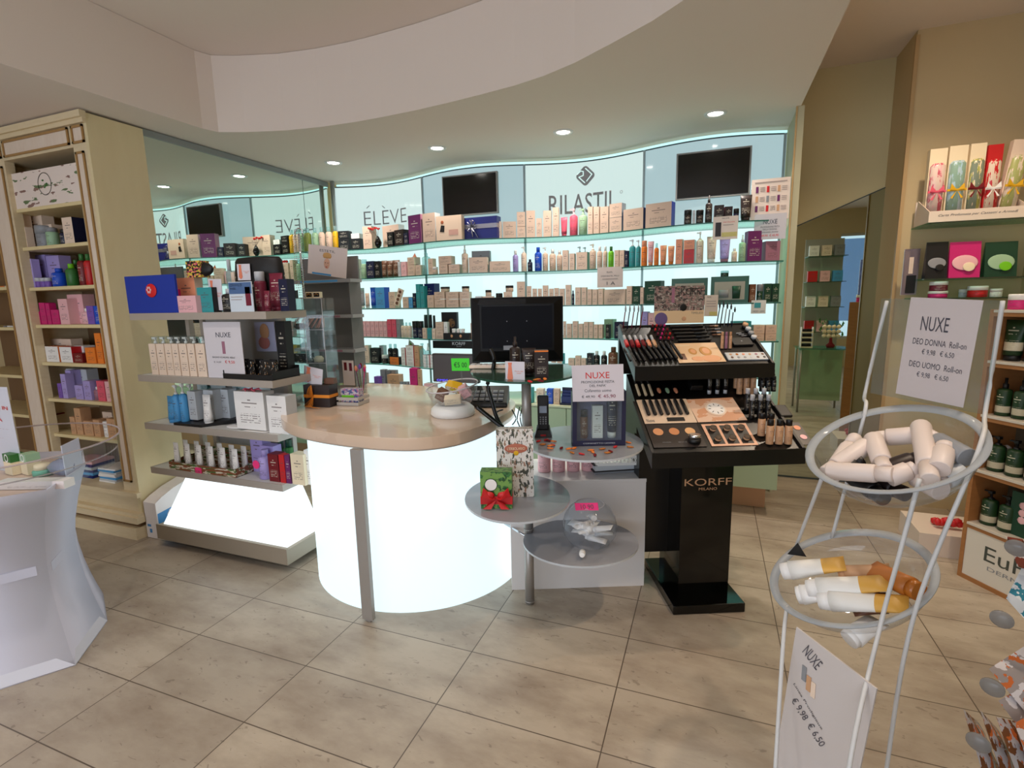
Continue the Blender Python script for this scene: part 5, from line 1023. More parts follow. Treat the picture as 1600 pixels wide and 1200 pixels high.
t, w, h = board('paper_sign','white paper price sign with big red heading in front of navy gift box','sign',((894,571),(975,569),(975,626),(895,628)),(p[0]-.02,v,0),(-.20,1,0),.002,mat('sign_paper',(.86,.83,.86),.6),[('NUXE',.27,.73,.20,.37,REDINK),('PROMOZIONE FESTA',.18,.82,.43,.50,INK),('DEL PAPA\'',.34,.66,.53,.60,INK),('Cofanetto uomo',.24,.76,.66,.74,INK),('€ 49,90',.18,.44,.83,.91,INK),('€ 45,90',.50,.84,.81,.92,mat('ink_plum',(.55,.22,.30),.6))])
petals([(841,691),(847,696),(858,690),(866,691),(859,698),(865,697),(877,702),(888,703),(897,702),(895,709),(910,711),(922,705),(927,708),(948,709),(955,707),(961,700),(983,693),(986,700),(930,713),(861,702),(853,689),(940,703)],.81,'on the grey round top')
# ------------------------------------------------------------------ low white cabinet behind the discs
a_ = math.atan2(.255,.618); wl = math.hypot(.255,.618); WC = mat('white_cabinet',(.90,.88,.87),.45)
t = thing('low_cabinet','low white cabinet standing behind the offset round tops','cabinet',(-.886,2.235,0),a_)
MB().box(0,wl,0,.36,0,.55).obj('carcass', WC, t); bevel(MB().box(-.002,wl+.002,-.004,.362,.55,.568).obj('top_panel', WC, t),.002)
def wcp(dx, dy): return (-.886+dx*math.cos(a_)-dy*math.sin(a_), 2.235+dx*math.sin(a_)+dy*math.cos(a_), .569)
for k in range(4):
    q = wcp(.17+.075*k,.12); o = product('flask', q, .066, .066, .185, 'pale pink', 'wrapped together on the low white cabinet', 0, 'pale pink', desc='large pale pink bottle', sx=q[0])
q = wcp(.55,.10); t = thing('ring_binder','black ring binder lying on papers on the low white cabinet','binder',q,a_+.1); MB().box(-.13,.13,-.02,.20,.012,.016).box(-.13,.13,-.02,.20,.046,.05).box(.126,.13,-.02,.20,.016,.046).obj('cover', plain('black'), t); MB().box(-.12,.125,-.015,.19,.0,.011).obj('papers', plain('grey'), t); MB().box(-.12,.12,-.015,.19,.017,.045).obj('pages', plain('pale grey'), t); MB().lathe([(.012,0),(.012,.003)],16).xf(Matrix.Rotation(math.pi/2,4,'X')).obj('spine_ring', STEEL, t, (.1,-.0205,.03))
q = wcp(.56,.14); t = thing('wire_basket','white perforated plastic basket on the ring binder','basket',(q[0],q[1],.569+.051),a_); mb = MB()
mb.hexa([(-.12,-.09,0),(.12,-.09,0),(.12,.09,0),(-.12,.09,0),(-.12,-.09,.004),(.12,-.09,.004),(.12,.09,.004),(-.12,.09,.004)])
for yy in (-.09,.088): mb.box(-.13,.13,yy,yy+.002,.004,.014).box(-.13,.13,yy,yy+.002,.036,.05)
for k in range(14): x = -.125+.0185*k; mb.hexa([(x,-.09,.012),(x+.004,-.09,.012),(x+.004,-.088,.012),(x,-.088,.012),(x+.012,-.09,.038),(x+.016,-.09,.038),(x+.016,-.088,.038),(x+.012,-.088,.038)]).hexa([(x+.012,-.09,.012),(x+.016,-.09,.012),(x+.016,-.088,.012),(x+.012,-.088,.012),(x,-.09,.038),(x+.004,-.09,.038),(x+.004,-.088,.038),(x,-.088,.038)])
for xx in (-.13,.128): mb.box(xx,xx+.002,-.09,.09,.004,.05)
mb.obj('basket_body', WHITEP, t)
# ------------------------------------------------------------------ monitor seen from behind
a, b = fv(734,464,2.38), fv(880,463,2.53); ang = math.atan2(b[1]-a[1],b[0]-a[0]); w = math.hypot(b[0]-a[0],b[1]-a[1]); mx, my = (a[0]+b[0])/2,(a[1]+b[1])/2
t = thing('monitor','large black monitor seen from behind above the counter','monitor',(mx,my,1.121),ang); zt = hz(807,464,(mx,my,0))-1.121; zb = .006
SHL = mat('monitor_shell',(.035,.035,.04),.45,0,.25); FLT = mat('monitor_panel',(.05,.055,.085),.6,0,.15)
bevel(MB().box(-w/2,w/2,.02,.035,zb,zt).obj('front_bezel', SHL, t),.003)
MB().hexa([(-w*.40,-.0,zb+.06),(w*.40,-.0,zb+.06),(w*.485,.02,zb+.01),(-w*.485,.02,zb+.01),(-w*.40,-.0,zt-.035),(w*.40,-.0,zt-.035),(w*.485,.02,zt-.006),(-w*.485,.02,zt-.006)]).obj('rear_shell', SHL, t)
MB().box(-w*.38,w*.38,-.0022,-.0,zb+.075,zt-.045).obj('rear_panel', FLT, t); MB().box(-w*.5+.01,w*.5-.01,.0351,.036,zb+.012,zt-.012).obj('screen', SCR, t)
mb = MB()
for k in range(5): mb.box(-w*.36,w*.36,-.0016,-.0002,zt-.0425-.0012*k+.001*k,zt-.042+.0)
for k in range(5): mb.box(-w*.42+.002*k,w*.1,.001+.0035*k,.003+.0035*k,zt-.034+.0055*k,zt-.0325+.0055*k)
mb.obj('vent_slots', mat('vent_grey',(.20,.20,.21),.5), t)
for sx_ in (-.05,.05):
    for sz in (-.05,.05): MB().lathe([(.0028,0),(.0028,.0012)],8).xf(Matrix.Rotation(math.pi/2,4,'X')).obj('screw', plain('grey'), t, (sx_,-.0024,(zb+zt)/2+sz-.005))
MB().box(-.07,-.02,-.0035,-.002,zb+.066,zb+.088).obj('label_sticker', plain('grey'), t)
MB().box(-.045,.045,-.015,.05,0,.010).box(-.02,.02,.005,.018,.010,zb+.09).obj('stand', BLACKP, t)
v = 2.43; t = thing('keyboard','long pale keyboard lying under the monitor edge','keyboard',(fz(770,577,1.12)[0],fz(770,577,1.12)[1]+.01,1.121),ang*.6); bevel(MB().box(-w*.26,w*.26,0,.07,0,.016).obj('keyboard_body', plain('pale beige'), t),.004); mb = MB()
for k in range(9): mb.box(-w*.25+k*.028,-w*.25+k*.028+.022,.01,.06,.016,.019)
mb.obj('key_row', plain('pale grey'), t)
# cables and dark clutter behind the counter
CB = mat('cable_black',(.03,.03,.03),.4)
def cable(pts, r, label, group='black cables hanging below the monitor'): tag(MB().tube(sum([[Vector(a_).lerp(Vector(b_),k/5) for k in range(5)] for a_, b_ in zip(pts,pts[1:])],[])+[Vector(pts[-1])], r, 7).obj('cable', CB, None), label, 'cable', group)
def smooth(pts, n=6):
    pts = [Vector(p_) for p_ in pts]; out = []
    for i in range(len(pts)-1):
        p0, p1, p2, p3 = pts[max(i-1,0)], pts[i], pts[i+1], pts[min(i+2,len(pts)-1)]
        for k in range(n): s_ = k/n; out.append(.5*((2*p1)+(p2-p0)*s_+(2*p0-5*p1+4*p2-p3)*s_*s_+(3*p1-p0-3*p2+p3)*s_**3))
    return out+[pts[-1]]
def vcable(px, v, r, label, m=None, dv=0):
    pts = [fv(x,y,v+dv*i) for i,(x,y) in enumerate(px)]; tag(MB().tube(smooth(pts), r, 7).obj('cable', m or CB, None), label, 'cable', 'black cables hanging below the monitor')
vcable([(766,545),(772,560),(770,578),(762,600),(768,625),(776,652),(787,672)],2.24,.010,'thick black wrapped cable bundle curving down beside the counter')
vcable([(745,636),(760,648),(775,660),(786,668)],2.2,.011,'thick black cable crossing the counter edge at the right end')
vcable([(800,640),(806,655),(797,668),(790,680)],2.40,.003,'thin looping black cable nearest the counter end',None)
vcable([(812,636),(808,655),(812,668),(806,672)],2.42,.003,'thin black cable hanging left of the steel pole')
vcable([(818,630),(813,650),(815,665),(818,672)],2.44,.003,'thin black cable hanging closest to the steel pole')
vcable([(784,870),(779,888),(783,908),(778,925),(785,932)],2.36,.003,'thin black cable on the floor between counter and low cabinet')
vcable([(786,640),(775,645),(770,660),(778,668)],2.35,.004,'coiled thin black cable under the green round top')
t = thing('card_terminal','black till keyboard block behind the counter end','till',(-1.14,2.56,.877),.3); bevel(MB().hexa([(-.12,-.09,0),(.12,-.09,0),(.12,.10,0),(-.12,.10,0),(-.12,-.09,.025),(.12,-.09,.025),(.12,.10,.09),(-.12,.10,.09)]).obj('till_body', BLACKP, t),.006); mb = MB()
for k in range(6):
    for j in range(3): mb.box(-.10+.034*k,-.075+.034*k,-.07+.04*j,-.04+.04*j,.035+.013*j,.045+.013*j)
mb.obj('keys', plain('grey'), t)
# ------------------------------------------------------------------ black makeup tester stand
KA = math.radians(23.3); ke = Vector((math.cos(KA),math.sin(KA),0)); kn = Vector((-math.sin(KA),math.cos(KA),0)); K0 = Vector((-.212,2.159,0))
KB = mat('stand_black',(.05,.045,.045),.3,0,.5); KG = mat('stand_gloss',(.02,.02,.02),.08,0,.5)
KT = blotch('stand_speckle',(.10,.09,.085),[(.20,.17,.15)],90,.45,.62,'Object')
t = thing('makeup_stand','black tiered makeup tester stand with pale lettering on its column','display stand',K0+ke*.33+kn*.3,KA)
def L(e0,e1,n0,n1,z0,z1,zb=None,zt=None): # box in stand coordinates; zb/zt give rear heights
    zb = z0 if zb is None else zb; zt = z1 if zt is None else zt; a,b,c,d = e0-.33,e1-.33,n0-.3,n1-.3
    return [(a,c,z0),(b,c,z0),(b,d,zb),(a,d,zb),(a,c,z1),(b,c,z1),(b,d,zt),(a,d,zt)]
bevel(MB().hexa(L(.14,.475,.07,.52,0,.045)).obj('base_plate', KG, t),.004)
MB().hexa(L(.195,.435,.165,.44,.045,.75)).obj('column', KG, t); MB().hexa(L(.045,.42,.33,.50,.18,.74)).obj('rear_panel', KB, t)
text('KORFF',.22,.034,plain('tan',.4),t,(-.012,.1635-.3,.600)); text('MILANO',.085,.013,plain('tan',.4),t,(-.012,.1635-.3,.567))
TL = [(0,.30,.785,.945),(.28,.58,1.115,1.295)]     # tray: n0, n1, z at front, z at back
def tray_plane(i):
    n0,n1,z0,z1 = TL[i]; P_ = K0+kn*n0+Vector((0,0,z0)); along = (kn*(n1-n0)+Vector((0,0,z1-z0))).normalized(); return P_, ke.cross(along).normalized(), along
for i,(n0,n1,z0,z1) in enumerate(TL):
    e0, e1 = (0,.66) if i == 0 else (.0,.66)
    g = MB().hexa(L(e0,e1,n0,n1,z0-.055,z0,z1-.055,z1)).obj('tray', KB, t)
    for a,b in ((e0,e0+.012),(e1-.012,e1)): MB().hexa(L(a,b,n0,n1,z0,z0+.014,z1,z1+.014)).obj('tray_rim', KT, g)
    MB().hexa(L(e0,e1,n0-.006,n0,z0-.055,z0+.012)).obj('tray_lip', KB, g)
MB().hexa(L(.02,.64,.30,.50,.80,.93,.80,1.06)).obj('tray_riser', KB, t); MB().hexa(L(.02,.64,.33,.50,.74,.80)).obj('tray_riser', KB, t)
MB().hexa(L(.0,.66,.575,.60,1.05,1.30)).obj('top_back', KB, t)
def on_tray(i, x, y):
    P_, n_, al = tray_plane(i); return fpl(x, y, P_, n_), n_, al
def tray_mat(i, p, lift=0):
    P_, n_, al = tray_plane(i); o = p+n_*lift
    return Matrix(((ke[0],al[0],n_[0],o[0]),(ke[1],al[1],n_[1],o[1]),(ke[2],al[2],n_[2],o[2]),(0,0,0,1)))
LAB = lambda txt, i, n: None
def stick(i, x0,y0, x1,y1, r, col, label, group, name='mascara', cat='mascara', cap=None, z=0):
    a,_,_ = on_tray(i,x0,y0); b,n_,al = on_tray(i,x1,y1); d = (b-a); ln = d.length; d.normalize(); s_ = n_.cross(d); o = a+n_*(r+.0015+z)
    me = MB().lathe([(r*.8,0),(r,ln*.02),(r,ln*.58),(r*.97,ln*.585)],10).mesh(name, plain(col,.25)); root = link(name, None); root.matrix_world = Matrix(((s_[0],n_[0],d[0],o[0]),(s_[1],n_[1],d[1],o[1]),(s_[2],n_[2],d[2],o[2]),(0,0,0,1)))
    link('barrel', me, root); link('cap', MB().lathe([(r*1.03,ln*.59),(r*1.03,ln*.98),(r*.8,ln)],10).mesh('cap', plain(cap or col,.25)), root)
    return tag(root, label, cat, group)
def nth(i, n): return 'leftmost' if i == 0 else 'rightmost' if i == n-1 else ORD[i+1]+' from left'
# upper tray
for k in range(6):
    c = ['red','dark red','red','dark red','peach','tan'][k]; x = 977+k*8.6
    p,n_,al = on_tray(1, x, 536); r = .010
    o = link('lip_gloss', None, None, (0,0,0)); o.matrix_world = tray_mat(1, p, .002) @ Matrix.Rotation(math.radians(-90),4,'X') @ Matrix.Translation((0,-r,0))
    link('tube', MB().lathe([(r*.9,-.045),(r,-.04),(r,0),(r*.6,.003)],12).mesh('tube', plain(c,.12)), o).rotation_euler = (0,0,0); link('cap', MB().lathe([(r*.7,.0035),(r*.65,.045)],12).mesh('cap', plain('silver',.2)), o)
    tag(o, nth(k,6)+' of six lip glosses on the upper black tray', 'lip gloss', 'lip glosses on the upper tray')
for r_ in range(4):
    for c_ in range(4):
        x = 1021+c_*6.2+r_*4.2-2; y = 512+r_*6.5
        p,n_,al = on_tray(1,x,y); o = link('lipstick', None, None); o.matrix_world = tray_mat(1,p,.001)
        link('bullet', MB().lathe([(.0055,.006),(.0055,.016),(.003,.020)],8).mesh('bullet', plain(['dark red','red','burgundy','magenta'][(r_+c_)%4],.3)), o); link('holder', MB().lathe([(.0068,0),(.0068,.006)],8).mesh('holder', plain('black',.3)), o)
        tag(o, nth(c_,4)+' lipstick in '+['rear','second','third','front'][r_]+' row of the red cluster', 'lipstick', 'red lipstick cluster')
for k in range(4): stick(1, 985+k*7.6, 566, 974+k*7.6, 546, .006, 'black', nth(k,4)+' short black pencil with silver tip, upper tray front left', 'short pencils on upper tray', 'eye_pencil','pencil','black')
for k in range(7): stick(1, 1018+k*7.8, 564-k*.3, 1000+k*7.9, 538-k*.3, .0075, 'black', nth(k,7)+' black mascara lying on the upper tray', 'mascaras on upper tray')
for k in range(5): stick(1, 1046+k*3.2, 512+k*5.4, 1098+k*3.2, 511+k*5.4, .006, 'black', ['rearmost','second','middle','fourth','front'][k]+' black pencil lying crosswise on the upper tray', 'crosswise pencils', 'eye_pencil','pencil')
for k in range(3): stick(1, 1100+k*3, 511+k*5, 1122+k*3, 510+k*5, .004, 'black', ['rear','middle','front'][k]+' thin black liner beside the crosswise pencils', 'thin liners', 'eye_liner','pencil','grey')
for k in range(4): stick(1, 1108+k*1.5, 511+k*4.5, 1121+k*1.5, 510.5+k*4.5, .004, 'brown', ['rearmost','second','third','front'][k]+' brown lip pencil on the upper tray', 'brown lip pencils', 'lip_pencil','pencil','tan')
def standing(i, x, y, ytop, kind, w, col, label, extra=None, group=None, cat=None):
    p,_,_ = on_tray(i,x,y); h = max(.02, hz(x,ytop,p)-p[2]); root = link(kind, None, None, p+Vector((0,0,.0015)), KA)
    for n_, me in parts_of(kind, w, w, h, col, extra): link(n_, me, root)
    return tag(root, label, cat or CAT[kind], group)
for k in range(3): standing(1, 1128+k*6.3, 545, 519, 'flask', .014, ['tan','mauve','tan'][k], nth(k,3)+' slim tinted tube standing by the crosswise pencils', ['tan','mauve','skin'][k], 'slim tinted tubes', 'makeup tube')
for k in range(4):
    p,_,_ = on_tray(1, 1163+k*4.4, 512+k*6.5); o = link('powder_pot', None, None); o.matrix_world = tray_mat(1,p,.001); link('pot', MB().lathe([(.014,0),(.014,.014)],16).mesh('pot', plain('black',.2)), o); link('lid', MB().lathe([(.014,.0145),(.0135,.024),(.010,.026)],16).mesh('lid', plain(['tan','pale grey','grey','silver'][k],.15)), o)
    tag(o, ['rearmost','second','third','front'][k]+' small round powder pot at the right of upper tray', 'powder pot', 'round powder pots on upper tray')
for k in range(6): stick(1, 1150+(k%3)*4, 522+(k//3)*8+(k%3)*2, 1163+(k%3)*4, 521+(k//3)*8+(k%3)*2, .003, 'grey', ['rear left','rear middle','rear right','front left','front middle','front right'][k]+' tiny grey liner sample on upper tray', 'tiny liner samples', 'eye_liner','pencil','black')
P_, n_, al = tray_plane(1)
t2, w, h = board('picture_card','tan picture card of two blonde models on the upper tray','card',((1047,538),(1116,536),(1135,566),(1061,568)),P_,n_,.0015,mat('card_tan',(.90,.76,.60),.5),[(None,.06,.4,.12,.15,plain('cream'),'fine_print'),(None,.08,.2,.55,.85,plain('brown'),'printed_palette')],lift=.004)
for k,(cx2,s_) in enumerate(((.40,1.0),(.68,1.45))):
    X = (cx2-.5)*w; MB().sphere((0,0,0),.022*s_,14,0,(.9,.03,1.15)).obj('printed_hair', mat('hair_blonde',(.80,.58,.30),.6), t2, (X,-.0009,h*.55)); MB().sphere((0,0,0),.015*s_,14,0,(.85,.05,1.1)).obj('printed_face', mat('face_tan',(.90,.66,.48),.6), t2, (X+.002,-.0014,h*.56)); MB().sphere((0,0,0),.03*s_,14,0,(1.1,.02,.6)).obj('printed_shoulder', mat('face_tan',(.90,.66,.48)), t2, (X+.01,-.0008,h*.18))
p,_,_ = on_tray(1,1158,536); o = link('compact', None, None); o.matrix_world = tray_mat(1,p,.001); bevel(MB().box(-.05,.05,-.03,.03,0,.012).obj('case', plain('black',.2), o),.003); text('K',.008,.008,plain('silver'),o,(0,0,.0122),(-math.pi/2,0,0)); tag(o,'flat black compact on the right of upper tray','compact')
P_, n_, al = tray_plane(1)
t2, w, h = board('eyeshadow_palette','clear-lidded palette of twelve neutral eyeshadows on the upper tray','palette',((1131,553),(1195,552),(1203,563),(1138,564)),P_,n_,.006,plain('pale grey',.25),lift=.008)
for r_ in range(2):
    for c_ in range(6): MB().lathe([(.0065,0),(.0065,.001)],12).xf(Matrix.Rotation(math.pi/2,4,'X')).obj('shadow_pan', plain([['tan','amber','peach','tan','mauve','brown'],['brown','grey','grey','pale grey','brown','black']][r_][c_]), t2, ((c_-2.5)*w*.155,-.0005,h*(.72-.42*r_)))
# brushes standing at the rear corners and the tester sign
for k in range(5): p = K0+ke*(.015+.022*k)+kn*.56+Vector((0,0,1.285)); stx = 968+k*5; d_ = hz(stx+4,476,p)-p[2]; MBb = MB().tube([(0,0,0),(.010,.0,d_*.7)],.0028,6); o = link('makeup_brush', None, None, p); link('handle', MBb.mesh('handle', plain(['burgundy','navy','burgundy','black','dark red'][k],.3)), o); link('bristles', MB().lathe([(.003,d_*.7),(.0045,d_*.82),(.001,d_)],8,c=(.012,0)).mesh('bristles', plain('grey')), o); tag(o, nth(k,5)+' thin brush standing at the stand rear left corner', 'makeup brush', 'brushes at the left rear corner')
for k in range(5): p = K0+ke*(.50+.020*k)+kn*.56+Vector((0,0,1.285)); d_ = [.13,.135,.125,.12,.10][k]; o = link('makeup_brush', None, None, p); link('handle', MB().tube([(0,0,0),(.012-.002*k,0,d_*.72)],.003,6).mesh('handle', plain(['black','black','grey','navy','navy'][k],.3)), o); link('bristles', MB().lathe([(.003,d_*.72),(.005,d_*.84),(.001,d_)],8,c=(.012,0)).mesh('bristles', plain('black')), o); tag(o, nth(k,5)+' dark brush standing at the stand rear right corner', 'makeup brush', 'brushes at the right rear corner')
SKT = blotch('painted_shop_reflection',(.50,.46,.43),[(.70,.66,.62),(.30,.27,.27),(.62,.50,.48)],16,.25,.55)  # colour blots stand in for the shop mirrored in the shiny sign
t2, w, h = board('tester_sign','acrylic sign with painted grey reflection and dark lettering atop the makeup stand','sign',((1024,448),(1103,445),(1099,505),(1022,505)),K0+kn*.575,kn,.004,SKT,[('KORFF',.52,.97,.06,.24,plain('black')),(None,.0,1,.66,1,mat('card_tan2',(.88,.76,.60),.4),'cream_strip'),('TIMELESS',.74,.98,.70,.76,INK)])
MB().sphere((0,0,0),.018,18,0,(1,.05,1)).obj('black_disc', plain('black'), t2, (w*.08,-.002,h*.42)); MB().sphere((0,0,0),.034,18,0,(1,.05,1)).obj('violet_disc', mat('disc_violet',(.40,.33,.52),.4), t2, (-w*.36,-.001,h*.12))
MB().box(-w*.16,-w*.10,-.001,0,h*.55,h*.95).obj('picture_bottle', plain('mauve'), t2); MB().sphere((0,0,0),.012,10,0,(1,.1,1)).obj('printed_powder', plain('tan'), t2, (w*.10,-.001,h*.12))
# lower tray
for k in range(3): stick(0, 999+k*10, 620, 990+k*9.8, 592, .007, 'cream', nth(k,3)+' cream and black concealer pen at the lower tray left', 'concealer pens', 'concealer_pen','concealer','black')
for k in range(3):
    p,_,_ = on_tray(0,1029+k*13,612); o = link('blush_stick', None, None); o.matrix_world = tray_mat(0,p,.001); link('stick_body', MB().sphere((0,0,.008),.010,12,0,(1,2.4,.8)).mesh('stick_body', plain(['peach','pale green','peach'][k],.3)), o); link('cap', MB().box(-.0095,.0095,.012,.032,.001,.015).mesh('cap', plain('black',.3)), o)
    tag(o, ['left','middle pale green','right'][k]+' rounded cream stick on the lower tray', 'cream stick', 'cream sticks')
p,_,_ = on_tray(0,1085,604); o = link('sealed_pouch', None, None); o.matrix_world = tray_mat(0,p,.001); bevel(MB().hexa([(-.035,-.035,0),(.035,-.035,0),(.03,.035,0),(-.03,.035,0),(-.03,-.03,.028),(.03,-.03,.028),(.022,.03,.022),(-.022,.03,.022)]).obj('pouch_body', plain('black',.12), o),.006,3); tag(o,'shiny black wrapped pouch in the middle of lower tray','pouch')
for k in range(3): standing(0, 1108+k*12.5, 616-k*.4, 572, 'tube', .024, 'black', nth(k,3)+' black tube with silver cap standing on lower tray', 'silver', 'black tubes on the lower tray')
for r_ in range(2):
    for k in range(3): standing(0, 1155+k*10.5-r_*5, 616-r_*9, 582-r_*10, 'flask', .027, 'tan', nth(k,3)+' foundation bottle, '+['front','rear'][r_]+' row, upper right of lower tray', 'black', 'foundation bottles, rear group', 'foundation bottle')
for r_ in range(2):
    for k in range(3): standing(0, 1190+k*9, 612-r_*8, 590-r_*10, 'carton', .024, 'black', nth(k,3)+' small black carton, '+['front','rear'][r_]+' row, far right of tray', None, 'small black cartons', 'box') if 0 else standing(0, 1190+k*9-r_*2, 612-r_*8, 588-r_*10, 'flask', .024, 'black', nth(k,3)+' all-black bottle, '+['front','rear'][r_]+' row at right tray edge', 'black', 'all-black bottles')
for r_ in range(2):
    for k in range(3): standing(0, 1174+k*12.5-r_*7, 654-r_*12, 617-r_*10, 'flask', .024, 'black', nth(k,3)+' black dropper bottle with chrome collar, '+['front','rear'][r_]+' row', 'silver', 'dropper bottles with chrome collars')
P_, n_, al = tray_plane(0)
t2, w, h = board('mascara_card','cream card holding seven thick black mascaras on the lower tray','card',((994,626),(1072,624),(1089,661),(1008,663)),P_,n_,.002,mat('card_cream',(.88,.78,.68),.5),[('Nuova',.05,.2,.82,.95,INK)],lift=.004)
for k in range(7): MB().lathe([(.0075,0),(.009,.006),(.009,h*.55),(.0075,h*.62)],12,sy=.8).obj('mascara_print', plain('black',.3), t2, ((k-3)*w*.125,-.008,h*.30))
MB().box(-w*.05,w*.28,-.004,0,h*.07,h*.2).obj('black_clip', plain('black'), t2)
t2, w, h = board('wheel_card','pink marbled card with a round white dial on the lower tray','card',((1076,625),(1149,622),(1167,657),(1091,661)),P_,n_,.002,blotch('marble_pink',(.90,.76,.66),[(.84,.62,.48)],2.5,.3,.52),lift=.004)
MB().lathe([(.0001,0),(.046,0),(.048,.001)],32).xf(Matrix.Rotation(math.pi/2,4,'X')).obj('dial', plain('pale beige'), t2, (0,-.001,h*.52)); MB().lathe([(.0001,0),(.040,0)],32,cap=False).xf(Matrix.Rotation(math.pi/2,4,'X')).obj('dial_face', plain('white'), t2, (0,-.0026,h*.52))
for k in range(8): MB().box(-.006,.006,0,.0006,-.0014,.0014).xf(Matrix.Rotation(-k*.785,4,'Y')).obj('dial_mark', plain('black'), t2, (.029*math.cos(k*.785),-.0036,h*.52+.029*math.sin(k*.785)))
t2, w, h = board('powder_card','dark card with three round powder swatches on the lower tray','card',((1011,664),(1091,663),(1104,698),(1022,701)),P_,n_,.003,mat('card_taupe',(.22,.19,.18),.3),[('POWDER',.2,.36,.78,.82,plain('grey')),('BRONZE',.5,.66,.78,.82,plain('grey'))],lift=.004)
for k in range(3): MB().lathe([(.0001,0),(.0225,0),(.0225,.001)],26).xf(Matrix.Rotation(math.pi/2,4,'X')).obj('powder_swatch', mat('powder_%d'%k,[(.85,.60,.42),(.80,.54,.36),(.90,.70,.50)][k],.8), t2, ((k-1)*w*.31,-.0005,h*.66))
p,_,_ = on_tray(0,1085,692); o = link('powder_jar', None, None, p+Vector((0,0,.001)), KA); link('jar_body', MB().lathe([(.025,0),(.028,.008),(.026,.022)],24).mesh('jar_body', plain('black',.1)), o); link('lid', MB().lathe([(.027,.0225),(.027,.036),(.022,.038)],24).mesh('lid', CHROME), o); tag(o,'round black jar with chrome lid at the front of lower tray','jar')
t2, w, h = board('tester_card','peach card with six clear powder jars set in it, lower tray','card',((1098,664),(1167,662),(1185,696),(1112,698)),P_,n_,.003,mat('card_peach',(.90,.70,.58),.5),lift=.004)
for c_ in range(3):
    MB().box((c_-1)*w*.31-w*.125,(c_-1)*w*.31+w*.125,-.0006,.0,h*.08,h*.92).obj('dark_well', plain('black'), t2)
    for r_ in range(2):
        g = MB().lathe([(.013,0),(.014,.004),(.014,.010)],16).xf(Matrix.Rotation(math.pi/2,4,'X')).obj('powder_pot', plain('tan'), t2, ((c_-1)*w*.31,-.001,h*(.72-.45*r_))); MB().lathe([(.0142,.0105),(.0142,.018),(.011,.020)],16).xf(Matrix.Rotation(math.pi/2,4,'X')).obj('clear_lid', clear('pot_lid',(.85,.85,.85),1.5,.3,(.5,.45,.4)), g)
for r_ in range(2):
    for k in range(3 if r_ == 0 else 2): standing(0, 1202+k*14.5-(13 if r_ else 0), 694-r_*13, 656-r_*10, 'flask', .031, 'tan', nth(k,3 if r_==0 else 2)+' foundation bottle, '+['front','rear'][r_]+' row, at the front right of tray', 'black', 'foundation bottles, front group', 'foundation bottle')
p,_,_ = on_tray(0,1222,645); o = link('sealed_pouch', None, None); o.matrix_world = tray_mat(0,p,.001); bevel(MB().box(-.028,.028,-.04,.04,0,.016).obj('pouch_body', plain('black',.12), o),.005); tag(o,'shiny black flat pack at the right of the dropper bottles','pouch')
t2, w, h = board('powder_card','narrow dark card with two blush swatches at right tray edge','card',((1232,661),(1249,661),(1272,695),(1254,696)),P_,n_,.003,mat('card_taupe',(.22,.19,.18)),lift=.004)
for k in range(2): MB().lathe([(.0001,0),(.0145,0),(.0145,.002)],22).xf(Matrix.Rotation(math.pi/2,4,'X')).obj('powder_swatch', plain(['peach','pale pink'][k]), t2, (0,-.0005,h*(.74-.42*k)))
# ------------------------------------------------------------------ two-bowl wire stand at the right
DB = 1.25; WT = mat('white_tube_metal',(.80,.80,.80),.4)
E3 = Vector((0,0,EYE)); c1 = E3+ray(1391.5,699)*DB; n1 = Vector((-.38,-.30,1)).normalized(); c2 = E3+ray(1325.4,899.2)*DB*1.09; n2 = Vector((-.444,-.158,1)).normalized(); r1, r2 = .147*DB, .156*DB
t = thing('bowl_stand','white wire stand carrying two tilted clear bowls, nearest at the right','display stand',(c2[0],c2[1],0))
RIMM = mat('rim_plastic',(.78,.79,.80),.35,0,.5)
for c,n_,r,dp in ((c1,n1,r1,.125),(c2,n2,r2,.10)):
    M = tilted(c-t.location, n_); g = MB().lathe([(q,z) for q,z in bowl_profile(r*.90,dp)],48,cap=False).xf(M).obj('clear_bowl', BOWL, t)
    MB().lathe([(r*.90,-.002),(r*1.0,.004),(r*1.0,.007),(r*.90,.002),(r*.895,-.002)],56,cap=False).xf(M).obj('bowl_rim', clear('rim_clear',(.93,.94,.95),1.4,.62,(.74,.76,.78)), g)
def rim_pt(x,y,c,n_): return fpl(x,y,c,n_)
A1, A2 = rim_pt(1437,748,c1,n1), rim_pt(1374,984,c2,n2); B1, B2 = rim_pt(1528,706,c1,n1), rim_pt(1428,962,c2,n2)
C1, C2 = rim_pt(1286,742,c1,n1), rim_pt(1243,856,c2,n2); D1, D2 = rim_pt(1350,650,c1,n1), rim_pt(1300,840,c2,n2)
def down(a, b, z=0.0): return b+(b-a)*((z-b.z)/(b.z-a.z)) if b.z != a.z else b
sgn = E3-Vector((0,0,0))
tl, tr_, = (1386,470), (1566,470)
BL, BR = rim_pt(1352,612,c1+Vector((0,0,.0)),n1), rim_pt(1540,640,c1,n1)
pd = (BR-BL); pd.z = 0; pd.normalize(); sn = Vector((-pd.y,pd.x,0)); TLp = fpl(1386,470,BL,sn); TRp = fpl(1567,470,BR,sn)
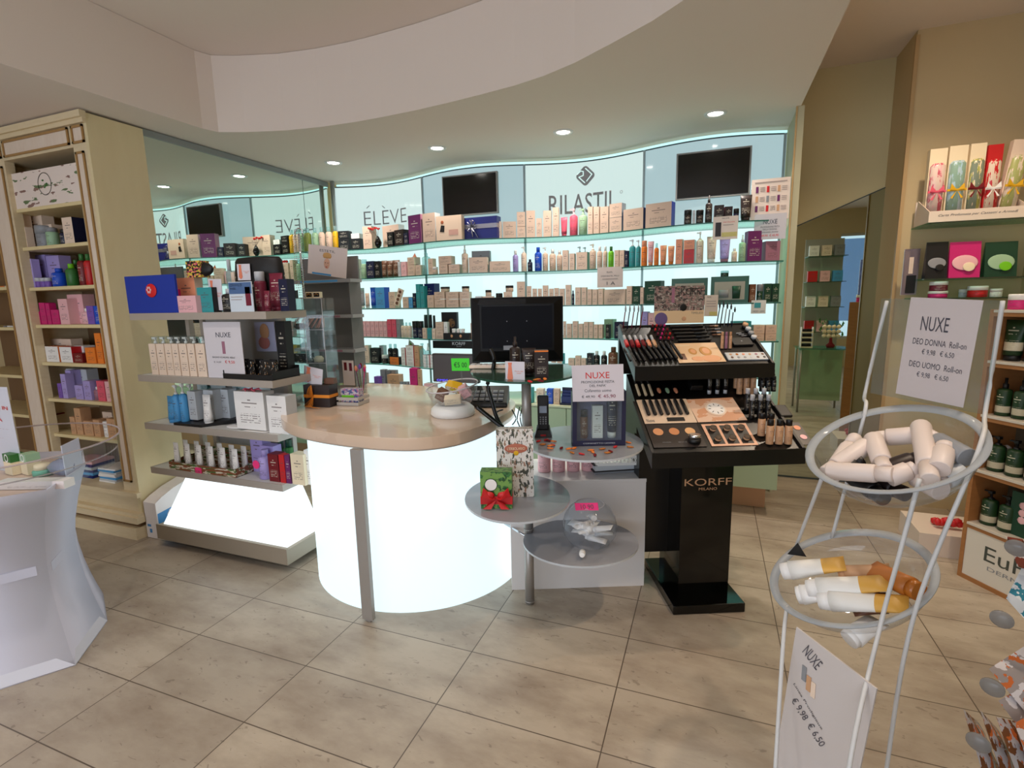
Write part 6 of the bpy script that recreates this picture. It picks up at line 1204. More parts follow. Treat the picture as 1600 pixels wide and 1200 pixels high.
for nm, pts in (('front_leg',[A1,A1.lerp(A2,.5),A2,E3+ray(1325,1210)*1.07,(E3+ray(1325,1210)*1.07)*1+Vector((0,0,-(E3+ray(1325,1210)*1.07).z))]),('front_leg',[TRp,BR,B1,B2,E3+ray(1384,1210)*1.27,(E3+ray(1384,1210)*1.27)*1+Vector((0,0,-(E3+ray(1384,1210)*1.27).z))]),('rear_leg',[C1,C2]),('front_leg',[rim_pt(1230,948,c2,n2),E3+ray(1224,1000)*DB*1.04,E3+ray(1211,1210)*DB*.97]),('rear_leg',[TLp,BL,D1,D2])):
    pts = [Vector(q)-Vector(t.location) for q in pts]; MB().tube(smooth(pts,8), .0048, 10).obj(nm, WT, t)
tq, w, h = board('sign_holder','clear acrylic sign holder with white roll-on price paper above the upper bowl','sign',((1386,468),(1566,468),(1541,650),(1356,612)),BL,sn,.003,ACRYL,sheet='acrylic_panel')
t2, w, h = board('paper_sign','white roll-on deodorant price paper in the clear holder above the bowl','sign',((1417,467),(1530,466),(1504,640),(1400,612)),BL-sn*.004,sn,.001,mat('sign_paper2',(.80,.76,.76),.6),[('NUXE',.22,.62,.18,.32,mat('ink_slate',(.30,.29,.33))),('DEO DONNA  Roll-on',.14,.90,.40,.46,MATS['ink_slate']),('€ 9,98   € 6,50',.30,.76,.50,.56,MATS['ink_slate']),('DEO UOMO  Roll-on',.14,.90,.63,.69,MATS['ink_slate']),('€ 9,98   € 6,50',.28,.74,.73,.79,MATS['ink_slate'])])
# lower paper panel between the legs
q = ((1229,948),(1336,1076),(1322,1203),(1213,1180)); Pp = fpl(1229,948,c2-Vector((0,0,.12)),(0,0,1)); 
E1_ = E3+ray(1229,948)*(DB*1.05); E2_ = E3+ray(1337,1075)*(DB*.92); dn = (E2_-E1_); dn.z = 0; dn.normalize(); nn = Vector((-dn.y,dn.x,0))
t2, w, h = board('price_poster','white paper price poster fixed under the lower bowl','sign',((1229,948),(1336,1076),(1318,1290),(1212,1215)),E1_,nn,.004,mat('poster_white',(.80,.77,.76),.6),[])
def on_panel(P0, nrm, tl, tr, bl, txts, root, MW):
    # text laid along the slanted poster: corners in pixels
    for (s_, p1, p2, hh, m) in txts:
        a_, b_ = fpl(*p1,P0,nrm), fpl(*p2,P0,nrm); d_ = (b_-a_); L_ = d_.length; d_.normalize(); up = Vector((0,0,1)); up = (up-d_*up.dot(d_)).normalized(); yd = up.cross(d_)
        ob = link('lettering', text_mesh(s_, L_, hh, m), None); o_ = (a_+b_)/2-nrm*.0015*(1 if nrm.dot(a_-E3) > 0 else -1)
        ob.parent = root; ob.matrix_parent_inverse = root.matrix_world.inverted(); ob.matrix_world = Matrix(((d_[0],yd[0],up[0],o_[0]),(d_[1],yd[1],up[1],o_[1]),(d_[2],yd[2],up[2],o_[2]),(0,0,0,1)))
bpy.context.view_layer.update()
on_panel(E1_, nn, 0,0,0, [('NUXE',(1259,1013),(1281,1042),.035,MATS['ink_slate']),('Linea Prodigieux',(1241,1068),(1285,1140),.010,MATS['ink_slate']),('€ 9,98  € 6,50',(1240,1092),(1286,1165),.030,MATS['ink_slate'])], t2, None)
for x,y,c in ((1257,1052,'grey'),(1264,1068,'tan'),(1271,1078,'pale beige')):
    p = fpl(x,y,E1_,nn); ob = MB().box(-.006,.006,-.0012,0,-.02,.02).obj('printed_tube', plain(c), None, p-nn*.001*(1 if nn.dot(p-E3) > 0 else -1)); ob.rotation_euler = (0,0,math.atan2(dn.y,dn.x)); ob.parent = t2; ob.matrix_parent_inverse = t2.matrix_world.inverted()
# roll-ons and tubes in the bowls: axis given by two pixels, height above the bowl plane
def lay(kind, x0, y0, x1, y1, lift, w, col, label, c, n_, extra=None, group=None, cat=None):
    a_, b_ = fpl(x0,y0,c+n_*lift,n_), fpl(x1,y1,c+n_*lift,n_); d_ = b_-a_; ln = d_.length; d_.normalize(); s_ = n_.cross(d_).normalized(); f_ = d_.cross(s_)
    root = link(kind, None, None); root.matrix_world = Matrix(((s_[0],f_[0],d_[0],a_[0]),(s_[1],f_[1],d_[1],a_[1]),(s_[2],f_[2],d_[2],a_[2]),(0,0,0,1)))
    for nm, me in parts_of(kind, w, w, ln, col, extra): link(nm, me, root)
    return tag(root, label, cat or CAT[kind], group)
RL = [((1300,740),(1333,690),-.03,'white','pale roll-on leaning at the left side of the upper bowl'),((1348,700),(1296,735),-.015,'white','pale roll-on pointing down-left in the upper bowl'),
 ((1366,690),(1381,730),-.01,'white','pale roll-on with lettered side facing up in the upper bowl'),((1430,680),(1376,684),-.025,'pale beige','pale pink roll-on lying across the rear of the upper bowl'),
 ((1306,738),(1342,722),-.03,'black','short dark roll-on at the left of the upper bowl'),((1372,738),(1438,716),-.022,'dark brown','dark brown roll-on across the middle of the upper bowl'),
 ((1304,736),(1386,741),-.012,'white','pale roll-on nearest the front rim of the upper bowl'),((1440,674),(1452,742),-.01,'white','upright pale roll-on at the right of the upper bowl'),
 ((1506,712),(1456,684),-.02,'grey','striped grey roll-on at the right side of the upper bowl'),((1468,730),(1476,700),-.008,'white','pale roll-on standing beside the striped one in the upper bowl'),
 ((1392,745),(1425,733),-.025,'white','small pale roll-on cap-up near the front of the upper bowl'),((1466,765),(1424,742),-.05,'white','pale roll-on low at the right bottom of the upper bowl'),
 ((1352,745),(1410,770),-.075,'dark brown','dark roll-on at the bottom of the upper bowl'),((1330,742),(1376,776),-.06,'black','black roll-on under the others in the upper bowl'),((1500,738),(1470,752),-.05,'pale grey','pale grey roll-on low by the right leg of the upper bowl')]
for (a_,b_,lf,col,lab) in RL: lay('flask',a_[0]-.12*(b_[0]-a_[0]),a_[1]-.12*(b_[1]-a_[1]),b_[0]+.12*(b_[0]-a_[0]),b_[1]+.12*(b_[1]-a_[1]),lf,.044,'rose white' if col in ('white','pale beige') else col,lab,c1,n1,col if col in ('black','dark brown') else 'rose white')
GT = print_mat('gold_tube',(.93,.92,.90),(.5,.45,.4),((.86,.66,.30),.86,.26)); P['gold tube'] = (.93,.92,.90); MATS['print_gold tube'] = GT
TB = [((1222,893),(1320,880),.005,'gold_tube','white and gold tube sticking out at the left of the lower bowl','white'),((1262,920),(1390,910),-.002,'gold_tube','big white and gold tube across the middle of the lower bowl','white'),
 ((1246,930),(1300,925),-.02,'white','white tube cap showing at the lower left of the lower bowl','white'),((1281,938),(1420,944),-.018,'gold_tube','silver white tube nearest the front rim of the lower bowl','white'),
 ((1437,925),(1356,886),-.012,'amber','bronze tube with amber cap at the right of the lower bowl','amber'),((1312,900),(1392,892),-.02,'tan','gold tube at the rear of the lower bowl','tan'),
 ((1326,1000),(1372,968),-.07,'white','white tube at the very bottom of the lower bowl','white'),((1390,940),(1330,950),-.045,'brown','brown tube under the others in the lower bowl','brown')]
for (a_,b_,lf,col,lab,ex) in TB: lay('tube',a_[0],a_[1],b_[0],b_[1],lf,.064,col.replace('_',' '),lab,c2,n2,ex)
p = fpl(1245,868,c2+n2*.01,n2); tag(MB().add([(-.025,0,0),(.025,0,0),(0,0,.04),(0,.004,0)],[(0,1,2),(0,2,3),(1,3,2),(0,3,1)]).obj('corner_card', plain('black'), None, p),'black triangular card corner at the left of the lower bowl','card')
# ------------------------------------------------------------------ white cardboard stand at the left
CWT = mat('cardboard_white',(.80,.80,.86),.5)
p0, p1, = fz(118,1040), fz(168,970); ctr = Vector((-2.86,1.20,0)); 
t = thing('cardboard_stand','tall white cardboard bin stand with curved waist at the left edge','display stand',ctr)
dirs = [p0-ctr, p1-ctr]; e_ = (p1-p0).length
ang0 = math.atan2(dirs[0].y,dirs[0].x); R0 = dirs[0].length; ang1 = math.atan2(dirs[1].y,dirs[1].x); R1 = dirs[1].length
corners = [(ang0,R0),(ang1,R1),(ang1+1.0,R1),(ang0+math.pi,R0),(ang1+math.pi,R1),(ang0-.95,R0*1.02)]
def sc(z): q = z/.78; return 1-.42*math.sin(math.pi*min(max((q)**.8,0),1))*1.0 if q < 1 else 1
zs = [0,.03,.08,.15,.23,.32,.42,.52,.62,.70,.76]
def scal(z): 
    q = z/.76; return .77+.23*(abs(q-.52)/.52)**1.7 if q < .52 else .77+.27*((q-.52)/.48)**1.6
for i in range(6):
    (a0,ra),(a1,rb) = corners[i], corners[(i+1)%6]; mb = MB(); vs = []
    for z in zs: s_ = scal(z); vs += [(ra*s_*math.cos(a0),ra*s_*math.sin(a0),z),(rb*s_*math.cos(a1),rb*s_*math.sin(a1),z)]
    mb.add(vs, [(2*j,2*j+1,2*j+3,2*j+2) for j in range(len(zs)-1)], 0, True); o = mb.obj('side_panel', CWT, t); sm_ = o.modifiers.new('thick','SOLIDIFY'); sm_.thickness = .004
for i in (0,5):
    (a0,ra),(a1,rb) = corners[i], corners[(i+1)%6]; k_ = .60; mb = MB(); mx_, my_ = (ra*math.cos(a0)+rb*math.cos(a1))/2, (ra*math.sin(a0)+rb*math.sin(a1))/2
    mb.add([(ra*1.0*math.cos(a0),ra*1.0*math.sin(a0),.004),(rb*1.0*math.cos(a1),rb*1.0*math.sin(a1),.004),(mx_*.83,my_*.83,.17)],[(0,1,2)]); o = mb.obj('foot_flap', mat('cardboard_gloss',(.84,.84,.88),.25), t); sm_ = o.modifiers.new('thick','SOLIDIFY'); sm_.thickness = .003
    s_ = scal(.40); q0, q1 = Vector((ra*s_*math.cos(a0),ra*s_*math.sin(a0),0)), Vector((rb*s_*math.cos(a1),rb*s_*math.sin(a1),0)); qa, qb = q0.lerp(q1,.12)*1.012, q0.lerp(q1,.80 if i == 5 else .5)*1.012
    if i == 5: qa, qb = q0.lerp(q1,-.0)*1.01, q1.lerp(q0,.10)*1.02
    mb = MB(); mb.hexa([(qa.x,qa.y,.375),(qb.x,qb.y,.385),(qb.x*.99,qb.y*.99,.385),(qa.x*.99,qa.y*.99,.375),(qa.x,qa.y,.415),(qb.x,qb.y,.425),(qb.x*.99,qb.y*.99,.425),(qa.x*.99,qa.y*.99,.415)]); mb.obj('cross_tab', CWT, t)
# raised collar flap at the right, tray floor and clear front bin
(a0,ra),(a1,rb) = corners[0], corners[1]; s_ = .92
q0, q1 = Vector((ra*s_*math.cos(a0),ra*s_*math.sin(a0),0)), Vector((rb*s_*math.cos(a1),rb*s_*math.sin(a1),0))
MB().add([(corners[i][1]*.9*math.cos(corners[i][0]),corners[i][1]*.9*math.sin(corners[i][0]),.735) for i in range(6)],[tuple(range(6))]).obj('tray_floor', mat('tray_kraft',(.86,.76,.70),.6), t)
(a2,rc) = corners[2]; w1_, w2_ = q0.lerp(q1,.55)*1.08, q1*1.10
mb = MB(); mb.hexa([(w1_.x,w1_.y,.74),(w2_.x,w2_.y,.74),(w2_.x*.985,w2_.y*.985,.74),(w1_.x*.985,w1_.y*.985,.74),(w1_.x,w1_.y,.885),(w2_.x,w2_.y,.885),(w2_.x*.985,w2_.y*.985,.885),(w1_.x*.985,w1_.y*.985,.885)]); bevel(mb.obj('collar', CWT, t),.01)
rr = R0*.90
mb = MB(); n = 40; arc = [ang0-1.9+ (ang1+.35-ang0+1.9)*i/n for i in range(n+1)]
vs = []
for a_ in arc: vs += [(rr*math.cos(a_),rr*math.sin(a_),.742),(rr*1.02*math.cos(a_),rr*1.02*math.sin(a_),.865)]
mb.add(vs,[(2*i,2*i+2,2*i+3,2*i+1) for i in range(n)],0,True); g = mb.obj('clear_bin_wall', ACRYL, t)
MB().tube([(rr*1.02*math.cos(2*math.pi*i/60),rr*1.02*math.sin(2*math.pi*i/60),.867) for i in range(60)],.004,6,closed=True).obj('bin_rim', clear('rim_soft',(.95,.93,.93),1.4,.5,(.85,.80,.80)), t)
MB().tube([(rr*.98*math.cos(a_),rr*.98*math.sin(a_),.80) for a_ in arc],.003,6).obj('bin_band', MATS['rim_soft'], t)
# what lies in it
def inbin(x, y, z): p_ = fz(x,y,z); p_.z = z+.001; return p_
for i,(x0,x1,lab,col) in enumerate(((2,27,'left cream and green carton pair front in the clear bin','green'),(29,50,'right cream carton with pale green top in the clear bin','pale green'))):
    p = inbin((x0+x1)/2,742,.737); w = (fz(x1,742,.737)-fz(x0,742,.737)).length*.95; h = hz((x0+x1)/2,722,p)-.737
    o = thing('stacked_carton',lab,'box',p,-.1); MB().box(-w/2,w/2,0,.05,0,h).obj('carton', plain('cream'), o); MB().box(-w/2,w/2,0,.05,h+.0005,h+.035).obj('upper_carton', plain(col), o); MB().lathe([(.012,0),(.018,0)],18,cap=False).xf(Matrix.Rotation(math.pi/2,4,'X')).obj('logo_ring', plain('white'), o, (0,-.001,h+.018))
p = inbin(48,765,.737); w = (fz(100,765,.737)-fz(-2,765,.737)).length; o = thing('long_carton','long flat white carton lying along the clear bin front','box',p,.35); MB().box(-w/2,w/2,0,.05,0,.032,0,front=1).obj('carton', [plain('white'),print_mat('long_white',(.93,.88,.87),(.5,.45,.45),logo=False)], o)
o = thing('jar_lid_pack','teal and cream round pack behind the long carton in the bin','jar',inbin(68,742,.737)); MB().lathe([(.035,0),(.036,.02),(.03,.026)],20).obj('pack_body', plain('mint'), o); MB().lathe([(.03,.0265),(.026,.05),(.0001,.052)],20).obj('pack_lid', plain('cream'), o)
o = thing('crumpled_bag','crumpled clear bag at the back of the cardboard stand bin','bag',inbin(98,742,.737)); 
mb = MB(); mb.sphere((0,0,.035),.05,12,0,(1.3,.8,.7)); mb.v = [(x+.006*math.sin(x*140),y+.006*math.cos(z*120),max(z,.001)+.004*math.sin(y*150)) for x,y,z in mb.v]; mb.obj('bag_body', clear('bag_film',(.80,.83,.92),1.45,.35,(.75,.78,.88)), o)
p = fz(20,742,.74); vv = p[1]+.03
t2, w, h = board('paper_sign','white sheet with red capital lettering standing in the clear bin','sign',((-62,600),(26,618),(44,740),(-62,742)),(0,vv,0),(0,1,0),.002,mat('sheet_lav',(.84,.84,.88),.5),[])
for s_, x0, x1, y0, y1, m in (('PRODOTTI IN',-45,12,630,641,REDINK),('OFFERTA',-40,4,649,659,REDINK),('RIVOLGERSI ALLA',-50,14,664,671,mat('ink_rose',(.62,.35,.38))),('FARMACISTA ZA',-45,7,678,685,MATS['ink_rose'])):
    a_, b_ = fv(x0,y0,vv-.0015), fv(x1,y1,vv-.0015); ob = link('lettering', text_mesh(s_, b_[0]-a_[0], a_[2]-b_[2], m), None, ((a_[0]+b_[0])/2, vv-.0018, (a_[2]+b_[2])/2)); ob.parent = t2; bpy.context.view_layer.update(); ob.matrix_parent_inverse = t2.matrix_world.inverted()
# ------------------------------------------------------------------ wooden pharmacy shelving at the right
WOOD = wood_mat('oak_brown',(.70,.48,.28),(.60,.39,.21),(2,2,10)); q0 = Vector((1.23,3.11,0)); ed = Vector((.52,-.854,0)).normalized(); en = Vector((.854,.52,0)).normalized(); ea = math.atan2(ed.y,ed.x)
t = thing('wooden_shelving','brown wooden shelf case with white lettered base panel at the right','shelving',q0,ea); SW = .78
BZ = [.30,.575,.85,1.112,1.35]
MB().box(0,.018,0,.24,0,1.352).obj('side_board', WOOD, t); MB().box(SW-.018,SW,0,.24,0,1.352).obj('side_board', WOOD, t); MB().box(.018,SW-.018,.225,.235,.03,1.35).obj('back_board', mat('case_back',(.35,.30,.22),.7), t)
for z in BZ: g = MB().box(.0185,SW-.0185,0,.224,z-.03,z-.012).obj('shelf', WOOD, t); MB().box(.0185,SW-.0185,-.004,.224,z-.0118,z).obj('shelf_edge', mat('shelf_white',(.84,.80,.74),.5), g)
MB().box(.0185,SW-.0185,0,.018,.0,.022).obj('bottom_rail', WOOD, t); MB().box(.0185,SW-.0185,.004,.012,.0225,.269).obj('base_panel', mat('panel_white',(.88,.85,.80),.4), t)
text('EuPHIDRA',.56,.075,mat('ink_green_grey',(.28,.30,.27)),t,(.39,.003,.175)); text('DERMOCOSMETICI',.46,.020,plain('grey'),t,(.36,.003,.105))
GB_ = print_mat('green_bottle',(.10,.22,.10),(.85,.82,.72),((.80,.76,.66),.25,.12)); P['bottle green'] = (.10,.22,.10); DARK.add('bottle green'); MATS['print_bottle green'] = GB_
def wcase(s_, d_, z): return q0+ed*s_+en*d_+Vector((0,0,z+.001))
for z, kind, n, w, h in ((.30,'pump_bottle',2,.065,.17),(.575,'pump_bottle',5,.065,.17),(.85,'spray_bottle',5,.058,.18),(1.112,'tube',4,.085,.19),(1.35,'jar',6,.075,.07)):
    nm = {.30:'bottom shelf',.575:'second shelf',.85:'third shelf',1.112:'fourth shelf',1.35:'top shelf'}[z]
    for k in range(n):
        s_ = .06+k*(w+.012)+(w*.2); s_ = .065+k*(w+.014)
        c = 'bottle green' if kind != 'jar' else ['magenta','white','red','pale grey','white','green'][k]
        o = product(kind, wcase(s_,.03,z), w, w, h, c, 'on '+nm+' of the wooden case', ea, 'black' if kind != 'jar' else 'white', desc=('dark green floral '+NOUN[kind]) if kind != 'jar' else c+' lidded tub', sx=s_)
for z,w,h in ((.30,.30,.21),): 
    o = thing('floral_poster','dark green poster board with pale blossoms on the bottom shelf','poster',wcase(.26,.05,z),ea); MB().box(-.10,.20,0,.01,0,h).obj('board', plain('dark green'), o); mb = MB()
    for k in range(9): mb.sphere((-.05+.025*(k%3),0,.08+.035*(k//3)),.018,8,0,(1,.08,1))
    mb.obj('blossom_print', plain('pale pink'), o); MB().box(.0,.2,-.001,0,.06,.14).obj('dark_band', plain('black'), o); text('EUPHIDRA',.12,.014,plain('pale grey'),o,(.10,-.002,.10))
o = thing('ornament','crumpled white and violet ornament on the second shelf end','ornament',wcase(.045,.13,.575)); mb = MB()
for k in range(7): mb.sphere((.02*math.cos(k*2),.02*math.sin(k*2.3),.02+.02*k*.6),.022,8)
o.location.z = .576; mb.obj('paper_body', plain('white'), o)
# red string ornament on the floor behind the stand
o = thing('red_garland','crumpled red garland pack on the white ledge','garland',(1.28,3.42,.13)); mb = MB()
for k in range(12): mb.sphere((.05*math.sin(k*1.7),.03*math.cos(k*2.1),.02+.012*(k%3)),.022,7)
mb.obj('garland_body', plain('red',.2), o)
tag(MB().box(1.12,1.72,3.30,3.62,0,.128).obj('white_ledge', mat('ledge_white',(.88,.82,.76),.5)),'low white ledge on the floor behind the wooden shelving','ledge')
# ------------------------------------------------------------------ glass shelves on the cream pillar
SG = mat('shelf_edge_dark',(.20,.24,.18),.2)
for z, lab in ((1.836,'upper'),(1.515,'middle'),(1.40,'lower')):
    tag(MB().box(0,.56,-.30,0,-.008,0,0,front=1).obj('glass_shelf', [GS,SG], None, (1.165,4.085,z)), lab+' short glass shelf on the cream pillar at the right', 'shelf', 'short glass shelves on the pillar')
t = thing('tray_box','white open tray box with script lettering full of scented paper rolls','box',(1.42,3.80,1.8375)); a, b = fv(1450,350,3.80), fv(1606,340,3.80); w = b[0]-a[0]; t.location.x = (a[0]+b[0])/2
TW = mat('tray_white',(.90,.84,.78),.5); hf = .062
MB().box(-w/2,w/2,0,.004,0,hf).obj('front_panel', TW, t); MB().box(-w/2,w/2,.004,.24,0,.004).obj('tray_bottom', TW, t)
for x in (-w/2,w/2-.004): MB().add([(x,.004,.004),(x+.004,.004,.004),(x+.004,.24,.004),(x,.24,.004),(x,.004,hf),(x+.004,.004,hf),(x+.004,.20,.15),(x,.20,.15)],[(0,3,2,1),(4,5,6,7),(0,1,5,4),(1,2,6,5),(2,3,7,6),(3,0,4,7)]).obj('side_panel', TW, t)
MB().box(-w/2,w/2,.236,.24,.004,.15).obj('rear_panel', TW, t)
text('Carta Profumata per Cassetti e Armadi', w*.80,.017,INK,t,(.0,-.001,.034),shear=.35)
ROL = [(1446,1475,230,'pale pink',[(.80,.35,.42),(.90,.80,.76)],'pink floral paper roll box, leftmost in the white tray box','pink'),(1476,1507,225,'pale blue',[(.72,.80,.84),(.55,.68,.62)],'pale blue paper roll box with yellow ribbon in the tray box','yellow'),
 (1508,1534,222,'cream',[(.70,.70,.35),(.50,.55,.48)],'yellow green floral paper roll box with dark red ribbon','dark red'),(1535,1560,224,'red',[(.80,.15,.18),(.90,.82,.74)],'red striped paper roll box with white bow in the tray box','white'),(1564,1594,216,'pale beige',[(.88,.84,.76),(.70,.72,.45)],'clear wrapped cream paper roll with dark rose, rightmost in tray box','yellow')]
for i,(x0,x1,yt,c,cc,lab,rb) in enumerate(ROL):
    v = 3.86; a, b = fv(x0,340,v), fv(x1,340,v); w = (b[0]-a[0])*.93; h = fv((x0+x1)/2,yt,v)[2]-1.845
    o = thing('paper_roll_box',lab,'box',((a[0]+b[0])/2,v,1.843),0,'scented paper rolls in the tray box')
    if i == 4: o.rotation_euler = (0,.10,0); o.location.x -= .015
    MB().box(-w/2,w/2,w*.45,w,0,h).obj('back_card', plain('cream' if i < 3 else c), o)
    MB().lathe([(w*.45,0),(w*.45,h*.76),(w*.30,h*.80)],18,c=(0,w*.4),sy=.6).obj('roll', blotch('roll_print_%d'%i,P[c],cc,5,.3,.5), o)
    MB().box(-w/2-.002,w/2+.002,-.002+w*.12,w*.14,h*.40,h*.43).obj('ribbon', plain(rb), o); mb = MB()
    for s_ in (-1,1): mb.add([(0,w*.08,h*.41),(s_*.03,w*.02,h*.50),(s_*.035,w*.02,h*.42)],[(0,1,2)]).add([(0,w*.08,h*.41),(s_*.02,w*.02,h*.30),(s_*.03,w*.02,h*.31)],[(0,1,2)])
    mb.obj('bow', plain(rb), o)
    if i == 4: MB().sphere((.02,w*.1,h*.88),.016,8).obj('rose', plain('dark red'), o)
for i,(x0,x1,c,lab) in enumerate(((1443,1478,'black','black and grey pouch pack at the left of the middle pillar shelf'),(1479,1529,'magenta','magenta pouch pack in the middle of the pillar shelf'),(1534,1586,'mint','teal green pouch pack at the right of the pillar shelf'))):
    v = 3.84; a, b = fv(x0,432,v), fv(x1,432,v); w = (b[0]-a[0])*.97; h = fv(x0+20,378,v)[2]-1.5155; o = thing('sponge_pouch',lab,'pouch',((a[0]+b[0])/2,v,1.5155),0,'sponge pouches on the pillar shelf')
    P_c = plain({'black':'black','magenta':'magenta','mint':'dark green'}[c],.2)
    MB().hexa([(-w/2,-.02,0),(w/2,-.02,0),(w/2,.04,0),(-w/2,.04,0),(-w/2,.008,h),(w/2,.008,h),(w/2,.012,h),(-w/2,.012,h)]).obj('pouch_body', P_c, o)
    MB().sphere((0,0,0),w*.42,20,0,(1,.05,.72)).obj('printed_oval', plain({'black':'grey','magenta':'pale pink','mint':'pale green'}[c],.3), o, (0,-.012,h*.42)).rotation_euler = (-.2,0,0); MB().sphere((0,0,0),w*.2,14,0,(1,.06,.9)).obj('printed_sponge', plain({'black':'black','magenta':'cream','mint':'lime'}[c],.4), o, (w*.12,-.022,h*.30)).rotation_euler = (-.2,0,0)
for i,(x0,x1,yt,c,lab) in enumerate(((1448,1480,455,'magenta','lower magenta and white round tub on the pillar'),(1449,1479,440,'burgundy','upper burgundy and white round tub on the pillar'),(1509,1542,447,'red','coral red round tub with white lid on the pillar'),(1544,1565,451,'white','small white round tub on the pillar'),(1496,1510,452,'pale grey','pale grey tub behind the coral one on the pillar'))):
    v = 3.86 if i != 4 else 3.96; a, b = fv(x0,470,v), fv(x1,470,v); w = (b[0]-a[0])*.95; zb = 1.401 if i != 1 else hz(1464,455,(a[0]+w/2,v)); h = fv((x0+x1)/2,yt,v)[2]-zb
    o = link('jar', None, None, ((a[0]+b[0])/2,v,zb)); 
    for n_, me in parts_of('jar',w,w,h,c,'white'): link(n_, me, o)
    tag(o, lab, 'tub', 'round tubs on the pillar')
o = thing('hanging_pack','clear hanging pack with a dark handled tool at the pillar edge','packet',(0,0,0)); p = fv(1423,420,3.95); o.location = p; w = .09; MB().box(-.04,.04,-.004,.006,-.16,.12).obj('blister', clear('blister',(.85,.82,.86),1.45,.25,(.7,.66,.72)), o); MB().box(-.02,.03,-.006,-.0045,-.15,-.04).obj('dark_tool', plain('black'), o); MB().box(-.012,.010,-.006,-.0045,-.03,.07).obj('pale_handle', plain('pale beige'), o); MB().box(-.004,.004,.006,.15,.11,.118).obj('hook', STEEL, o)
# ------------------------------------------------------------------ packet rack at the right edge, close to the camera
t = thing('packet_rack','clear-clipped rack of hanging snack packets at the right edge','rack',(.90,1.10,0)); t.location = (.86,1.30,0)
rp = [((1556,810),(1600,800)),((1562,985),(1600,980)),((1545,1065),(1600,1050)),((1520,1165),(1600,1150))]
MB().box(.02,.04,-.02,.0,0,1.15).obj('rack_post', STEEL, t)
CLIPM = clear('clip_plastic',(.80,.80,.80),1.45,.45,(.62,.61,.60))
FOIL = [blotch('foil_brown',(.50,.22,.18),[(.30,.10,.08),(.85,.80,.78)],6,.25,.55),blotch('foil_teal',(.20,.50,.58),[(.86,.88,.88),(.80,.82,.84)],4,.25,.48),blotch('foil_silver',(.62,.58,.57),[(.80,.42,.22),(.85,.82,.82)],5,.2,.55),blotch('foil_orange',(.72,.70,.70),[(.78,.40,.18),(.45,.28,.16)],6,.2,.55)]
dk = .95
def rackp(x,y,d=dk): return E3+ray(x,y)*d
for i,(x,y) in enumerate(((1575,850),(1552,960),(1537,1065),(1515,1150))):
    p = rackp(x,y,dk-.03*i); o_ = MB().lathe([(.0001,0),(.015,0),(.015,.004),(.0001,.004)],20,sx=1.1).xf(Matrix.Translation((.012,0,0)) @ Matrix.Rotation(math.pi/2,4,'X')).obj('clear_clip', CLIPM, t); o_.parent = None
    o_.location = p; o_.rotation_euler = (0,.25,-.5); o_.parent = t; bpy.context.view_layer.update(); o_.matrix_parent_inverse = t.matrix_world.inverted()
pk = 0
SPK = [((1572,838),(1640,850),(1640,905),(1590,885),0,'brown printed snack packet on the topmost clear clip'),((1572,935),(1600,880),(1680,930),(1630,1000),1,'teal and white snack packet below the topmost clip'),
 ((1545,1045),(1600,1010),(1680,1060),(1600,1110),2,'silver packet with orange print on the third clip'),((1560,1095),(1620,1060),(1690,1150),(1640,1200),2,'pale printed packet tucked behind the third clip'),
 ((1505,1108),(1530,1130),(1575,1230),(1545,1240),3,'leftmost slanting silver packet on the lowest clip'),((1532,1110),(1560,1140),(1600,1230),(1575,1240),3,'second slanting silver packet on the lowest clip'),((1556,1120),(1600,1130),(1650,1230),(1600,1240),3,'rightmost slanting packet on the lowest clip'),((1585,1130),(1640,1100),(1680,1220),(1620,1230),2,'packet behind the lowest clip at the picture edge')]
for k,(a_,b_,c_,d_,m_,lab) in enumerate(SPK):
    dd_ = dk-.01*k; q = [rackp(*a_,dd_), rackp(*b_,dd_+.04), rackp(*c_,dd_+.03), rackp(*d_,dd_-.01)]; cen = sum(q,Vector())/4; nr = (q[1]-q[0]).cross(q[3]-q[0]).normalized()*.007
    mb = MB(); N_ = 6; vs = []
    for s_ in (-1,1):
        for i in range(N_+1):
            for j in range(N_+1):
                u_, v_ = i/N_, j/N_; pt = q[0].lerp(q[1],u_).lerp(q[3].lerp(q[2],u_),v_); vs.append(pt-cen+nr*s_*(16*u_*(1-u_)*v_*(1-v_))**.5*(1+.25*math.sin(9*u_+7*v_)))
    K_ = (N_+1)**2; fs = []
    for s_ in (0,1):
        for i in range(N_):
            for j in range(N_): a0_ = s_*K_+i*(N_+1)+j; f_ = (a0_,a0_+1,a0_+N_+2,a0_+N_+1); fs.append(f_ if s_ else tuple(reversed(f_)))
    mb.add(vs,fs,0,True); tag(mb.obj('snack_packet', FOIL[m_], None, cen), lab, 'packet', 'hanging snack packets')
p = rackp(1590,935,dk-.03)
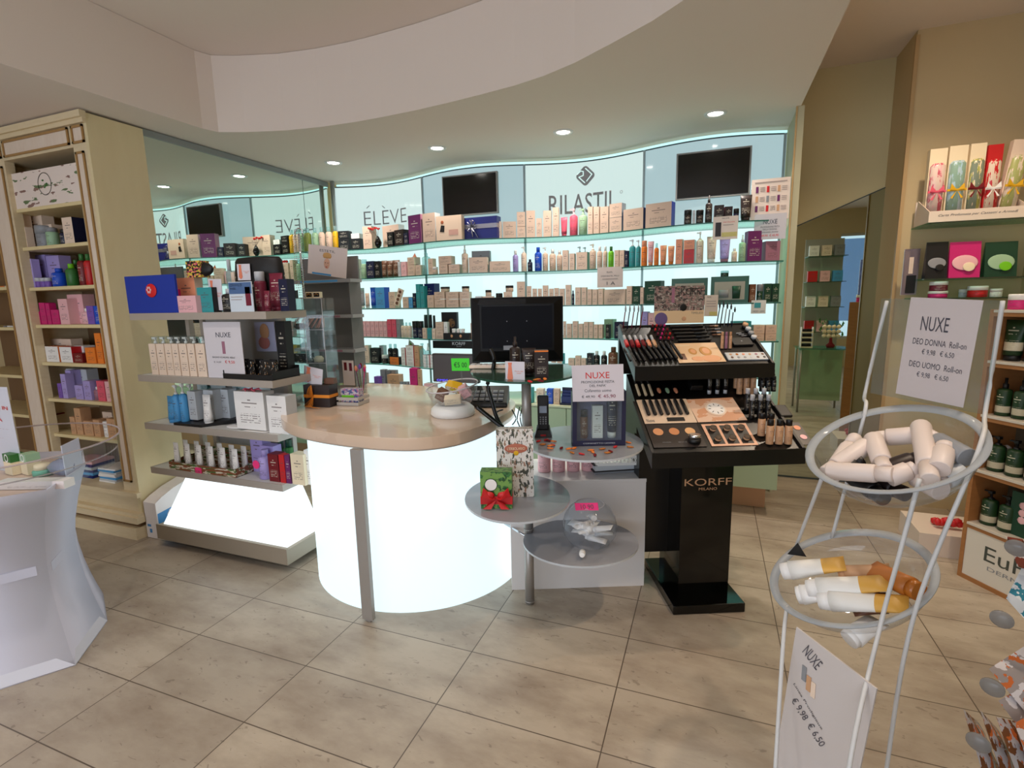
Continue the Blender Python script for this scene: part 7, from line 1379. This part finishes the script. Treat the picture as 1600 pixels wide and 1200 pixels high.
# ------------------------------------------------------------------ things seen only in the slanting mirror
t = thing('glass_table','glass table on thin legs with sage side panel, seen in the mirror','table',(1.0,1.45,0)); MB().box(0,.55,0,.45,.775,.785).obj('table_top', [GS][0], t); MB().box(0,.55,.44,.45,.786,.79).obj('top_edge', SG, t)
for x,y in ((.03,.42),(.5,.42),(.03,.03),(.5,.03)): MB().lathe([(.012,0),(.012,.774)],12,c=(x,y)).obj('leg', STEEL, t)
MB().box(.06,.54,.05,.08,.10,.77).obj('side_panel', SAGE, t)
t = thing('slatted_rack','cream slatted counter rack of dark tins on the glass table','rack',(1.10,1.72,.787))
for k in range(4): MB().box(-.06,.06,-.05,.05,.06*k,.06*k+.012).obj('rack_tier', plain('cream'), t); MB().box(-.05,.05,-.03,.03,.06*k+.0125,.06*k+.045).obj('dark_tin', plain('black'), t)
MB().box(-.065,-.06,-.05,.05,0,.25).box(.06,.065,-.05,.05,0,.25).obj('rack_side', plain('cream'), t)
t = thing('puff_tree','small leafy tree of pale round puffs in a dark red pot','decoration',(1.36,1.72,.787)); MB().lathe([(.04,0),(.05,.03),(.02,.06),(.015,.12)],14).obj('pot', plain('dark red'), t)
for r_ in range(3):
    for c_ in range(4): MB().sphere((-.075+.05*c_,.0,.14+.055*r_),.026,8).obj('puff', plain('cream'), t)
mb = MB()
for k in range(24): a_ = k*2.4; mb.add([(.11*math.cos(a_),-.03+.02*math.sin(k),.13+.2*((k*7)%10)/10),(.14*math.cos(a_),-.03,.15+.2*((k*7)%10)/10),(.12*math.cos(a_),-.04,.18+.2*((k*7)%10)/10)],[(0,1,2)])
mb.obj('leaves', plain('green'), t)
t = thing('wall_shelving','pale glass-shelved wall unit with packets, seen in the mirror','shelving',(1.47,.4,0)); 
MB().box(-.24,.24,-.16,-.14,0,2.2).obj('back_panel', mat('unit_back',(.72,.72,.68),.6), t)
for k,z in enumerate((.9,1.25,1.6,1.95)): g = MB().box(-.24,.24,-.14,.16,z-.008,z).obj('shelf', GS, t); MB().box(-.24,.24,.16,.163,z-.008,z).obj('shelf_edge', SG, g)
for k in range(12):
    z = (.9,1.25,1.6,1.95)[k//3]; product('carton',(1.32+.155*(k%3),.42,z+.001),.12,.08,.15,['red','pale pink','light blue','white','pale beige','grey'][k%6],'on mirrored wall shelving', math.pi,desc=['large','wide','plain'][k%3]+' '+['lowest-shelf','second-shelf','third-shelf','top-shelf'][k//3]+' packet carton',name='carton')
label_all()
